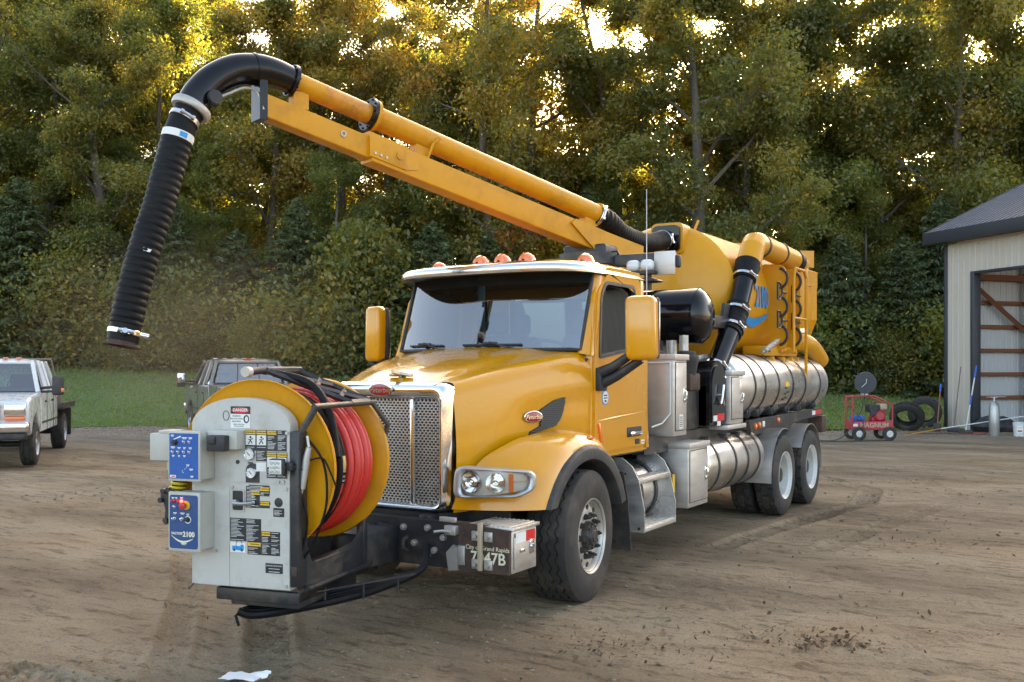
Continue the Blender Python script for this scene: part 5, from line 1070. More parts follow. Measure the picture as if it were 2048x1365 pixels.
for x, z, s in ((.025, 1.472, 'Reel'), (.115, 1.458, 'Throttle'), (.158, 1.458, 'Water'), (.03, 1.398, 'Vacuum'), (.075, 1.395, 'Reel'), (.115, 1.395, 'Jet'), (.158, 1.395, 'Boom'), (.14, 1.288, 'Boom'), (.165, 1.262, 'Swing'), (.17, 1.218, 'Down'), (.115, 1.345, 'Off'), (.075, 1.345, 'In'), (.032, 1.345, 'Out')): smudge(mb, X0 + x, z, .0042 * len(s) + .006, yf)
for x, z in ((.10, 1.25), (.118, 1.262), (.13, 1.272), (.105, 1.24)): mb.cyl((X0 + x, yf, z), (X0 + x, yf - .001, z), .003, n=6)
mb.prism([(X0 + .03, 1.447), (X0 + .085, 1.470), (X0 + .09, 1.462), (X0 + .04, 1.445)], yf - .001, yf, 'y'); mb.box(X0 + .008, X0 + .052, yf - .001, yf, 1.206, 1.222); rpart('panel_lettering', mb, 'label_white', U, smooth=False)['kind'] = 'stuff'
mb = RB(); mb.box(X0 + .018, X0 + .046, yf - .0018, yf - .001, 1.211, 1.217); rpart('maker_lettering', mb, 'label_red', U, smooth=False)
mb = RB()
for i in range(4): z = 1.225 + .075 * i; mb.box(X0 - .012, X0 - .002, Yb - .01, Yb + .04, z, z + .035, .003)
rpart('hinge', mb, 'galvanised', U)
Lw = cbox(X0, X1, .752, 1.108, Yb); yf = Yb - .0145
mb = RB(); mb.prism(rloop([(X0 + .004, .762), (X1 - .008, .762), (X1 - .008, 1.098), (X0 + .004, 1.098)], .018, 4), yf - .0025, yf, 'y'); rpart('blue_faceplate', mb, 'blue_dark', Lw, smooth=False); yf -= .0026
for x, z, m in ((.025, 1.058, 'lens_red'), (.045, 1.06, 'lens_red'), (.066, 1.06, 'lens_red'), (.094, 1.060, 'led_red')): mb = RB(); mb.lathe([(0, .010), (.006, .010), (.012, .006), (.014, 0)], (X0 + x, yf, z), (0, -1, 0), 14); rpart('indicator_lamp', mb, m, Lw)
mb = RB(); mb.m = 1; mb.cyl((X0 + .128, yf, 1.035), (X0 + .128, yf - .004, 1.035), .028, n=24); mb.m = 0; mb.lathe([(0, .012), (.02, .013), (.022, .022), (.034, .022), (.038, .012), (.038, 0)], (X0 + .120, yf, 1.035), (0, -1, 0), 20); rpart('emergency_stop', mb, ['label_red', 'label_yellow'], Lw)
for x, z in ((.045, 1.022), (.094, 1.018), (.035, .945), (.05, .95), (.095, .945), (.105, .95)): toggle(X0 + x, z, yf, Lw)
mb = RB(); mb.m = 1; mb.lathe([(0, .024), (.001, .024), (.001, .019), (0, .019)], (X0 + .140, yf, .945), (0, -1, 0), 20); knob(mb, X0 + .136, .948, yf, .016, 0); rpart('rotary_knob', mb, ['black_plastic', 'label_white'], Lw)
mb = RB(); txt(mb, 'VACTOR', X0 + .058, .856, .0205, yf - .0006, .0008); mb.v = mb.v; txt(mb, '2100', X0 + .146, .852, .044, yf - .0006, .0016)
P1 = [(X0 + lerp(.018, .178, t), yf - .001, .826 - .022 * math.sin(math.pi * t) + .018 * (1 - t) ** 3) for t in [i / 20 for i in range(21)]]; mb.grid([[(p[0], p[1], p[2] - .0015 - .006 * math.sin(math.pi * i / 20)), (p[0], p[1], p[2] + .0015 + .004 * math.sin(math.pi * i / 20))] for i, p in enumerate(P1)])
for x, z, s in ((.03, 1.08, 'TEST'), (.055, 1.08, 'PTO'), (.094, 1.082, 'ESTOP'), (.045, .985, 'Vacuum'), (.10, .985, 'Throttle'), (.14, .98, 'Reel'), (.11, .795, 'Dome Light')): smudge(mb, X0 + x, z, .0036 * len(s) + .005, yf)
rpart('panel_lettering', mb, 'cream_text', Lw, smooth=False)['kind'] = 'stuff'
# grey junction boxes
mb = RB(); mb.box(-.66, -.475, -.60, -.44, 1.30, 1.475, .008); mb.box(-.60, -.49, -.59, -.45, 1.475, 1.495, .004); mb.box(-.56, -.52, -.56, -.48, 1.24, 1.30, .006); rpart('junction_box', mb, 'box_grey')
mb = RB(); mb.box(-.225, -.01, -.60, -.506, 1.385, 1.503, .006); J2 = rpart('junction_box', mb, 'box_grey'); mb = RB(); mb.box(-.19, -.06, -.66, -.60, 1.375, 1.475, .008); mb.box(-.18, -.12, -.675, -.65, 1.42, 1.47, .01); rpart('plug_socket', mb, 'black_plastic', J2)
# pistol light on the right post
mb = RB(); mb.m = 0; mb.box(.215, .315, -.60, -.555, 1.235, 1.335, .01); mb.m = 1; mb.box(.222, .308, -.604, -.599, 1.242, 1.328, .002)
for i in range(3):
    for j in range(3): mb.m = 2; mb.lathe([(0, .012), (.004, .011), (.006, 0)], (.24 + .025 * i, -.604, 1.258 + .027 * j), (0, -1, 0), 10)
mb.v = [tuple(v) for v in mb.v]; FLp = rpart('flood_lamp', mb, ['black_plastic', 'label_white', 'lens_clear']); mb = RB(); mb.tube([(.30, -.56, 1.28), (.36, -.50, 1.28), (.40, -.46, 1.25), (.38, -.42, 1.18)], .007, 6); mb.box(.30, .35, -.555, -.52, 1.26, 1.31, .005); rpart('lamp_cable', mb, 'black_plastic', FLp)
# frame
mb = RB(); mb.box(.316, .375, -.51, -.40, .53, 1.50, .006); FRm = rpart('reel_frame', mb, 'black_paint'); mb = RB(); mb.box(-.40, -.36, -.40, -.36, .5, 1.4, .006); mb.box(.316, .375, .38, .44, .5, .86, .006); mb.box(-.40, -.34, .38, .44, .5, 1.30, .006); mb.box(-.1, .1, .40, .47, .5, 1.32, .01); rpart('frame_post', mb, 'black_paint', FRm)
mb = RB(); mb.prism([(-.40, .508), (.46, .508), (.46, .86), (.40, .84), (.31, .735), (.22, .695), (-.26, .645), (-.32, .66), (-.40, .80)], .35, .362, 'x'); mb.prism([(-.40, .508), (.46, .508), (.46, .86), (.22, .695), (-.32, .66), (-.40, .80)], -.40, -.388, 'x'); rpart('side_plate', mb, 'black_paint', FRm, smooth=False)
mb = RB(); mb.box(-.40, .36, -.40, .46, .50, .535); mb.box(.348, .40, -.40, .46, .497, .520, .003); mb.box(.30, .366, -.30, .22, .640, .66, .004); rpart('base_tray', mb, 'black_paint', FRm); mb = RB(); mb.prism(rloop([(-.02, .585), (.10, .595), (.10, .625), (-.02, .615)], .014, 4), .3625, .3635, 'x'); rpart('slot', mb, 'label_black', FRm, smooth=False)
mb = RB(); mb.box(-.20, .30, -.38, .42, .36, .50, .01); mb.box(-.30, .30, -.40, .2, .39, .47, .01); rpart('pivot_base', mb, 'black_paint', FRm)
mb = MB(); mb.box(-.35, .25, -1.75, -1.25, .45, .72, .02); mb.box(-.30, .06, -1.85, -1.25, .36, .46, .02); mb.prism([(-.02, .34), (.06, .34), (.12, .50), (.16, .72), (.10, .74), (-.02, .60)], -1.36, -1.27, 'y'); part('pivot_arm', mb, 'black_paint', FRm)
mb = MB(); mb.prism([(-1.42, .40), (-1.27, .42), (-1.27, .70), (-1.33, .70), (-1.38, .55)], .02, .045, 'x'); mb.prism([(-1.42, .40), (-1.27, .42), (-1.27, .70), (-1.33, .70), (-1.38, .55)], .14, .165, 'x'); part('pivot_ear', mb, 'black_paint', FRm, smooth=False)
mb = RB(); mb.tube([(-.395, -.50, .51), (-.405, -.52, .49), (-.42, -.52, .475), (-.43, -.51, .485)], .006, 6); rpart('hook', mb, 'black_paint', FRm)
mb = RB(); mb.lathe([(0, .02), (.04, .022), (.045, 0)], (-.47, -.52, .83), (0, -1, 0), 12); mb.cyl((-.47, -.52, .83), (-.40, -.45, .83), .012, n=8); rpart('round_knob', mb, 'black_plastic', FRm)
# hoses slung under the frame
BHs = None
for k in range(4):
    o = .03 * k; mb = RB(); pts = catmull([(-.12 + .3 * o, -.42 + o, .33), (-.05, -.38 + o * 2, .30 + .01 * k), (.12, -.30 + o * 2, .315 + .012 * k), (.40, -.05 + o * 2, .355 + .014 * k), (.62, .15 + o, .41 + .012 * k), (.80, .42, .50), (.70, .75, .60)], 8); mb.tube(pts, .021 if k else .026, 8); q = rpart('hydraulic_hose', mb, 'rubber_hose')
    BHs = q
mb = RB(); mb.tube([(-.10, -.42, .33), (-.13, -.43, .30), (-.10, -.44, .24)], .010, 6); rpart('loose_hose_end', mb, 'rubber_hose', BHs)
mb = RB(); mb.box(.20, .86, -.02, .03, 0, .006); mb.v = mb.v; k = len(mb.v); mb2 = RB(); P = [[(x, -.16 + .55 * (x - .2) - w_, .405 + .16 * (x - .2)) for w_ in (0, .05)] for x in (.2, .5, .86)]; mb2.slab(P, (0, 0, .010))
for x in (.34, .56, .76): y_ = -.16 + .55 * (x - .2) - .03; z_ = .405 + .16 * (x - .2); mb2.tube([(x, y_, z_ + .02), (x, y_, z_ - .10)], .008, 6)
rpart('hose_hanger', mb2, 'black_paint', BHs, smooth=False)
# level-wind guide above the reel
mb = RB(); mb.tube([(.46, -.47, 1.655), (.46, .36, 1.655)], .019, 10); mb.tube([(.46, -.44, 1.655), (.37, -.46, 1.50), (.36, -.46, 1.40)], .022, 8); mb.tube([(.46, .34, 1.655), (.55, .40, 1.50), (.46, .42, 1.2)], .018, 8); GD = rpart('hose_guide', mb, 'black_paint')
mb = RB(); P0 = [(-.10, 1.875), (.46, 1.665)]
def gpt(t, y): return (lerp(P0[0][0], P0[1][0], t), y, lerp(P0[0][1], P0[1][1], t))
for a, b in (((0, -.10), (0, .30)), ((0, -.10), (1, .02)), ((0, .30), (1, .30)), ((1, .02), (1, .30)), ((.02, -.08), (.5, .28)), ((.35, -.05), (1, .28)), ((.3, .3), (.55, .0)), ((.65, .3), (.85, .02))):
    A_ = Vector(gpt(*a)); B2 = Vector(gpt(*b)); mb.tube([A_, B2], .021, 4)
mb.box(-.14, -.08, -.12, .34, 1.85, 1.90, .01); rpart('guide_lattice', mb, 'black_paint', GD)
mb = RB(); mb.tube([(-.12, -.30, 1.87), (-.12, -.16, 1.88), (-.11, .34, 1.88)], .026, 12); rpart('guide_roller', mb, 'black_plastic', GD); mb = RB(); mb.cyl((-.12, -.34, 1.87), (-.12, -.29, 1.87), .034, n=16); rpart('roller_cap', mb, 'box_grey', GD)
mb = RB(); mb.tube(catmull([(-.08, -.05, 1.86), (.2, -.06, 1.79), (.40, -.16, 1.60), (.50, -.25, 1.32)], 6), .027, 10); rpart('hose_tail', mb, 'rubber_hose', GD)
mb = RB(); mb.tube([(.40, -.45, 1.47), (.415, -.455, 1.40)], .010, 8); mb.tube([(.415, -.455, 1.40), (.40, -.455, 1.33), (.37, -.46, 1.14)], [.018, .026, .022], 10); mb.tube([(.37, -.46, 1.14), (.36, -.47, 1.09)], .012, 8); rpart('air_cylinder', mb, 'galvanised', GD)
mb = RB(); mb.tube(catmull([(.42, -.45, 1.32), (.50, -.43, 1.33), (.55, -.42, 1.24), (.58, -.41, 1.16)], 6), .006, 6); mb.tube(catmull([(.37, -.46, 1.10), (.40, -.45, .95), (.38, -.45, .80), (.35, -.48, .68)], 6), .008, 6); mb.tube(catmull([(.40, -.44, 1.45), (.50, -.42, 1.30), (.52, -.42, 1.05), (.44, -.42, .82), (.37, -.44, .70)], 6), .008, 6); rpart('air_line', mb, 'rubber_hose', GD)
mb = RB(); mb.box(.325, .365, -.515, -.507, .60, .66, .002); rpart('rust_patch', mb, 'rust', FRm)
# valve gear and yellow spiral on the far side of the housing
mb = RB(); SPp = catmull([(-.50, -.45, 1.26), (-.54, -.45, 1.16), (-.56, -.44, 1.05), (-.53, -.42, .95), (-.50, -.40, .86)], 14); mb.tube(SPp, .045, 14); VG = rpart('valve_hose', mb, 'rubber_hose'); mb = RB(); pts = []
for i in range(len(SPp) * 3 - 3): t = i / 3; k = int(t); p = SPp[k].lerp(SPp[min(k + 1, len(SPp) - 1)], t - k); a = i * .62; pts.append(p + Vector((math.cos(a) * .05, math.sin(a) * .05, 0)))
mb.tube(pts, .009, 5); rpart('spiral_guard', mb, 'spring_yellow', VG)
mb = RB(); mb.box(-.68, -.42, -.47, -.40, 1.03, 1.09, .012); mb.prism([(-.66, 1.06), (-.56, 1.06), (-.55, .98), (-.58, .88), (-.64, .87), (-.63, .97)], -.48, -.44, 'y')
for x, z in ((-.64, 1.09), (-.60, 1.10), (-.56, 1.10), (-.66, 1.03), (-.62, .90)): mb.cyl((x, -.50, z), (x, -.42, z), .018, n=8)
mb.tube([(-.60, -.45, .9), (-.48, -.43, .91)], .016, 8); rpart('valve_gear', mb, 'black_paint', VG)
# ================================================================== SHED
def yaw_of(fl, fd): F = AX_R * fl + AX_C * fd; return math.atan2(F.x, -F.y)
SH = empty('pole_barn', site(13.47, 31, tz(13.47, 31) - .02), TH + math.atan2(.323, .946))
tag(SH, 'tan ribbed steel pole barn with dark roof and open doorway', 'barn')
def sp_(name, mb, m, par=None, **k): return mb.build(name, m, par or SH, **k)
def ribs(y0, y1, pitch=.229, d=.02):
    p = []; y = y0
    while y < y1 - .001:
        for a, h in ((0, 0), (.055, 0), (.075, d), (.115, d), (.135, 0), (.17, 0), (.178, d * .35), (.19, d * .35), (.198, 0)):
            if y + a <= y1: p.append((y + a, h))
        y += pitch
    p.append((y1, 0)); return p
def sheet(mb, y0, y1, z0, z1, x, sgn): mb.grid([[(x + sgn * h, y, z0), (x + sgn * h, y, z1)] for y, h in ribs(y0, y1)])
def panels(name, y0, y1, z0, z1, x, sgn, m, step=.916, f=None):
    y = y0
    while y < y1 - .01:
        mb = MB(); sheet(mb, y, min(y + step, y1), z0, z1, x, sgn)
        if f: mb.v = [f(*v) for v in mb.v]
        sp_(name, mb, m, smooth=False); y += step
panels('wall_panel', -1.02, -.04, 0, 5.70, 0, -1, 'tan_steel'); panels('wall_panel', -5.6, -1.02, 4.80, 5.70, 0, -1, 'tan_steel'); panels('wall_panel', -14, -5.6, 0, 5.70, 0, -1, 'tan_steel')
panels('wall_panel', 0, 12, 0, 5.70, 0, 1, 'tan_steel', f=lambda x, y, z: (y, x, z)); panels('liner_panel', .1, 11.9, 0, 5.7, -.12, -1, 'white_steel', f=lambda x, y, z: (y, x, z)); panels('liner_panel', -13.9, -.15, 0, 5.7, 11.9, -1, 'white_steel')
for (y0, y1, z0, z1, x0, x1) in ((-1.16, -1.02, 0, 4.80, -.05, .22), (-.05, .06, 0, 5.72, -.05, .08), (-5.7, -5.55, 0, 4.8, -.05, .22), (-5.6, -1.02, 4.72, 4.80, -.04, .2)): mb = MB(); mb.box(x0, x1, y0, y1, z0, z1, .008); sp_('trim', mb, 'dark_trim')
for z in (.98, 1.71, 2.45, 3.19, 3.94, 4.68): mb = MB(); mb.box(.15, 5.8, -.28, -.15, z - .06, z + .06, .006); sp_('girt', mb, 'wood_red')
for x in (.25, 2.85, 5.6): mb = MB(); mb.box(x - .09, x + .09, -.50, -.30, 0, 5.7, .008); sp_('post', mb, 'wood_red')
mb = MB(); mb.tube([(.35, -.42, 4.70), (2.7, -.42, 3.05)], .085, 4); sp_('brace', mb, 'wood_red'); mb = MB(); mb.box(.1, 5.8, -.45, -.30, 4.62, 4.80); sp_('girt', mb, 'wood_red')
mb = MB(); mb.box(0, 12, -14, -.1, -.15, .03); sp_('floor_slab', mb, 'stone')
ZE, XE, SLP = 6.08, -.48, .455
def rz_(x): return ZE + SLP * (x - XE) if x <= 6 else ZE + SLP * (12 - XE - x)
y = -14.4
while y < .45:
    mb = MB(); mb.grid([[(XE, yy, ZE + h), (6, yy, rz_(6) + h)] for yy, h in ribs(y, min(y + .916, .45), d=.028)]); sp_('roof_panel', mb, 'roof_steel', smooth=False); y += .916
mb = MB(); mb.grid([[(6, -14.4, rz_(6)), (6, .45, rz_(6))], [(12.48, -14.4, ZE), (12.48, .45, ZE)]]); sp_('far_roof_slope', mb, 'roof_steel')
mb = MB(); mb.box(XE - .03, XE, -14.4, .46, ZE - .34, ZE + .02, .006); sp_('fascia', mb, 'dark_trim'); mb = MB(); mb.box(XE, 0, -14.4, .45, ZE - .32, ZE - .28); sp_('soffit', mb, 'dark_trim')
mb = MB(); mb.add([(XE, .46, ZE - .24), (6, .46, rz_(6) - .24), (6, .46, rz_(6) + .035), (XE, .46, ZE + .035), (XE, .42, ZE - .24), (6, .42, rz_(6) - .24), (6, .42, rz_(6) + .035), (XE, .42, ZE + .035)], [(0, 1, 2, 3), (4, 5, 6, 7), (0, 1, 5, 4), (3, 2, 6, 7), (0, 3, 7, 4)]); sp_('rake_trim', mb, 'dark_trim', smooth=False)
mb = MB(); mb.prism([(0, 5.6), (12, 5.6), (6, 8.95)], -.10, 0, 'y'); sp_('gable_wall', mb, 'tan_steel', smooth=False)

# ================================================================== PICKUPS
def bevprism(poly, x0, x1, b, f=None):
    mb = MB(); mb.prism(poly, x0, x1, 'x'); me = mb.mesh('tmp', 'rubber', False); bm = bmesh.new(); bm.from_mesh(me); bpy.data.meshes.remove(me)
    if b: bmesh.ops.bevel(bm, geom=[e for e in bm.edges if e.calc_face_angle(0) > .9 and (abs(e.verts[0].co.x - e.verts[1].co.x) < 1e-4)], offset=b, segments=3, affect='EDGES', profile=.6)
    bm.verts.index_update(); out_ = MB(); out_.add([v.co.copy() for v in bm.verts], [[v.index for v in q.verts] for q in bm.faces]); bm.free(); return out_
PT = tyre_mesh(.43, .29, .22, 72, 'lug')
mb = MB(); mb.lathe([(-.14, .225), (.09, .205), (.13, .225), (.14, .232), (.125, .238)], (0, 0, 0), (1, 0, 0), 28); mb.lathe([(.06, .21), (.10, .10), (.13, .06), (.13, 0)], (0, 0, 0), (1, 0, 0), 10); PRIM = mb.mesh('rim', 'cylinder_steel')
def arch(yc, r, z0, n=9): return [(yc + r * math.cos(a), .43 + r * math.sin(a)) for a in [math.pi * (1 - i / (n - 1)) for i in range(n)] if True]
def pickup(name, label, paint, flat, loc, rz):
    e = empty(name, loc, rz); tag(e, label, 'pickup'); WB = 4.3
    def pp(n_, mb, m, par=None, **k): return mb.build(n_, m, par or e, **k)
    z0 = .62
    fl = [(-.86, z0), (-.93, .80), (-.95, 1.12), (-.88, 1.30), (-.4, 1.37), (.50, 1.43), (.50, z0)]
    front = [(-.90, .80), (-.95, 1.12), (-.88, 1.29), (-.4, 1.36), (.55, 1.42), (.55, z0)] + [(.55 * math.cos(a), .45 + .55 * math.sin(a)) for a in [R_(18 + 144 * i / 10) for i in range(11)]] + [(-.62, .70)]
    pp('front_body', bevprism(front, -.98, .98, .07), paint, angle=50)
    cabl = [(.50, z0), (2.95, z0), (2.95, 1.44), (.50, 1.42)]; cb = pp('cab_lower', bevprism(cabl, -.995, .995, .05), paint, angle=50)
    # greenhouse
    b0, b1, t0, t1, bw, tw_ = .42, 2.92, 1.02, 2.72, .95, .76; zb, zt = 1.42, 2.04
    def gp(x, y, t): return (x * lerp(bw, tw_, t), lerp(lerp(b0, b1, y), lerp(t0, t1, y), t), lerp(zb, zt, t))
    for sx in (-1, 1):
        for y in (0, .36, .40, .66, 1.0): mb = MB(); mb.tube([gp(sx, y, 0), gp(sx, y, 1)], .045, 6); pp('roof_pillar', mb, paint, cb)
    mb = MB(); P = [[(tw_ * 1.03 * u, lerp(t0 - .04, t1 + .05, v), zt - .01 + .075 * max(0, (1 - u ** 6) * (1 - (2 * v - 1) ** 6)) ** .5) for v in [i / 12 for i in range(13)]] for u in [-1 + i / 6 for i in range(13)]]; mb.slab(P, (0, 0, -.05)); rf = pp('roof', mb, paint, cb, angle=50)
    def pane(n_, pts): mb = MB(); mb.add(pts, [tuple(range(len(pts)))]); pp(n_, mb, 'glass' if n_ != 'side_window' else 'glass_dark', cb, smooth=False)
    pane('windscreen', [gp(-.97, 0, .03), gp(.97, 0, .03), gp(.97, 0, .97), gp(-.97, 0, .97)]); pane('rear_window', [gp(-.9, 1, .12), gp(.9, 1, .12), gp(.88, 1, .92), gp(-.88, 1, .92)])
    mb = MB(); mb.tube([gp(-.92, 1.004, .08), gp(.92, 1.004, .08), gp(.9, 1.004, .94), gp(-.9, 1.004, .94)], .03, 6, closed=True); pp('window_seal', mb, 'black_plastic', cb)
    mb = MB(); mb.slab([[gp(x, 1.0, t) for x in (-1, 1)] for t in (0, .1)], (0, .02, 0)); mb.slab([[gp(x, 1.0, t) for x in (-1, 1)] for t in (.93, 1)], (0, .02, 0)); pp('rear_panel', mb, paint, cb)
    for sx in (-1, 1):
        pane('side_window', [gp(sx, .03, .05), gp(sx, .36, .05), gp(sx, .36, .95), gp(sx, .06, .95)]); pane('side_window', [gp(sx, .41, .05), gp(sx, .65, .05), gp(sx, .65, .95), gp(sx, .41, .95)]); pane('side_window', [gp(sx, .68, .05), gp(sx, .97, .05), gp(sx, .97, .95), gp(sx, .68, .95)])
        for y in (1.30, 2.25): mb = MB(); mb.box(sx * .996 - .006, sx * .996 + .006, y - .006, y + .006, z0 + .02, 1.40); pp('door_gap', mb, 'black_plastic', cb, smooth=False)
        for y in (1.12, 2.1): mb = MB(); mb.box(min(sx * .99, sx * 1.02), max(sx * .99, sx * 1.02), y - .10, y + .10, 1.20, 1.25, .01); pp('handle', mb, 'black_plastic', cb)
        mb = MB(); mb.box(sx * 1.30 - .11, sx * 1.30 + .11, .50, .62, 1.36, 1.74, .03); mr = pp('mirror', mb, 'black_plastic'); mb = MB(); mb.tube([(sx * .95, .60, 1.50), (sx * 1.22, .57, 1.52)], .03, 8); mb.tube([(sx * .95, .60, 1.42), (sx * 1.22, .57, 1.44)], .024, 8); pp('mirror_arm', mb, 'black_plastic', mr)
        mb = MB(); mb.box(sx * 1.30 - .095, sx * 1.30 + .095, .62, .63, 1.47, 1.72, .01); pp('mirror_glass', mb, 'chrome', mr); mb = MB(); mb.box(sx * 1.39 - .03, sx * 1.39 + .025, .49, .55, 1.42, 1.50, .01); pp('mirror_signal', mb, 'amber', mr)
        mb = MB(); mb.m = 0; mb.box(sx * .74 - .19, sx * .74 + .19, -.965, -.86, 1.0, 1.24, .03); mb.m = 1; mb.box(sx * .74 - .18, sx * .74 + .18, -.972, -.90, .92, 1.0, .02); pp('headlamp', mb, ['chrome', 'amber'])
        mb = MB(); mb.box(sx * .985 - .012, sx * .985 + .012, .6, 2.9, .78, .83, .008); pp('side_moulding', mb, 'black_plastic', cb)
        for y in (0, WB): w_ = empty('wheel', (sx * .86, y, .43), 0 if sx > 0 else math.pi); w_.parent = e; link('tyre', PT, w_); link('rim', PRIM, w_)
    for x in (-.5, .5): mb = MB(); mb.box(x - .25, x + .25, 1.55, 1.72, 1.1, 1.78, .06); mb.box(x - .25, x + .25, 2.4, 2.55, 1.1, 1.7, .06); pp('seat', mb, 'upholstery', cb)
    mb = MB(); mb.box(-.92, .92, .55, 2.8, 1.40, 1.425); mb.box(-.9, .9, .55, .95, 1.42, 1.5, .03); pp('interior', mb, 'dash', cb); mb = MB(); cs = Vector((.48, 1.05, 1.55)); mb.tube([cs + Vector((math.cos(a) * .19, math.sin(a) * .08, math.sin(a) * .17)) for a in [2 * math.pi * i / 20 for i in range(20)]], .014, 6, closed=True); pp('steering_wheel', mb, 'black_plastic', cb)
    mb = MB(); mb.box(-1.0, 1.0, -1.10, -.88, .70, .90, .05); bu = pp('front_bumper', mb, 'chrome'); mb = MB(); mb.box(-.95, .95, -1.08, -.86, .56, .70, .04); pp('bumper_valance', mb, 'black_plastic', bu)
    mb = MB(); q = rloop([(-.52, .94), (.52, .94), (.52, 1.24), (-.52, 1.24)], .05, 4); q2 = rloop([(-.45, .985), (.45, .985), (.45, 1.195), (-.45, 1.195)], .04, 4); mb.holed(q, q2, -1.0, -.92, 'y'); gr = pp('grille', mb, 'chrome'); mb = MB(); mb.box(-.46, .46, -.955, -.94, .975, 1.205); pp('grille_core', mb, 'black_plastic', gr)
    for z in (1.06, 1.13): mb = MB(); mb.box(-.45, .45, -.985, -.955, z - .012, z + .012, .006); pp('grille_bar', mb, 'chrome', gr)
    mb = MB(); mb.box(-.4, .4, -.8, WB + 1.0, .50, .62); mb.cyl((-.8, 0, .43), (.8, 0, .43), .06, n=10); mb.cyl((-.8, WB, .43), (.8, WB, .43), .07, n=10); pp('chassis', mb, 'black_paint')
    for i in range(5): mb = MB(); mb.box(-.5 + .25 * i - .05, -.5 + .25 * i + .05, t0 + .05, t0 + .14, zt + .055, zt + .085, .012); pp('cab_light', mb, 'amber' if flat else 'label_white', rf)
    if flat:
        mb = MB(); mb.box(-1.10, 1.10, 3.05, 5.35, .98, 1.08, .01); bd = pp('flatbed', mb, 'black_paint'); mb = MB(); mb.box(-1.10, -1.04, 3.06, 5.34, 1.08, 1.11); mb.box(1.04, 1.10, 3.06, 5.34, 1.08, 1.11); pp('bed_edge', mb, 'black_paint', bd, smooth=False)
        mb = MB(); mb.box(-1.05, 1.05, 3.0, 3.06, 1.08, 1.42, .01); mb.tube([(-1.0, 3.03, 1.4), (-.85, 3.03, 2.1), (.85, 3.03, 2.1), (1.0, 3.03, 1.4)], .03, 8); pp('headboard', mb, 'wood_weathered', bd)
        for x in (-.86, .86): mb = MB(); mb.box(x - .2, x + .2, WB + .55, WB + .57, .3, .95); pp('mud_flap', mb, 'rubber', bd, smooth=False)
    else:
        bed = [(3.0, z0), (3.0, 1.44), (5.35, 1.42), (5.38, .75), (5.3, z0)]; bed = [(3.0, 1.44), (5.36, 1.42), (5.38, .80), (5.3, z0)] + [(WB + .55 * math.cos(a), .45 + .55 * math.sin(a)) for a in [R_(18 + 144 * i / 10) for i in range(11)]] + [(3.0, z0)]
        for sx in (-1, 1): m_ = bevprism(bed, min(sx * .90, sx * 1.0), max(sx * .90, sx * 1.0), .03); bo = pp('bed_side', m_, paint, angle=50)
        mb = MB(); mb.box(-.9, .9, 5.28, 5.36, .75, 1.42, .02); mb.box(-.9, .9, 3.0, 3.06, .8, 1.42, .01); pp('tailgate', mb, paint); mb = MB(); mb.box(-.9, .9, 3.0, 5.3, .78, .86); pp('bed_floor', mb, 'black_plastic'); mb = MB(); mb.box(-.95, .95, 5.40, 5.55, .55, .75, .04); pp('rear_bumper', mb, 'chrome')
        for sx in (-1, 1): mb = MB(); mb.box(sx * .95 - .05, sx * .95 + .04, 5.33, 5.385, .95, 1.38, .01); pp('tail_lamp', mb, 'lens_red')
        mb = MB(); mb.box(-.12, .12, t1 + .05, t1 + .075, zt + .01, zt + .06, .008); pp('brake_light', mb, 'lens_red', rf); mb = MB(); mb.tube([gp(-.72, 1.006, .75), gp(-.66, 1.006, .66), gp(-.70, 1.006, .58), gp(-.64, 1.006, .50)], .02, 6); pp('window_sticker', mb, 'label_white', cb)
        for x in (-.31, .31): mb = MB(); mb.tube([gp(x, 1.004, .12), gp(x, 1.004, .92)], .014, 6); pp('window_divider', mb, 'black_plastic', cb)
    return e
pickup('pickup_truck', 'white crew cab flatbed pickup with black towing mirrors facing the yard', 'white_paint', True, site(-10.25, 19.3, 0), yaw_of(.30, -.954))
rear = Vector((-6.62, 25.2)); F = Vector((-.45, .893)); fa = rear + F * 2.95
pickup('pickup_truck', 'grey pickup seen from behind beyond the hose reel', 'grey_paint', False, site(fa.x, fa.y, .05), yaw_of(F.x, F.y))

# ================================================================== YARD OBJECTS
# pressure washer cart
e = empty('pressure_washer', site(9.42, 26.6, 0), TH); tag(e, 'red wheeled pressure washer cart with engine and hose reel on top', 'pressure washer')
def yp(n_, mb, m, par=None, **k): return mb.build(n_, m, par or e, **k)
mb = MB(); mb.box(-.48, .62, -.28, .28, .28, .50, .015); yp('deck', mb, 'shed_red')
for y in (-.27, .27): mb = MB(); mb.tube([(-.46, y, .48), (-.46, y, 1.16), (.10, y, 1.18), (.60, y, .95), (.60, y, .48)], .022, 8); yp('frame_hoop', mb, 'shed_red')
mb = MB(); mb.tube([(-.46, -.27, 1.16), (-.46, .27, 1.16)], .02, 8); mb.tube([(.10, -.27, 1.18), (.10, .27, 1.18)], .02, 8); mb.tube([(-.46, -.27, .9), (-.62, -.27, 1.0), (-.62, -.27, 1.15), (-.46, -.27, 1.15)], .02, 8); yp('cross_bar', mb, 'shed_red')
for x in (-.30, .50):
    for y in (-.32, .32): w_ = empty('wheel', (x, y, .18), 0); w_.parent = e; mb = MB(); mb.lathe([(-.045, .07), (-.05, .15), (-.03, .18), (.03, .18), (.05, .15), (.045, .07)], (0, 0, 0), (0, 1, 0), 24); yp('tyre', mb, 'rubber', w_); mb = MB(); mb.lathe([(-.046, .0), (-.046, .11), (.046, .11), (.046, 0)], (0, 0, 0), (0, 1, 0), 18); yp('rim', mb, 'rim_white', w_)
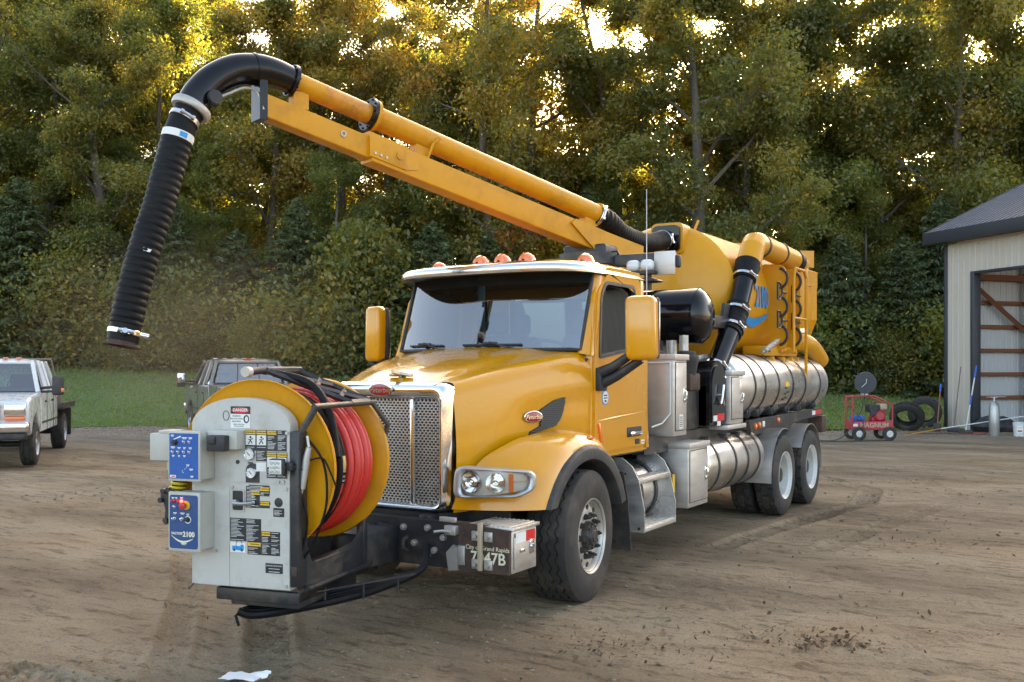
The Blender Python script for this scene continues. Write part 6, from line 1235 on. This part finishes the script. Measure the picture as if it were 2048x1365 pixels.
mb = MB(); mb.lathe([(0, .10), (.10, .17), (.22, .17), (.26, .08)], (.30, -.22, .64), (0, 1, 0), 24, capends=True); mb.box(.12, .48, -.12, .2, .50, .62, .02); en = yp('engine', mb, 'shed_red'); mb = MB(); mb.box(.02, .30, -.18, .16, .74, .94, .03); mb.box(.05, .22, -.2, -.1, .64, .80, .02); yp('engine_cover', mb, 'black_plastic', en); mb = MB(); mb.box(.32, .52, -.15, .18, .80, .96, .04); yp('fuel_tank', mb, 'engine_tan', en)
mb = MB(); mb.lathe([(-.02, .10), (-.02, .28), (.0, .29), (.02, .28), (.02, .25), (.01, .10)], (-.06, -.12, 1.52), (.25, 1, 0), 28, capends=True); rl = yp('reel_disc', mb, 'dark_trim'); mb = MB(); mb.box(-.12, .02, -.1, .1, 1.16, 1.24, .01); mb.tube([(-.06, 0, 1.2), (-.06, 0, 1.52)], .025, 8); yp('reel_stand', mb, 'galvanised', rl); mb = MB(); mb.tube([(-.18, -.17, 1.4), (-.06, -.2, 1.52), (-.06, -.2, 1.62)], .012, 6); yp('reel_crank', mb, 'galvanised', rl)
mb = MB(); mb.box(-.40, -.1, -.22, .1, .50, .66, .05); yp('tool_bag', mb, 'blue_handle'); mb = MB(); mb.text('MAGNUM', TM((.12, -.2825, .40), (1, 0, 0), (0, 0, 1)), .17, .001, bold=.004); yp('lettering', mb, 'engine_tan', smooth=False); mb = MB(); mb.box(-.44, -.32, -.284, -.281, .37, .44); yp('sticker', mb, 'label_white', smooth=False)
for k, pts in enumerate([[(-.5, -.2, .9), (-.35, -.3, .7), (-.2, -.35, .5), (-.25, -.45, .15), (-.6, -.7, .02), (-1.4, -.6, .02), (-2.6, -.9, .02), (-3.6, -.4, .02)], [(-.06, -.1, 1.4), (-.2, -.32, .9), (-.45, -.4, .5), (-.9, -.5, .05), (-1.7, -.2, .02), (-2.8, -.3, .02)], [(.5, -.4, .02), (-.2, -.6, .02), (-.9, -.9, .02), (-2.2, -1.2, .02)]]):
    mb = MB(); mb.tube(catmull([tuple(e.matrix_basis @ Vector(p)) for p in pts], 8), .014, 6); tag(mb.build('hose', 'hose_dark'), ['black hose trailing from the washer cart frame', 'black hose hanging from the washer reel to the ground', 'black hose lying in front of the washer wheels'][k], 'hose')
# loose tyres against the barn
for k, (la_, d_, r_, tilt, lab) in enumerate(((11.85, 30.0, .50, 36, 'worn black truck tyre leaning at the barn corner in front of another'), (12.75, 30.9, .50, 14, 'black truck tyre standing behind the leaning tyre at the barn corner'))):
    me = tyre_mesh(r_, .27, .29, 96, 'zig'); o = link('tyre', me, None, site(la_, d_, r_ * math.cos(R_(tilt)) + .06), (0, 0, 0)); o.rotation_euler = (Matrix.Rotation(TH + R_(62), 4, 'Z') @ Matrix.Rotation(R_(-tilt), 4, 'Y')).to_euler(); tag(o, lab, 'tyre', 'old tyres by the barn')
def stick(name, lab, cat, a, b, r, m, extra=None, head=None):
    mb = MB(); A_ = site(*a); B2 = site(*b); mb.tube([A_, A_.lerp(B2, .5), B2], r, 8)
    if not head and not extra: return tag(mb.build(name, m), lab, cat)
    e2 = empty(name, A_); tag(e2, lab, cat); Mi = Matrix.Translation(-A_)
    mb.v = [tuple(Vector(v) - A_) for v in mb.v]; mb.build('handle', m, e2)
    for nm, f0, f1, rr, mm in (extra or []): q = MB(); q.tube([(B2 - A_) * f0, (B2 - A_) * f1], rr, 8); q.build(nm, mm, e2)
    if head: q = MB(); head(q); q.build('head', 'black_plastic', e2)
    return e2
stick('broom', 'grey handled broom leaning on the tan barn wall', 'broom', (13.02, 29.5, .02), (13.42, 29.9, 1.95), .016, 'wood_weathered', head=lambda q: q.box(-.16, .16, -.05, .05, 0, .13, .02))
stick('extension_pole', 'white pole with blue grips leaning on the barn by the doorway', 'pole', (13.1, 28.9, .02), (13.52, 29.1, 1.98), .018, 'pole_white', [('grip', .82, 1.0, .028, 'blue_handle'), ('collar', .42, .56, .024, 'blue_handle')], lambda q: q.box(-.2, .2, -.06, .06, 0, .10, .02))
stick('shovel', 'brown handled shovel with blue grip leaning beside the tyres', 'shovel', (12.62, 29.7, .03), (12.95, 30.2, 1.42), .018, 'hose_brown', [('grip', .85, 1.0, .03, 'blue_handle')], lambda q: q.box(-.1, .1, -.02, .02, 0, .25, .01))
stick('long_pole', 'orange pole lying on the ground before the barn', 'pole', (10.85, 27.6, .05), (12.4, 28.9, .16), .018, 'orange_wood'); stick('long_pole', 'white pole lying across the doorway of the barn', 'pole', (12.4, 28.9, .16), (14.9, 28.2, .62), .016, 'pole_white'); stick('dark_pole', 'thin dark pole lying before the tyres', 'pole', (11.4, 28.8, .03), (13.0, 28.6, .05), .012, 'hose_dark')
mb = MB(); mb.tube(catmull([tuple(site(*p)) for p in ((12.7, 29.6, .1), (12.55, 28.8, .03), (12.9, 28.3, .03), (13.5, 28.5, .03), (13.2, 28.9, .04), (13.9, 29, .03))], 8), .016, 6); tag(mb.build('garden_hose', 'hose_brown'), 'brown garden hose coiled loosely before the barn wall', 'hose')
o_ = site(13.55, 28.1, 0); mb = MB(); mb.lathe([(0, 0), (0, .13), (.03, .14), (.80, .14), (.92, .10), (.98, .045), (1.02, .045)], (0, 0, 0), (0, 0, 1), 24); e3 = empty('gas_cylinder', o_); tag(e3, 'grey steel gas cylinder standing in the barn doorway', 'gas cylinder'); mb.build('body', 'cylinder_steel', e3); mb = MB(); mb.cyl((0, 0, 1.0), (0, 0, 1.1), .03, n=12); mb.tube([(-.09, 0, 1.09), (.09, 0, 1.09)], .016, 8); mb.tube([(-.2, 0, 1.09), (.3, 0, 1.11)], .010, 6); mb.build('valve', 'galvanised', e3)
o_ = site(14.15, 27.9, 0); e3 = empty('bucket', o_); tag(e3, 'white plastic bucket beside the gas cylinder', 'bucket'); mb = MB(); mb.lathe([(0, 0), (0, .14), (.38, .165), (.385, .172), (.40, .172), (.40, .158), (.02, .135), (.02, 0)], (0, 0, 0), (0, 0, 1), 28); mb.build('pail', 'pole_white', e3); mb = MB(); mb.m = 0; mb.box(-.09, .07, -.162, -.158, .1, .3); mb.m = 1; mb.box(-.07, .05, -.165, -.160, .14, .18); mb.M = Matrix.Rotation(TH - .3, 4, 'Z'); mb.v = [tuple(mb.M @ Vector(v)) for v in mb.v]; mb.build('bucket_label', ['label_white', 'label_red'], e3); mb = MB(); mb.tube([(-.17, 0, .36), (-.14, -.12, .28), (0, -.18, .24), (.14, -.12, .28), (.17, 0, .36)], .006, 6); mb.build('bail', 'galvanised', e3)
o_ = site(14.3, 29.6, .03); rgk = random.Random(3); mb = MB(); P = [[((.62 + .08 * rgk.random()) * math.cos(a) * math.cos(b), (.34 + .12 * rgk.random()) * math.sin(a) * math.cos(b), .14 + (.16 + .20 * rgk.random()) * math.sin(b)) for a in [2 * math.pi * i / 18 for i in range(19)]] for b in [R_(-50 + 140 * j / 8) for j in range(9)]]
for row in P: row[-1] = row[0]
mb.grid(P); o = mb.build('tarp_bundle', 'black_plastic', None); o.location = o_; tag(o, 'black crumpled tarp bundle just inside the barn doorway', 'tarp')
mb = MB(); mb.add([(-.28, 0, 0), (.26, 0, 0), (.30, .02, .42), (.05, .05, .36), (-.10, .06, .52), (-.26, .03, .48)] + [(x, y + .05, z_) for x, y, z_ in [(-.28, 0, 0), (.26, 0, 0), (.30, .02, .42), (.05, .05, .36), (-.10, .06, .52), (-.26, .03, .48)]], [(0, 1, 2, 3, 4, 5), (6, 7, 8, 9, 10, 11)] + [(i, (i + 1) % 6, 6 + (i + 1) % 6, 6 + i) for i in range(6)]); o = mb.build('wood_plank', 'wood_weathered', None, smooth=False); o.location = site(10.75, 28.9, .02); o.rotation_euler = (R_(-18), 0, TH); tag(o, 'broken weathered board standing behind the washer cart', 'board')
# paper scrap
mb = MB(); P = [[(-.14 + .28 * i / 8 + .02 * rgk.random(), -.07 + .14 * j / 5 + .02 * rgk.random(), .012 + .03 * rgk.random() * (i / 8)) for j in range(6)] for i in range(9)]; mb.slab(P, (0, 0, .002)); o = mb.build('paper_scrap', 'skin_paper'); zc_ = 0.02; o.location = site(-1.62, 6.02, zc_); o.rotation_euler = (0, 0, TH - .2); tag(o, 'crumpled white paper scrap lying on the dirt', 'paper')
# ================================================================== TREES
def attr_tone(me, tone):
    a = me.attributes.new('tone', 'FLOAT', 'FACE'); a.data.foreach_set('value', np.ascontiguousarray(tone, dtype=np.float32))
def leaf_mesh(name, C, N, size, tone, mat, rng, aspect=.55, droop=None):
    n = len(C); N = N / np.linalg.norm(N, axis=1, keepdims=True); t = rng.normal(size=(n, 3)) if droop is None else droop + .35 * rng.normal(size=(n, 3))
    t -= N * (t * N).sum(1, keepdims=True); t /= np.linalg.norm(t, axis=1, keepdims=True) + 1e-9; b = np.cross(N, t); s = size[:, None]
    V = np.stack([C - t * s * .5, C + b * s * aspect * .5 + t * s * .02, C + t * s * .5, C - b * s * aspect * .5 + t * s * .02], 1).reshape(-1, 3)
    me = npmesh(name, V, np.arange(4 * n).reshape(n, 4), mat, False); attr_tone(me, tone); return me
def make_tree(seed, H, cb, cr, tr, nl, mat, fork=False, leafsize=.17, dens=1.):
    rng = np.random.default_rng(seed); rd = random.Random(seed); mb = MB(); clumps = []
    def wig(a, d, L, n, w_, up=0.):
        p = [Vector(a)]; d = Vector(d).normalized()
        for i in range(n): d = (d + Vector((rd.gauss(0, w_), rd.gauss(0, w_), rd.gauss(0, w_ * .6) + up))).normalized(); p.append(p[-1] + d * L / n)
        return p
    stems = [(Vector((0, 0, -.3)), Vector((rd.gauss(0, .05), rd.gauss(0, .05), 1)), H * .9, tr)]
    if fork: stems = [(Vector((0, 0, -.3)), Vector((-.16, .05, 1)), H * .88, tr), (Vector((.1, 0, -.2)), Vector((.33, -.1, 1)), H * .8, tr * .8)]
    for a, d, L, r0 in stems:
        P = wig(a, d, L, 12, .035, .02); rr = [r0 * (1.25 if i == 0 else 1) * (1 - .82 * (i / 12) ** 1.1) for i in range(13)]; mb.tube(P, rr, 9)
        nb = int(15 * dens)
        for k in range(nb):
            t = cb + (1 - cb) * ((k + rd.random()) / nb); i = min(11, int(t * 12)); p = P[i].lerp(P[i + 1], t * 12 - i); az = 2.4 * k + rd.random(); prof = math.sin(math.pi * min(1, .18 + .82 * (t - cb) / (1 - cb))) ** .7
            Lb = cr * (.55 + .5 * rd.random()) * max(.3, prof); q = wig(p, (math.cos(az), math.sin(az), .35 + .55 * rd.random()), Lb, 6, .13, .02); rb = rr[i] * .42; mb.tube(q, [rb * (1 - .8 * j / 6) for j in range(7)], 6)
            for j in range(2, 7):
                for s_ in range(2):
                    dd = (q[min(6, j + 1)] - q[j - 1]).normalized() + Vector((rd.gauss(0, .7), rd.gauss(0, .7), rd.gauss(.1, .5))); Ls = Lb * .30 * (.6 + .6 * rd.random()); e_ = wig(q[j], dd, Ls, 3, .15); mb.tube(e_, [rb * .3, rb * .22, rb * .14, rb * .06], 4)
                    clumps.append((e_[-1], .5 + .75 * rd.random())); 
                    if rd.random() < .5: clumps.append((e_[1], .4 + .3 * rd.random()))
        clumps += [(P[-1], .9), (P[-2], .8)]
    trunk = mb.mesh('trunk', 'bark', True, 60)
    cc = np.array([tuple(c) for c, _ in clumps]); cr_ = np.array([r for _, r in clumps]); w_ = cr_ ** 2; idx = rng.choice(len(cc), nl, p=w_ / w_.sum())
    d = rng.normal(size=(nl, 3)); d /= np.linalg.norm(d, axis=1, keepdims=True); rad = cr_[idx] * rng.random(nl) ** .62 * (1 + .5 * (rng.random(nl) < .18) * rng.random(nl)); C = cc[idx] + d * rad[:, None] * np.array([1.1, 1.1, .72])
    N = d * .5 + rng.normal(size=(nl, 3)) * .7 + np.array([0, 0, .45]); tone = np.clip(.36 + .22 * rng.normal(size=len(cc))[idx] + .12 * rng.normal(size=nl), 0, 1); tone = np.where(rng.random(nl) < .02, .97, tone)
    crown = leaf_mesh('crown', C, N, leafsize * (.55 + .95 * rng.random(nl)), tone, mat, rng); return trunk, crown
def make_spruce(seed, H, W, nn):
    rng = np.random.default_rng(seed); rd = random.Random(seed); mb = MB(); mb.tube([(0, 0, -.2), (0, 0, H * .5), (0, 0, H)], [.13, .08, .01], 8); A = []; D = []; Rr = []
    k = int(H * 13)
    for i in range(k):
        t = (i + rd.random()) / k; zz = .25 + t * (H - .4); L = W * (1 - t ** 1.6) ** .9 * (.7 + .45 * rd.random()) + .15; az = 2.4 * i + rd.random(); dr = Vector((math.cos(az), math.sin(az), -.12 + .35 * t)); q = [Vector((0, 0, zz)) + dr * L * s + Vector((0, 0, -.20 * L * s * s + .10 * L * s ** 4)) for s in (0, .35, .7, 1)]; mb.tube(q, [.022, .015, .009, .003], 4)
        m_ = max(6, int(nn * (L + .2) ** 1.3)); s = rng.random(m_) ** .7; base = np.array([tuple(q[0])]) + np.array([tuple(dr)]) * (L * s)[:, None]; base[:, 2] += -.20 * L * s * s + .10 * L * s ** 4; side = np.array([-math.sin(az), math.cos(az), 0]); wd = .30 * L * (1 - s * .75) + .07; o = (rng.random(m_) * 2 - 1) * wd
        A.append(base + side * o[:, None] + rng.normal(size=(m_, 3)) * .04 - np.array([0, 0, 1]) * (np.abs(o) * .25)[:, None]); D.append(np.array(tuple(dr)) * .8 + side * np.sign(o)[:, None] * .7 + np.array([0, 0, -.35]) + .0 * base); Rr.append(np.full(m_, rd.random()))
    C = np.concatenate(A); DD = np.concatenate(D); tn = np.clip(np.concatenate(Rr) * .5 + .5 * rng.random(len(C)), 0, 1); N = rng.normal(size=C.shape) * .8 + np.array([0, 0, 1.])
    return mb.mesh('trunk', 'bark', True, 60), leaf_mesh('crown', C, N, .20 + .16 * rng.random(len(C)), tn, 'needle', rng, .26, DD)
TV = [make_tree(11, 23, .20, 5.0, .30, 56000, 'leaf_oak'), make_tree(12, 25, .28, 5.4, .34, 60000, 'leaf_oak'), make_tree(13, 21, .15, 4.6, .25, 56000, 'leaf_maple'), make_tree(14, 24, .22, 5.2, .36, 60000, 'leaf_oak', True), make_tree(15, 19, .12, 4.8, .22, 56000, 'leaf_maple'), make_tree(16, 22, .10, 7.2, .42, 84000, 'leaf_oak', False, .165, 1.35)]
SV = [make_spruce(21, 8.0, 2.7, 120), make_spruce(22, 6.0, 2.5, 130), make_spruce(23, 9.5, 2.9, 105)]
BV = [make_tree(31, 4.2, .05, 2.2, .06, 9000, 'leaf_oak', False, .15, .8), make_tree(32, 3.2, .03, 2.0, .05, 8000, 'leaf_maple', False, .14, .8)]
def where(la_, d_):
    m_ = 'beyond the ' + next(t for lim, t in ((-20, 'white pickup'), (-13, 'suction hose'), (-6.5, 'grey pickup'), (1, 'raised boom'), (7, 'truck cab'), (13, 'debris tank'), (19, 'washer cart'), (99, 'barn')) if la_ < lim)
    return next(t for lim, t in ((49, 'at the edge of the wood'), (52.8, 'in the first rank'), (58, 'in the second rank'), (99, 'in the rear rank')) if d_ < lim) + ', ' + m_
TL = ['tall oak with straight grey trunk', 'very tall thick-trunked oak', 'yellowing maple leafy low down', 'tall oak forked into two stems', 'slim yellow-green maple', 'broad spreading oak with heavy low limbs behind the debris tank']
def plant(kind, var, i, la_, d_, sc_, rz, lab, grp, cat):
    e = empty(kind, site(la_, d_, tz(la_, d_) - .05), rz); e.scale = (sc_, sc_, sc_ * (1 + .1 * math.sin(3 * i))); tag(e, lab, cat, grp); link('trunk', var[0], e); link('crown', var[1], e)
rt = random.Random(5)
rows = [(47.6, -26, 26, 6.3), (50, -27, 27, 4.6), (54.5, -31, 33, 4.3), (61, -36, 38, 4.8)]
i = 0
for d0, a, b, st in rows:
    x = a
    while x < b:
        v = rt.choice([0, 1, 2, 3, 4, 0, 1, 3]) if d0 > 48 else rt.choice([2, 4]); la_ = x + rt.uniform(-1.1, 1.1); d_ = d0 + rt.uniform(-1.6, 1.6)
        plant('tree', TV[v], i, la_, d_, rt.uniform(.9, 1.12) * (1 if d0 > 48 else .58), rt.uniform(0, 6.28), (TL[v] if d0 > 48 else TL[v].replace('slim', 'small young').replace('yellowing', 'small yellowing')) + ' ' + where(la_, d_), 'trees of the wood', 'tree'); i += 1; x += st
for k_, (la_, d_, v, s_) in enumerate([(15.0, 50, 1, 1.08), (21.6, 49, 0, 1.15), (24.6, 51.5, 1, 1.05), (27.5, 49.5, 2, 1.1)]): plant('tree', TV[v], k_, la_, d_, s_, k_ * 2.1, TL[v] + ' ' + where(la_, d_), 'trees of the wood', 'tree')
plant('tree', TV[5], 1, 9.0, 46.5, 1.0, 2.2, TL[5], None, 'tree')
plant('tree', TV[5], 2, -19.5, 47.5, .85, 4.0, 'broad dark oak standing behind the white pickup', None, 'tree')
i = 0
for la_, d_, v, s_ in [(-25, 45.5, 2, 1.), (-22, 44.5, 0, 1.05), (-18.6, 45.8, 1, 1.1), (-15.2, 44.6, 2, .8), (-12.6, 45.5, 1, 1.15), (-9.6, 45.0, 0, .95), (-6.4, 45.6, 2, .8), (-3.6, 44.8, 1, 1.1), (-1.2, 45.8, 0, .95), (14.8, 45.0, 1, 1.1), (17.4, 44.4, 2, .85), (19.6, 45.6, 0, 1.05), (22.2, 44.8, 2, .95), (25, 45.5, 0, 1.), (11.8, 46, 0, .9), (3.5, 47, 2, .9)]:
    plant('spruce', SV[v], i, la_, d_, s_, i * 1.3, ['dense dark spruce of middling height', 'short bushy dark spruce', 'tall dark spruce'][v] + ' at the foot of the wood, ' + where(la_, d_).split(', ')[1], 'spruces along the edge of the wood', 'spruce'); i += 1
for la_, d_, v, s_ in [(-13.8, 43.6, 0, .9), (-11.0, 43.2, 1, .8), (-8.0, 43.8, 0, .8), (-5.0, 43.6, 1, .9), (-16.8, 43.6, 1, .8), (16.2, 43.5, 0, .7), (20.6, 43.2, 1, .8), (-2.4, 44, 0, .9), (1.0, 45, 1, 1.), (-19.8, 43.8, 0, 1.3), (-14.8, 44, 1, 1.5), (-9.4, 43.9, 1, 1.4), (-6.6, 44.2, 0, 1.5), (13.2, 44.4, 1, 1.4), (18.4, 43.9, 1, 1.3), (21.8, 43.8, 0, 1.4), (-23.5, 43.9, 1, 1.3)]:
    plant('shrub', BV[v], i, la_, d_, s_, i * 1.7, ['leafy olive shrub', 'yellowish leafy shrub'][v] + ' at the foot of the wood, ' + where(la_, d_).split(', ')[1], 'shrubs at the foot of the wood', 'shrub'); i += 1
# the wood goes on behind as one mass
rng = np.random.default_rng(99); n = 130000; la_ = rng.uniform(-62, 62, n); d_ = rng.uniform(66, 78, n); hh = rng.random(n) ** .8 * (12.5 + 3.5 * np.sin(la_ * .31) + 3 * np.sin(la_ * .83 + 1)); C = np.stack([CAM.x + AX_R.x * la_ + AX_C.x * d_, CAM.y + AX_R.y * la_ + AX_C.y * d_, terr(la_, d_) + hh], -1)
tag(link('far_wood', leaf_mesh('far_wood', C, rng.normal(size=(n, 3)) + np.array([0, 0, .5]), .45 + .35 * rng.random(n), np.clip(.35 + .2 * rng.normal(size=n), 0, 1), 'leaf_oak', rng)), 'mass of foliage of the wood going on behind', 'foliage', kind='stuff')
# grass on the bank
n = 90000; la_ = rng.uniform(-34, 34, n); d_ = 30.2 + 16 * rng.random(n) ** 1.25; k = d_ > lawn_edge(la_) - .25; la_, d_ = la_[k], d_[k]; n = len(la_); h = (.04 + .07 * rng.random(n)) * (1 + 2.2 * npss(41, 46, d_)); zz = terr(la_, d_) + .03; B0 = np.stack([CAM.x + AX_R.x * la_ + AX_C.x * d_, CAM.y + AX_R.y * la_ + AX_C.y * d_, zz], -1)
t = rng.normal(size=(n, 3)); t[:, 2] = 0; t /= np.linalg.norm(t, axis=1, keepdims=True); ln = rng.normal(size=(n, 3)) * .35; ln[:, 2] = 1; w_ = (.022 + .02 * rng.random(n))[:, None]
Vg = np.stack([B0 - t * w_, B0 + t * w_, B0 + ln * h[:, None]], 1).reshape(-1, 3); me = npmesh('grass', Vg, np.arange(3 * n).reshape(n, 3), 'grass_blade', False); attr_tone(me, np.clip(.4 + .5 * fbm(la_ * .3, d_ * .3, 8, 3) + .15 * rng.normal(size=n), 0, 1)); tag(link('grass', me), 'short green grass growing on the bank', 'grass', kind='stuff')
# gravel, clods and leaf litter on the yard
def scatter(name, n, mat, lab, cat, size, flat, pos, seed):
    rng = np.random.default_rng(seed); la_, d_ = pos(rng, n); s = size[0] + (size[1] - size[0]) * rng.random(n) ** 3; oc = np.array([(1, 0, 0), (0, 1, 0), (-1, 0, 0), (0, -1, 0), (0, 0, 1), (0, 0, -1)], float)
    zz = np.interp(0, [0, 1], [0, 0]) + ground_z(la_, d_); B = np.stack([CAM.x + AX_R.x * la_ + AX_C.x * d_, CAM.y + AX_R.y * la_ + AX_C.y * d_, zz + s * flat * .1], -1)
    an = rng.random(n) * 6.28; ca, sa = np.cos(an), np.sin(an); J = oc[None] * (.65 + .7 * rng.random((n, 6, 1))); X = J[..., 0] * ca[:, None] - J[..., 1] * sa[:, None]; Y = J[..., 0] * sa[:, None] + J[..., 1] * ca[:, None]; V = B[:, None, :] + np.stack([X, Y, J[..., 2] * flat], -1) * s[:, None, None]
    f = np.array([(0, 1, 4), (1, 2, 4), (2, 3, 4), (3, 0, 4), (1, 0, 5), (2, 1, 5), (3, 2, 5), (0, 3, 5)]); F = (np.arange(n)[:, None, None] * 6 + f[None]).reshape(-1, 3); tag(link(name, npmesh(name, V.reshape(-1, 3), F, mat, False)), lab, cat, kind='stuff')
zgrid = ZG
def ground_z(la_, d_):
    ix = np.clip(np.searchsorted(la, la_), 1, len(la) - 1); iy = np.clip(np.searchsorted(de, d_), 1, len(de) - 1); return zgrid[iy, ix]
scatter('gravel', 9000, 'stone', 'loose small stones strewn over the dirt yard', 'gravel', (.005, .019), .45, lambda r, n: ((r.random(n) * 2 - 1) * (3 + 14 * (q := r.random(n))), 5 + 24 * q ** 1.3), 1)
scatter('gravel_apron', 14000, 'stone', 'grey gravel along the edge of the lawn', 'gravel', (.015, .055), .55, lambda r, n: (r.uniform(-26, 16, n), r.normal(29.6, 1.3, n).clip(25, 31.6)), 2)
scatter('soil_clods', 5000, 'dirt', 'dark clods and crumbs of soil on the yard', 'soil', (.008, .034), .55, lambda r, n: ((c := r.integers(0, 60, n), cx_ := r.uniform(-7, 9, 60), cy_ := r.uniform(5.4, 19, 60), r.normal(cx_[c], .8), r.normal(cy_[c], .25).clip(5, 25))[3:]), 3)
rng = np.random.default_rng(44); cl = [(1.95, 6.95, .28, 120), (2.2, 6.75, .16, 130), (.75, 6.6, .30, 90), (.45, 6.95, .35, 50), (3.0, 7.6, 1.2, 60), (-1.2, 7.5, 2.5, 60), (5, 11, 3, 90)]; LCa = []; 
for a, b, s_, k in cl: q = np.stack([rng.normal(a, s_, k), rng.normal(b, s_ * .55, k)], -1); LCa.append(q)
q = np.concatenate(LCa); n = len(q); C = np.stack([CAM.x + AX_R.x * q[:, 0] + AX_C.x * q[:, 1], CAM.y + AX_R.y * q[:, 0] + AX_C.y * q[:, 1], ground_z(q[:, 0], q[:, 1]) + .012 + .02 * rng.random(n)], -1); me = leaf_mesh('leaf_litter', C, rng.normal(size=(n, 3)) * .7 + np.array([0, 0, 1]), .022 + .045 * rng.random(n) ** 2, np.zeros(n), 'dead_leaf', rng, .5); tag(link('leaf_litter', me), 'brown dead leaves lying in small drifts on the dirt', 'leaves', kind='stuff')

# brown dust drifting off the nozzle
mb = MB(); mb.lathe([(-1.5, 0), (-1.4, .8), (-.9, 1.6), (0, 1.95), (.8, 1.65), (1.3, .9), (1.5, 0)], (0, 0, 0), (0, 0, 1), 24); m = bpy.data.materials.new('dust'); m.use_nodes = True; n = m.node_tree.nodes; l = m.node_tree.links; n.remove(n['Principled BSDF'])
pv = n.new('ShaderNodeVolumePrincipled'); pv.inputs['Color'].default_value = (.75, .55, .36, 1); pv.inputs['Anisotropy'].default_value = .2; tc = n.new('ShaderNodeTexCoord'); mp_ = n.new('ShaderNodeMapping'); mp_.inputs['Scale'].default_value = (1 / 2.6, 1 / 1.95, 1 / 1.5); l.new(tc.outputs['Object'], mp_.inputs[0]); gr_ = n.new('ShaderNodeTexGradient'); gr_.gradient_type = 'SPHERICAL'; l.new(mp_.outputs[0], gr_.inputs[0]); nz_ = n.new('ShaderNodeTexNoise'); nz_.inputs['Scale'].default_value = 1.1; nz_.inputs['Detail'].default_value = 3; l.new(tc.outputs['Object'], nz_.inputs['Vector']); mu = n.new('ShaderNodeMath'); mu.operation = 'MULTIPLY'; l.new(gr_.outputs[0], mu.inputs[0]); l.new(nz_.outputs[0], mu.inputs[1]); m2 = n.new('ShaderNodeMath'); m2.operation = 'MULTIPLY'; m2.inputs[1].default_value = .13; l.new(mu.outputs[0], m2.inputs[0]); l.new(m2.outputs[0], pv.inputs['Density']); l.new(pv.outputs[0], n['Material Output'].inputs['Volume']); MATS['dust'] = m
mb.v = [(x * 2.6 / 1.95, y, z_) for x, y, z_ in mb.v]; o = mb.build('dust_cloud', 'dust'); o.location = site(-4.2, 13, 2.3); o.rotation_euler = (0, 0, TH); tag(o, 'thin brown dust drifting below the suction hose', 'dust', kind='stuff')
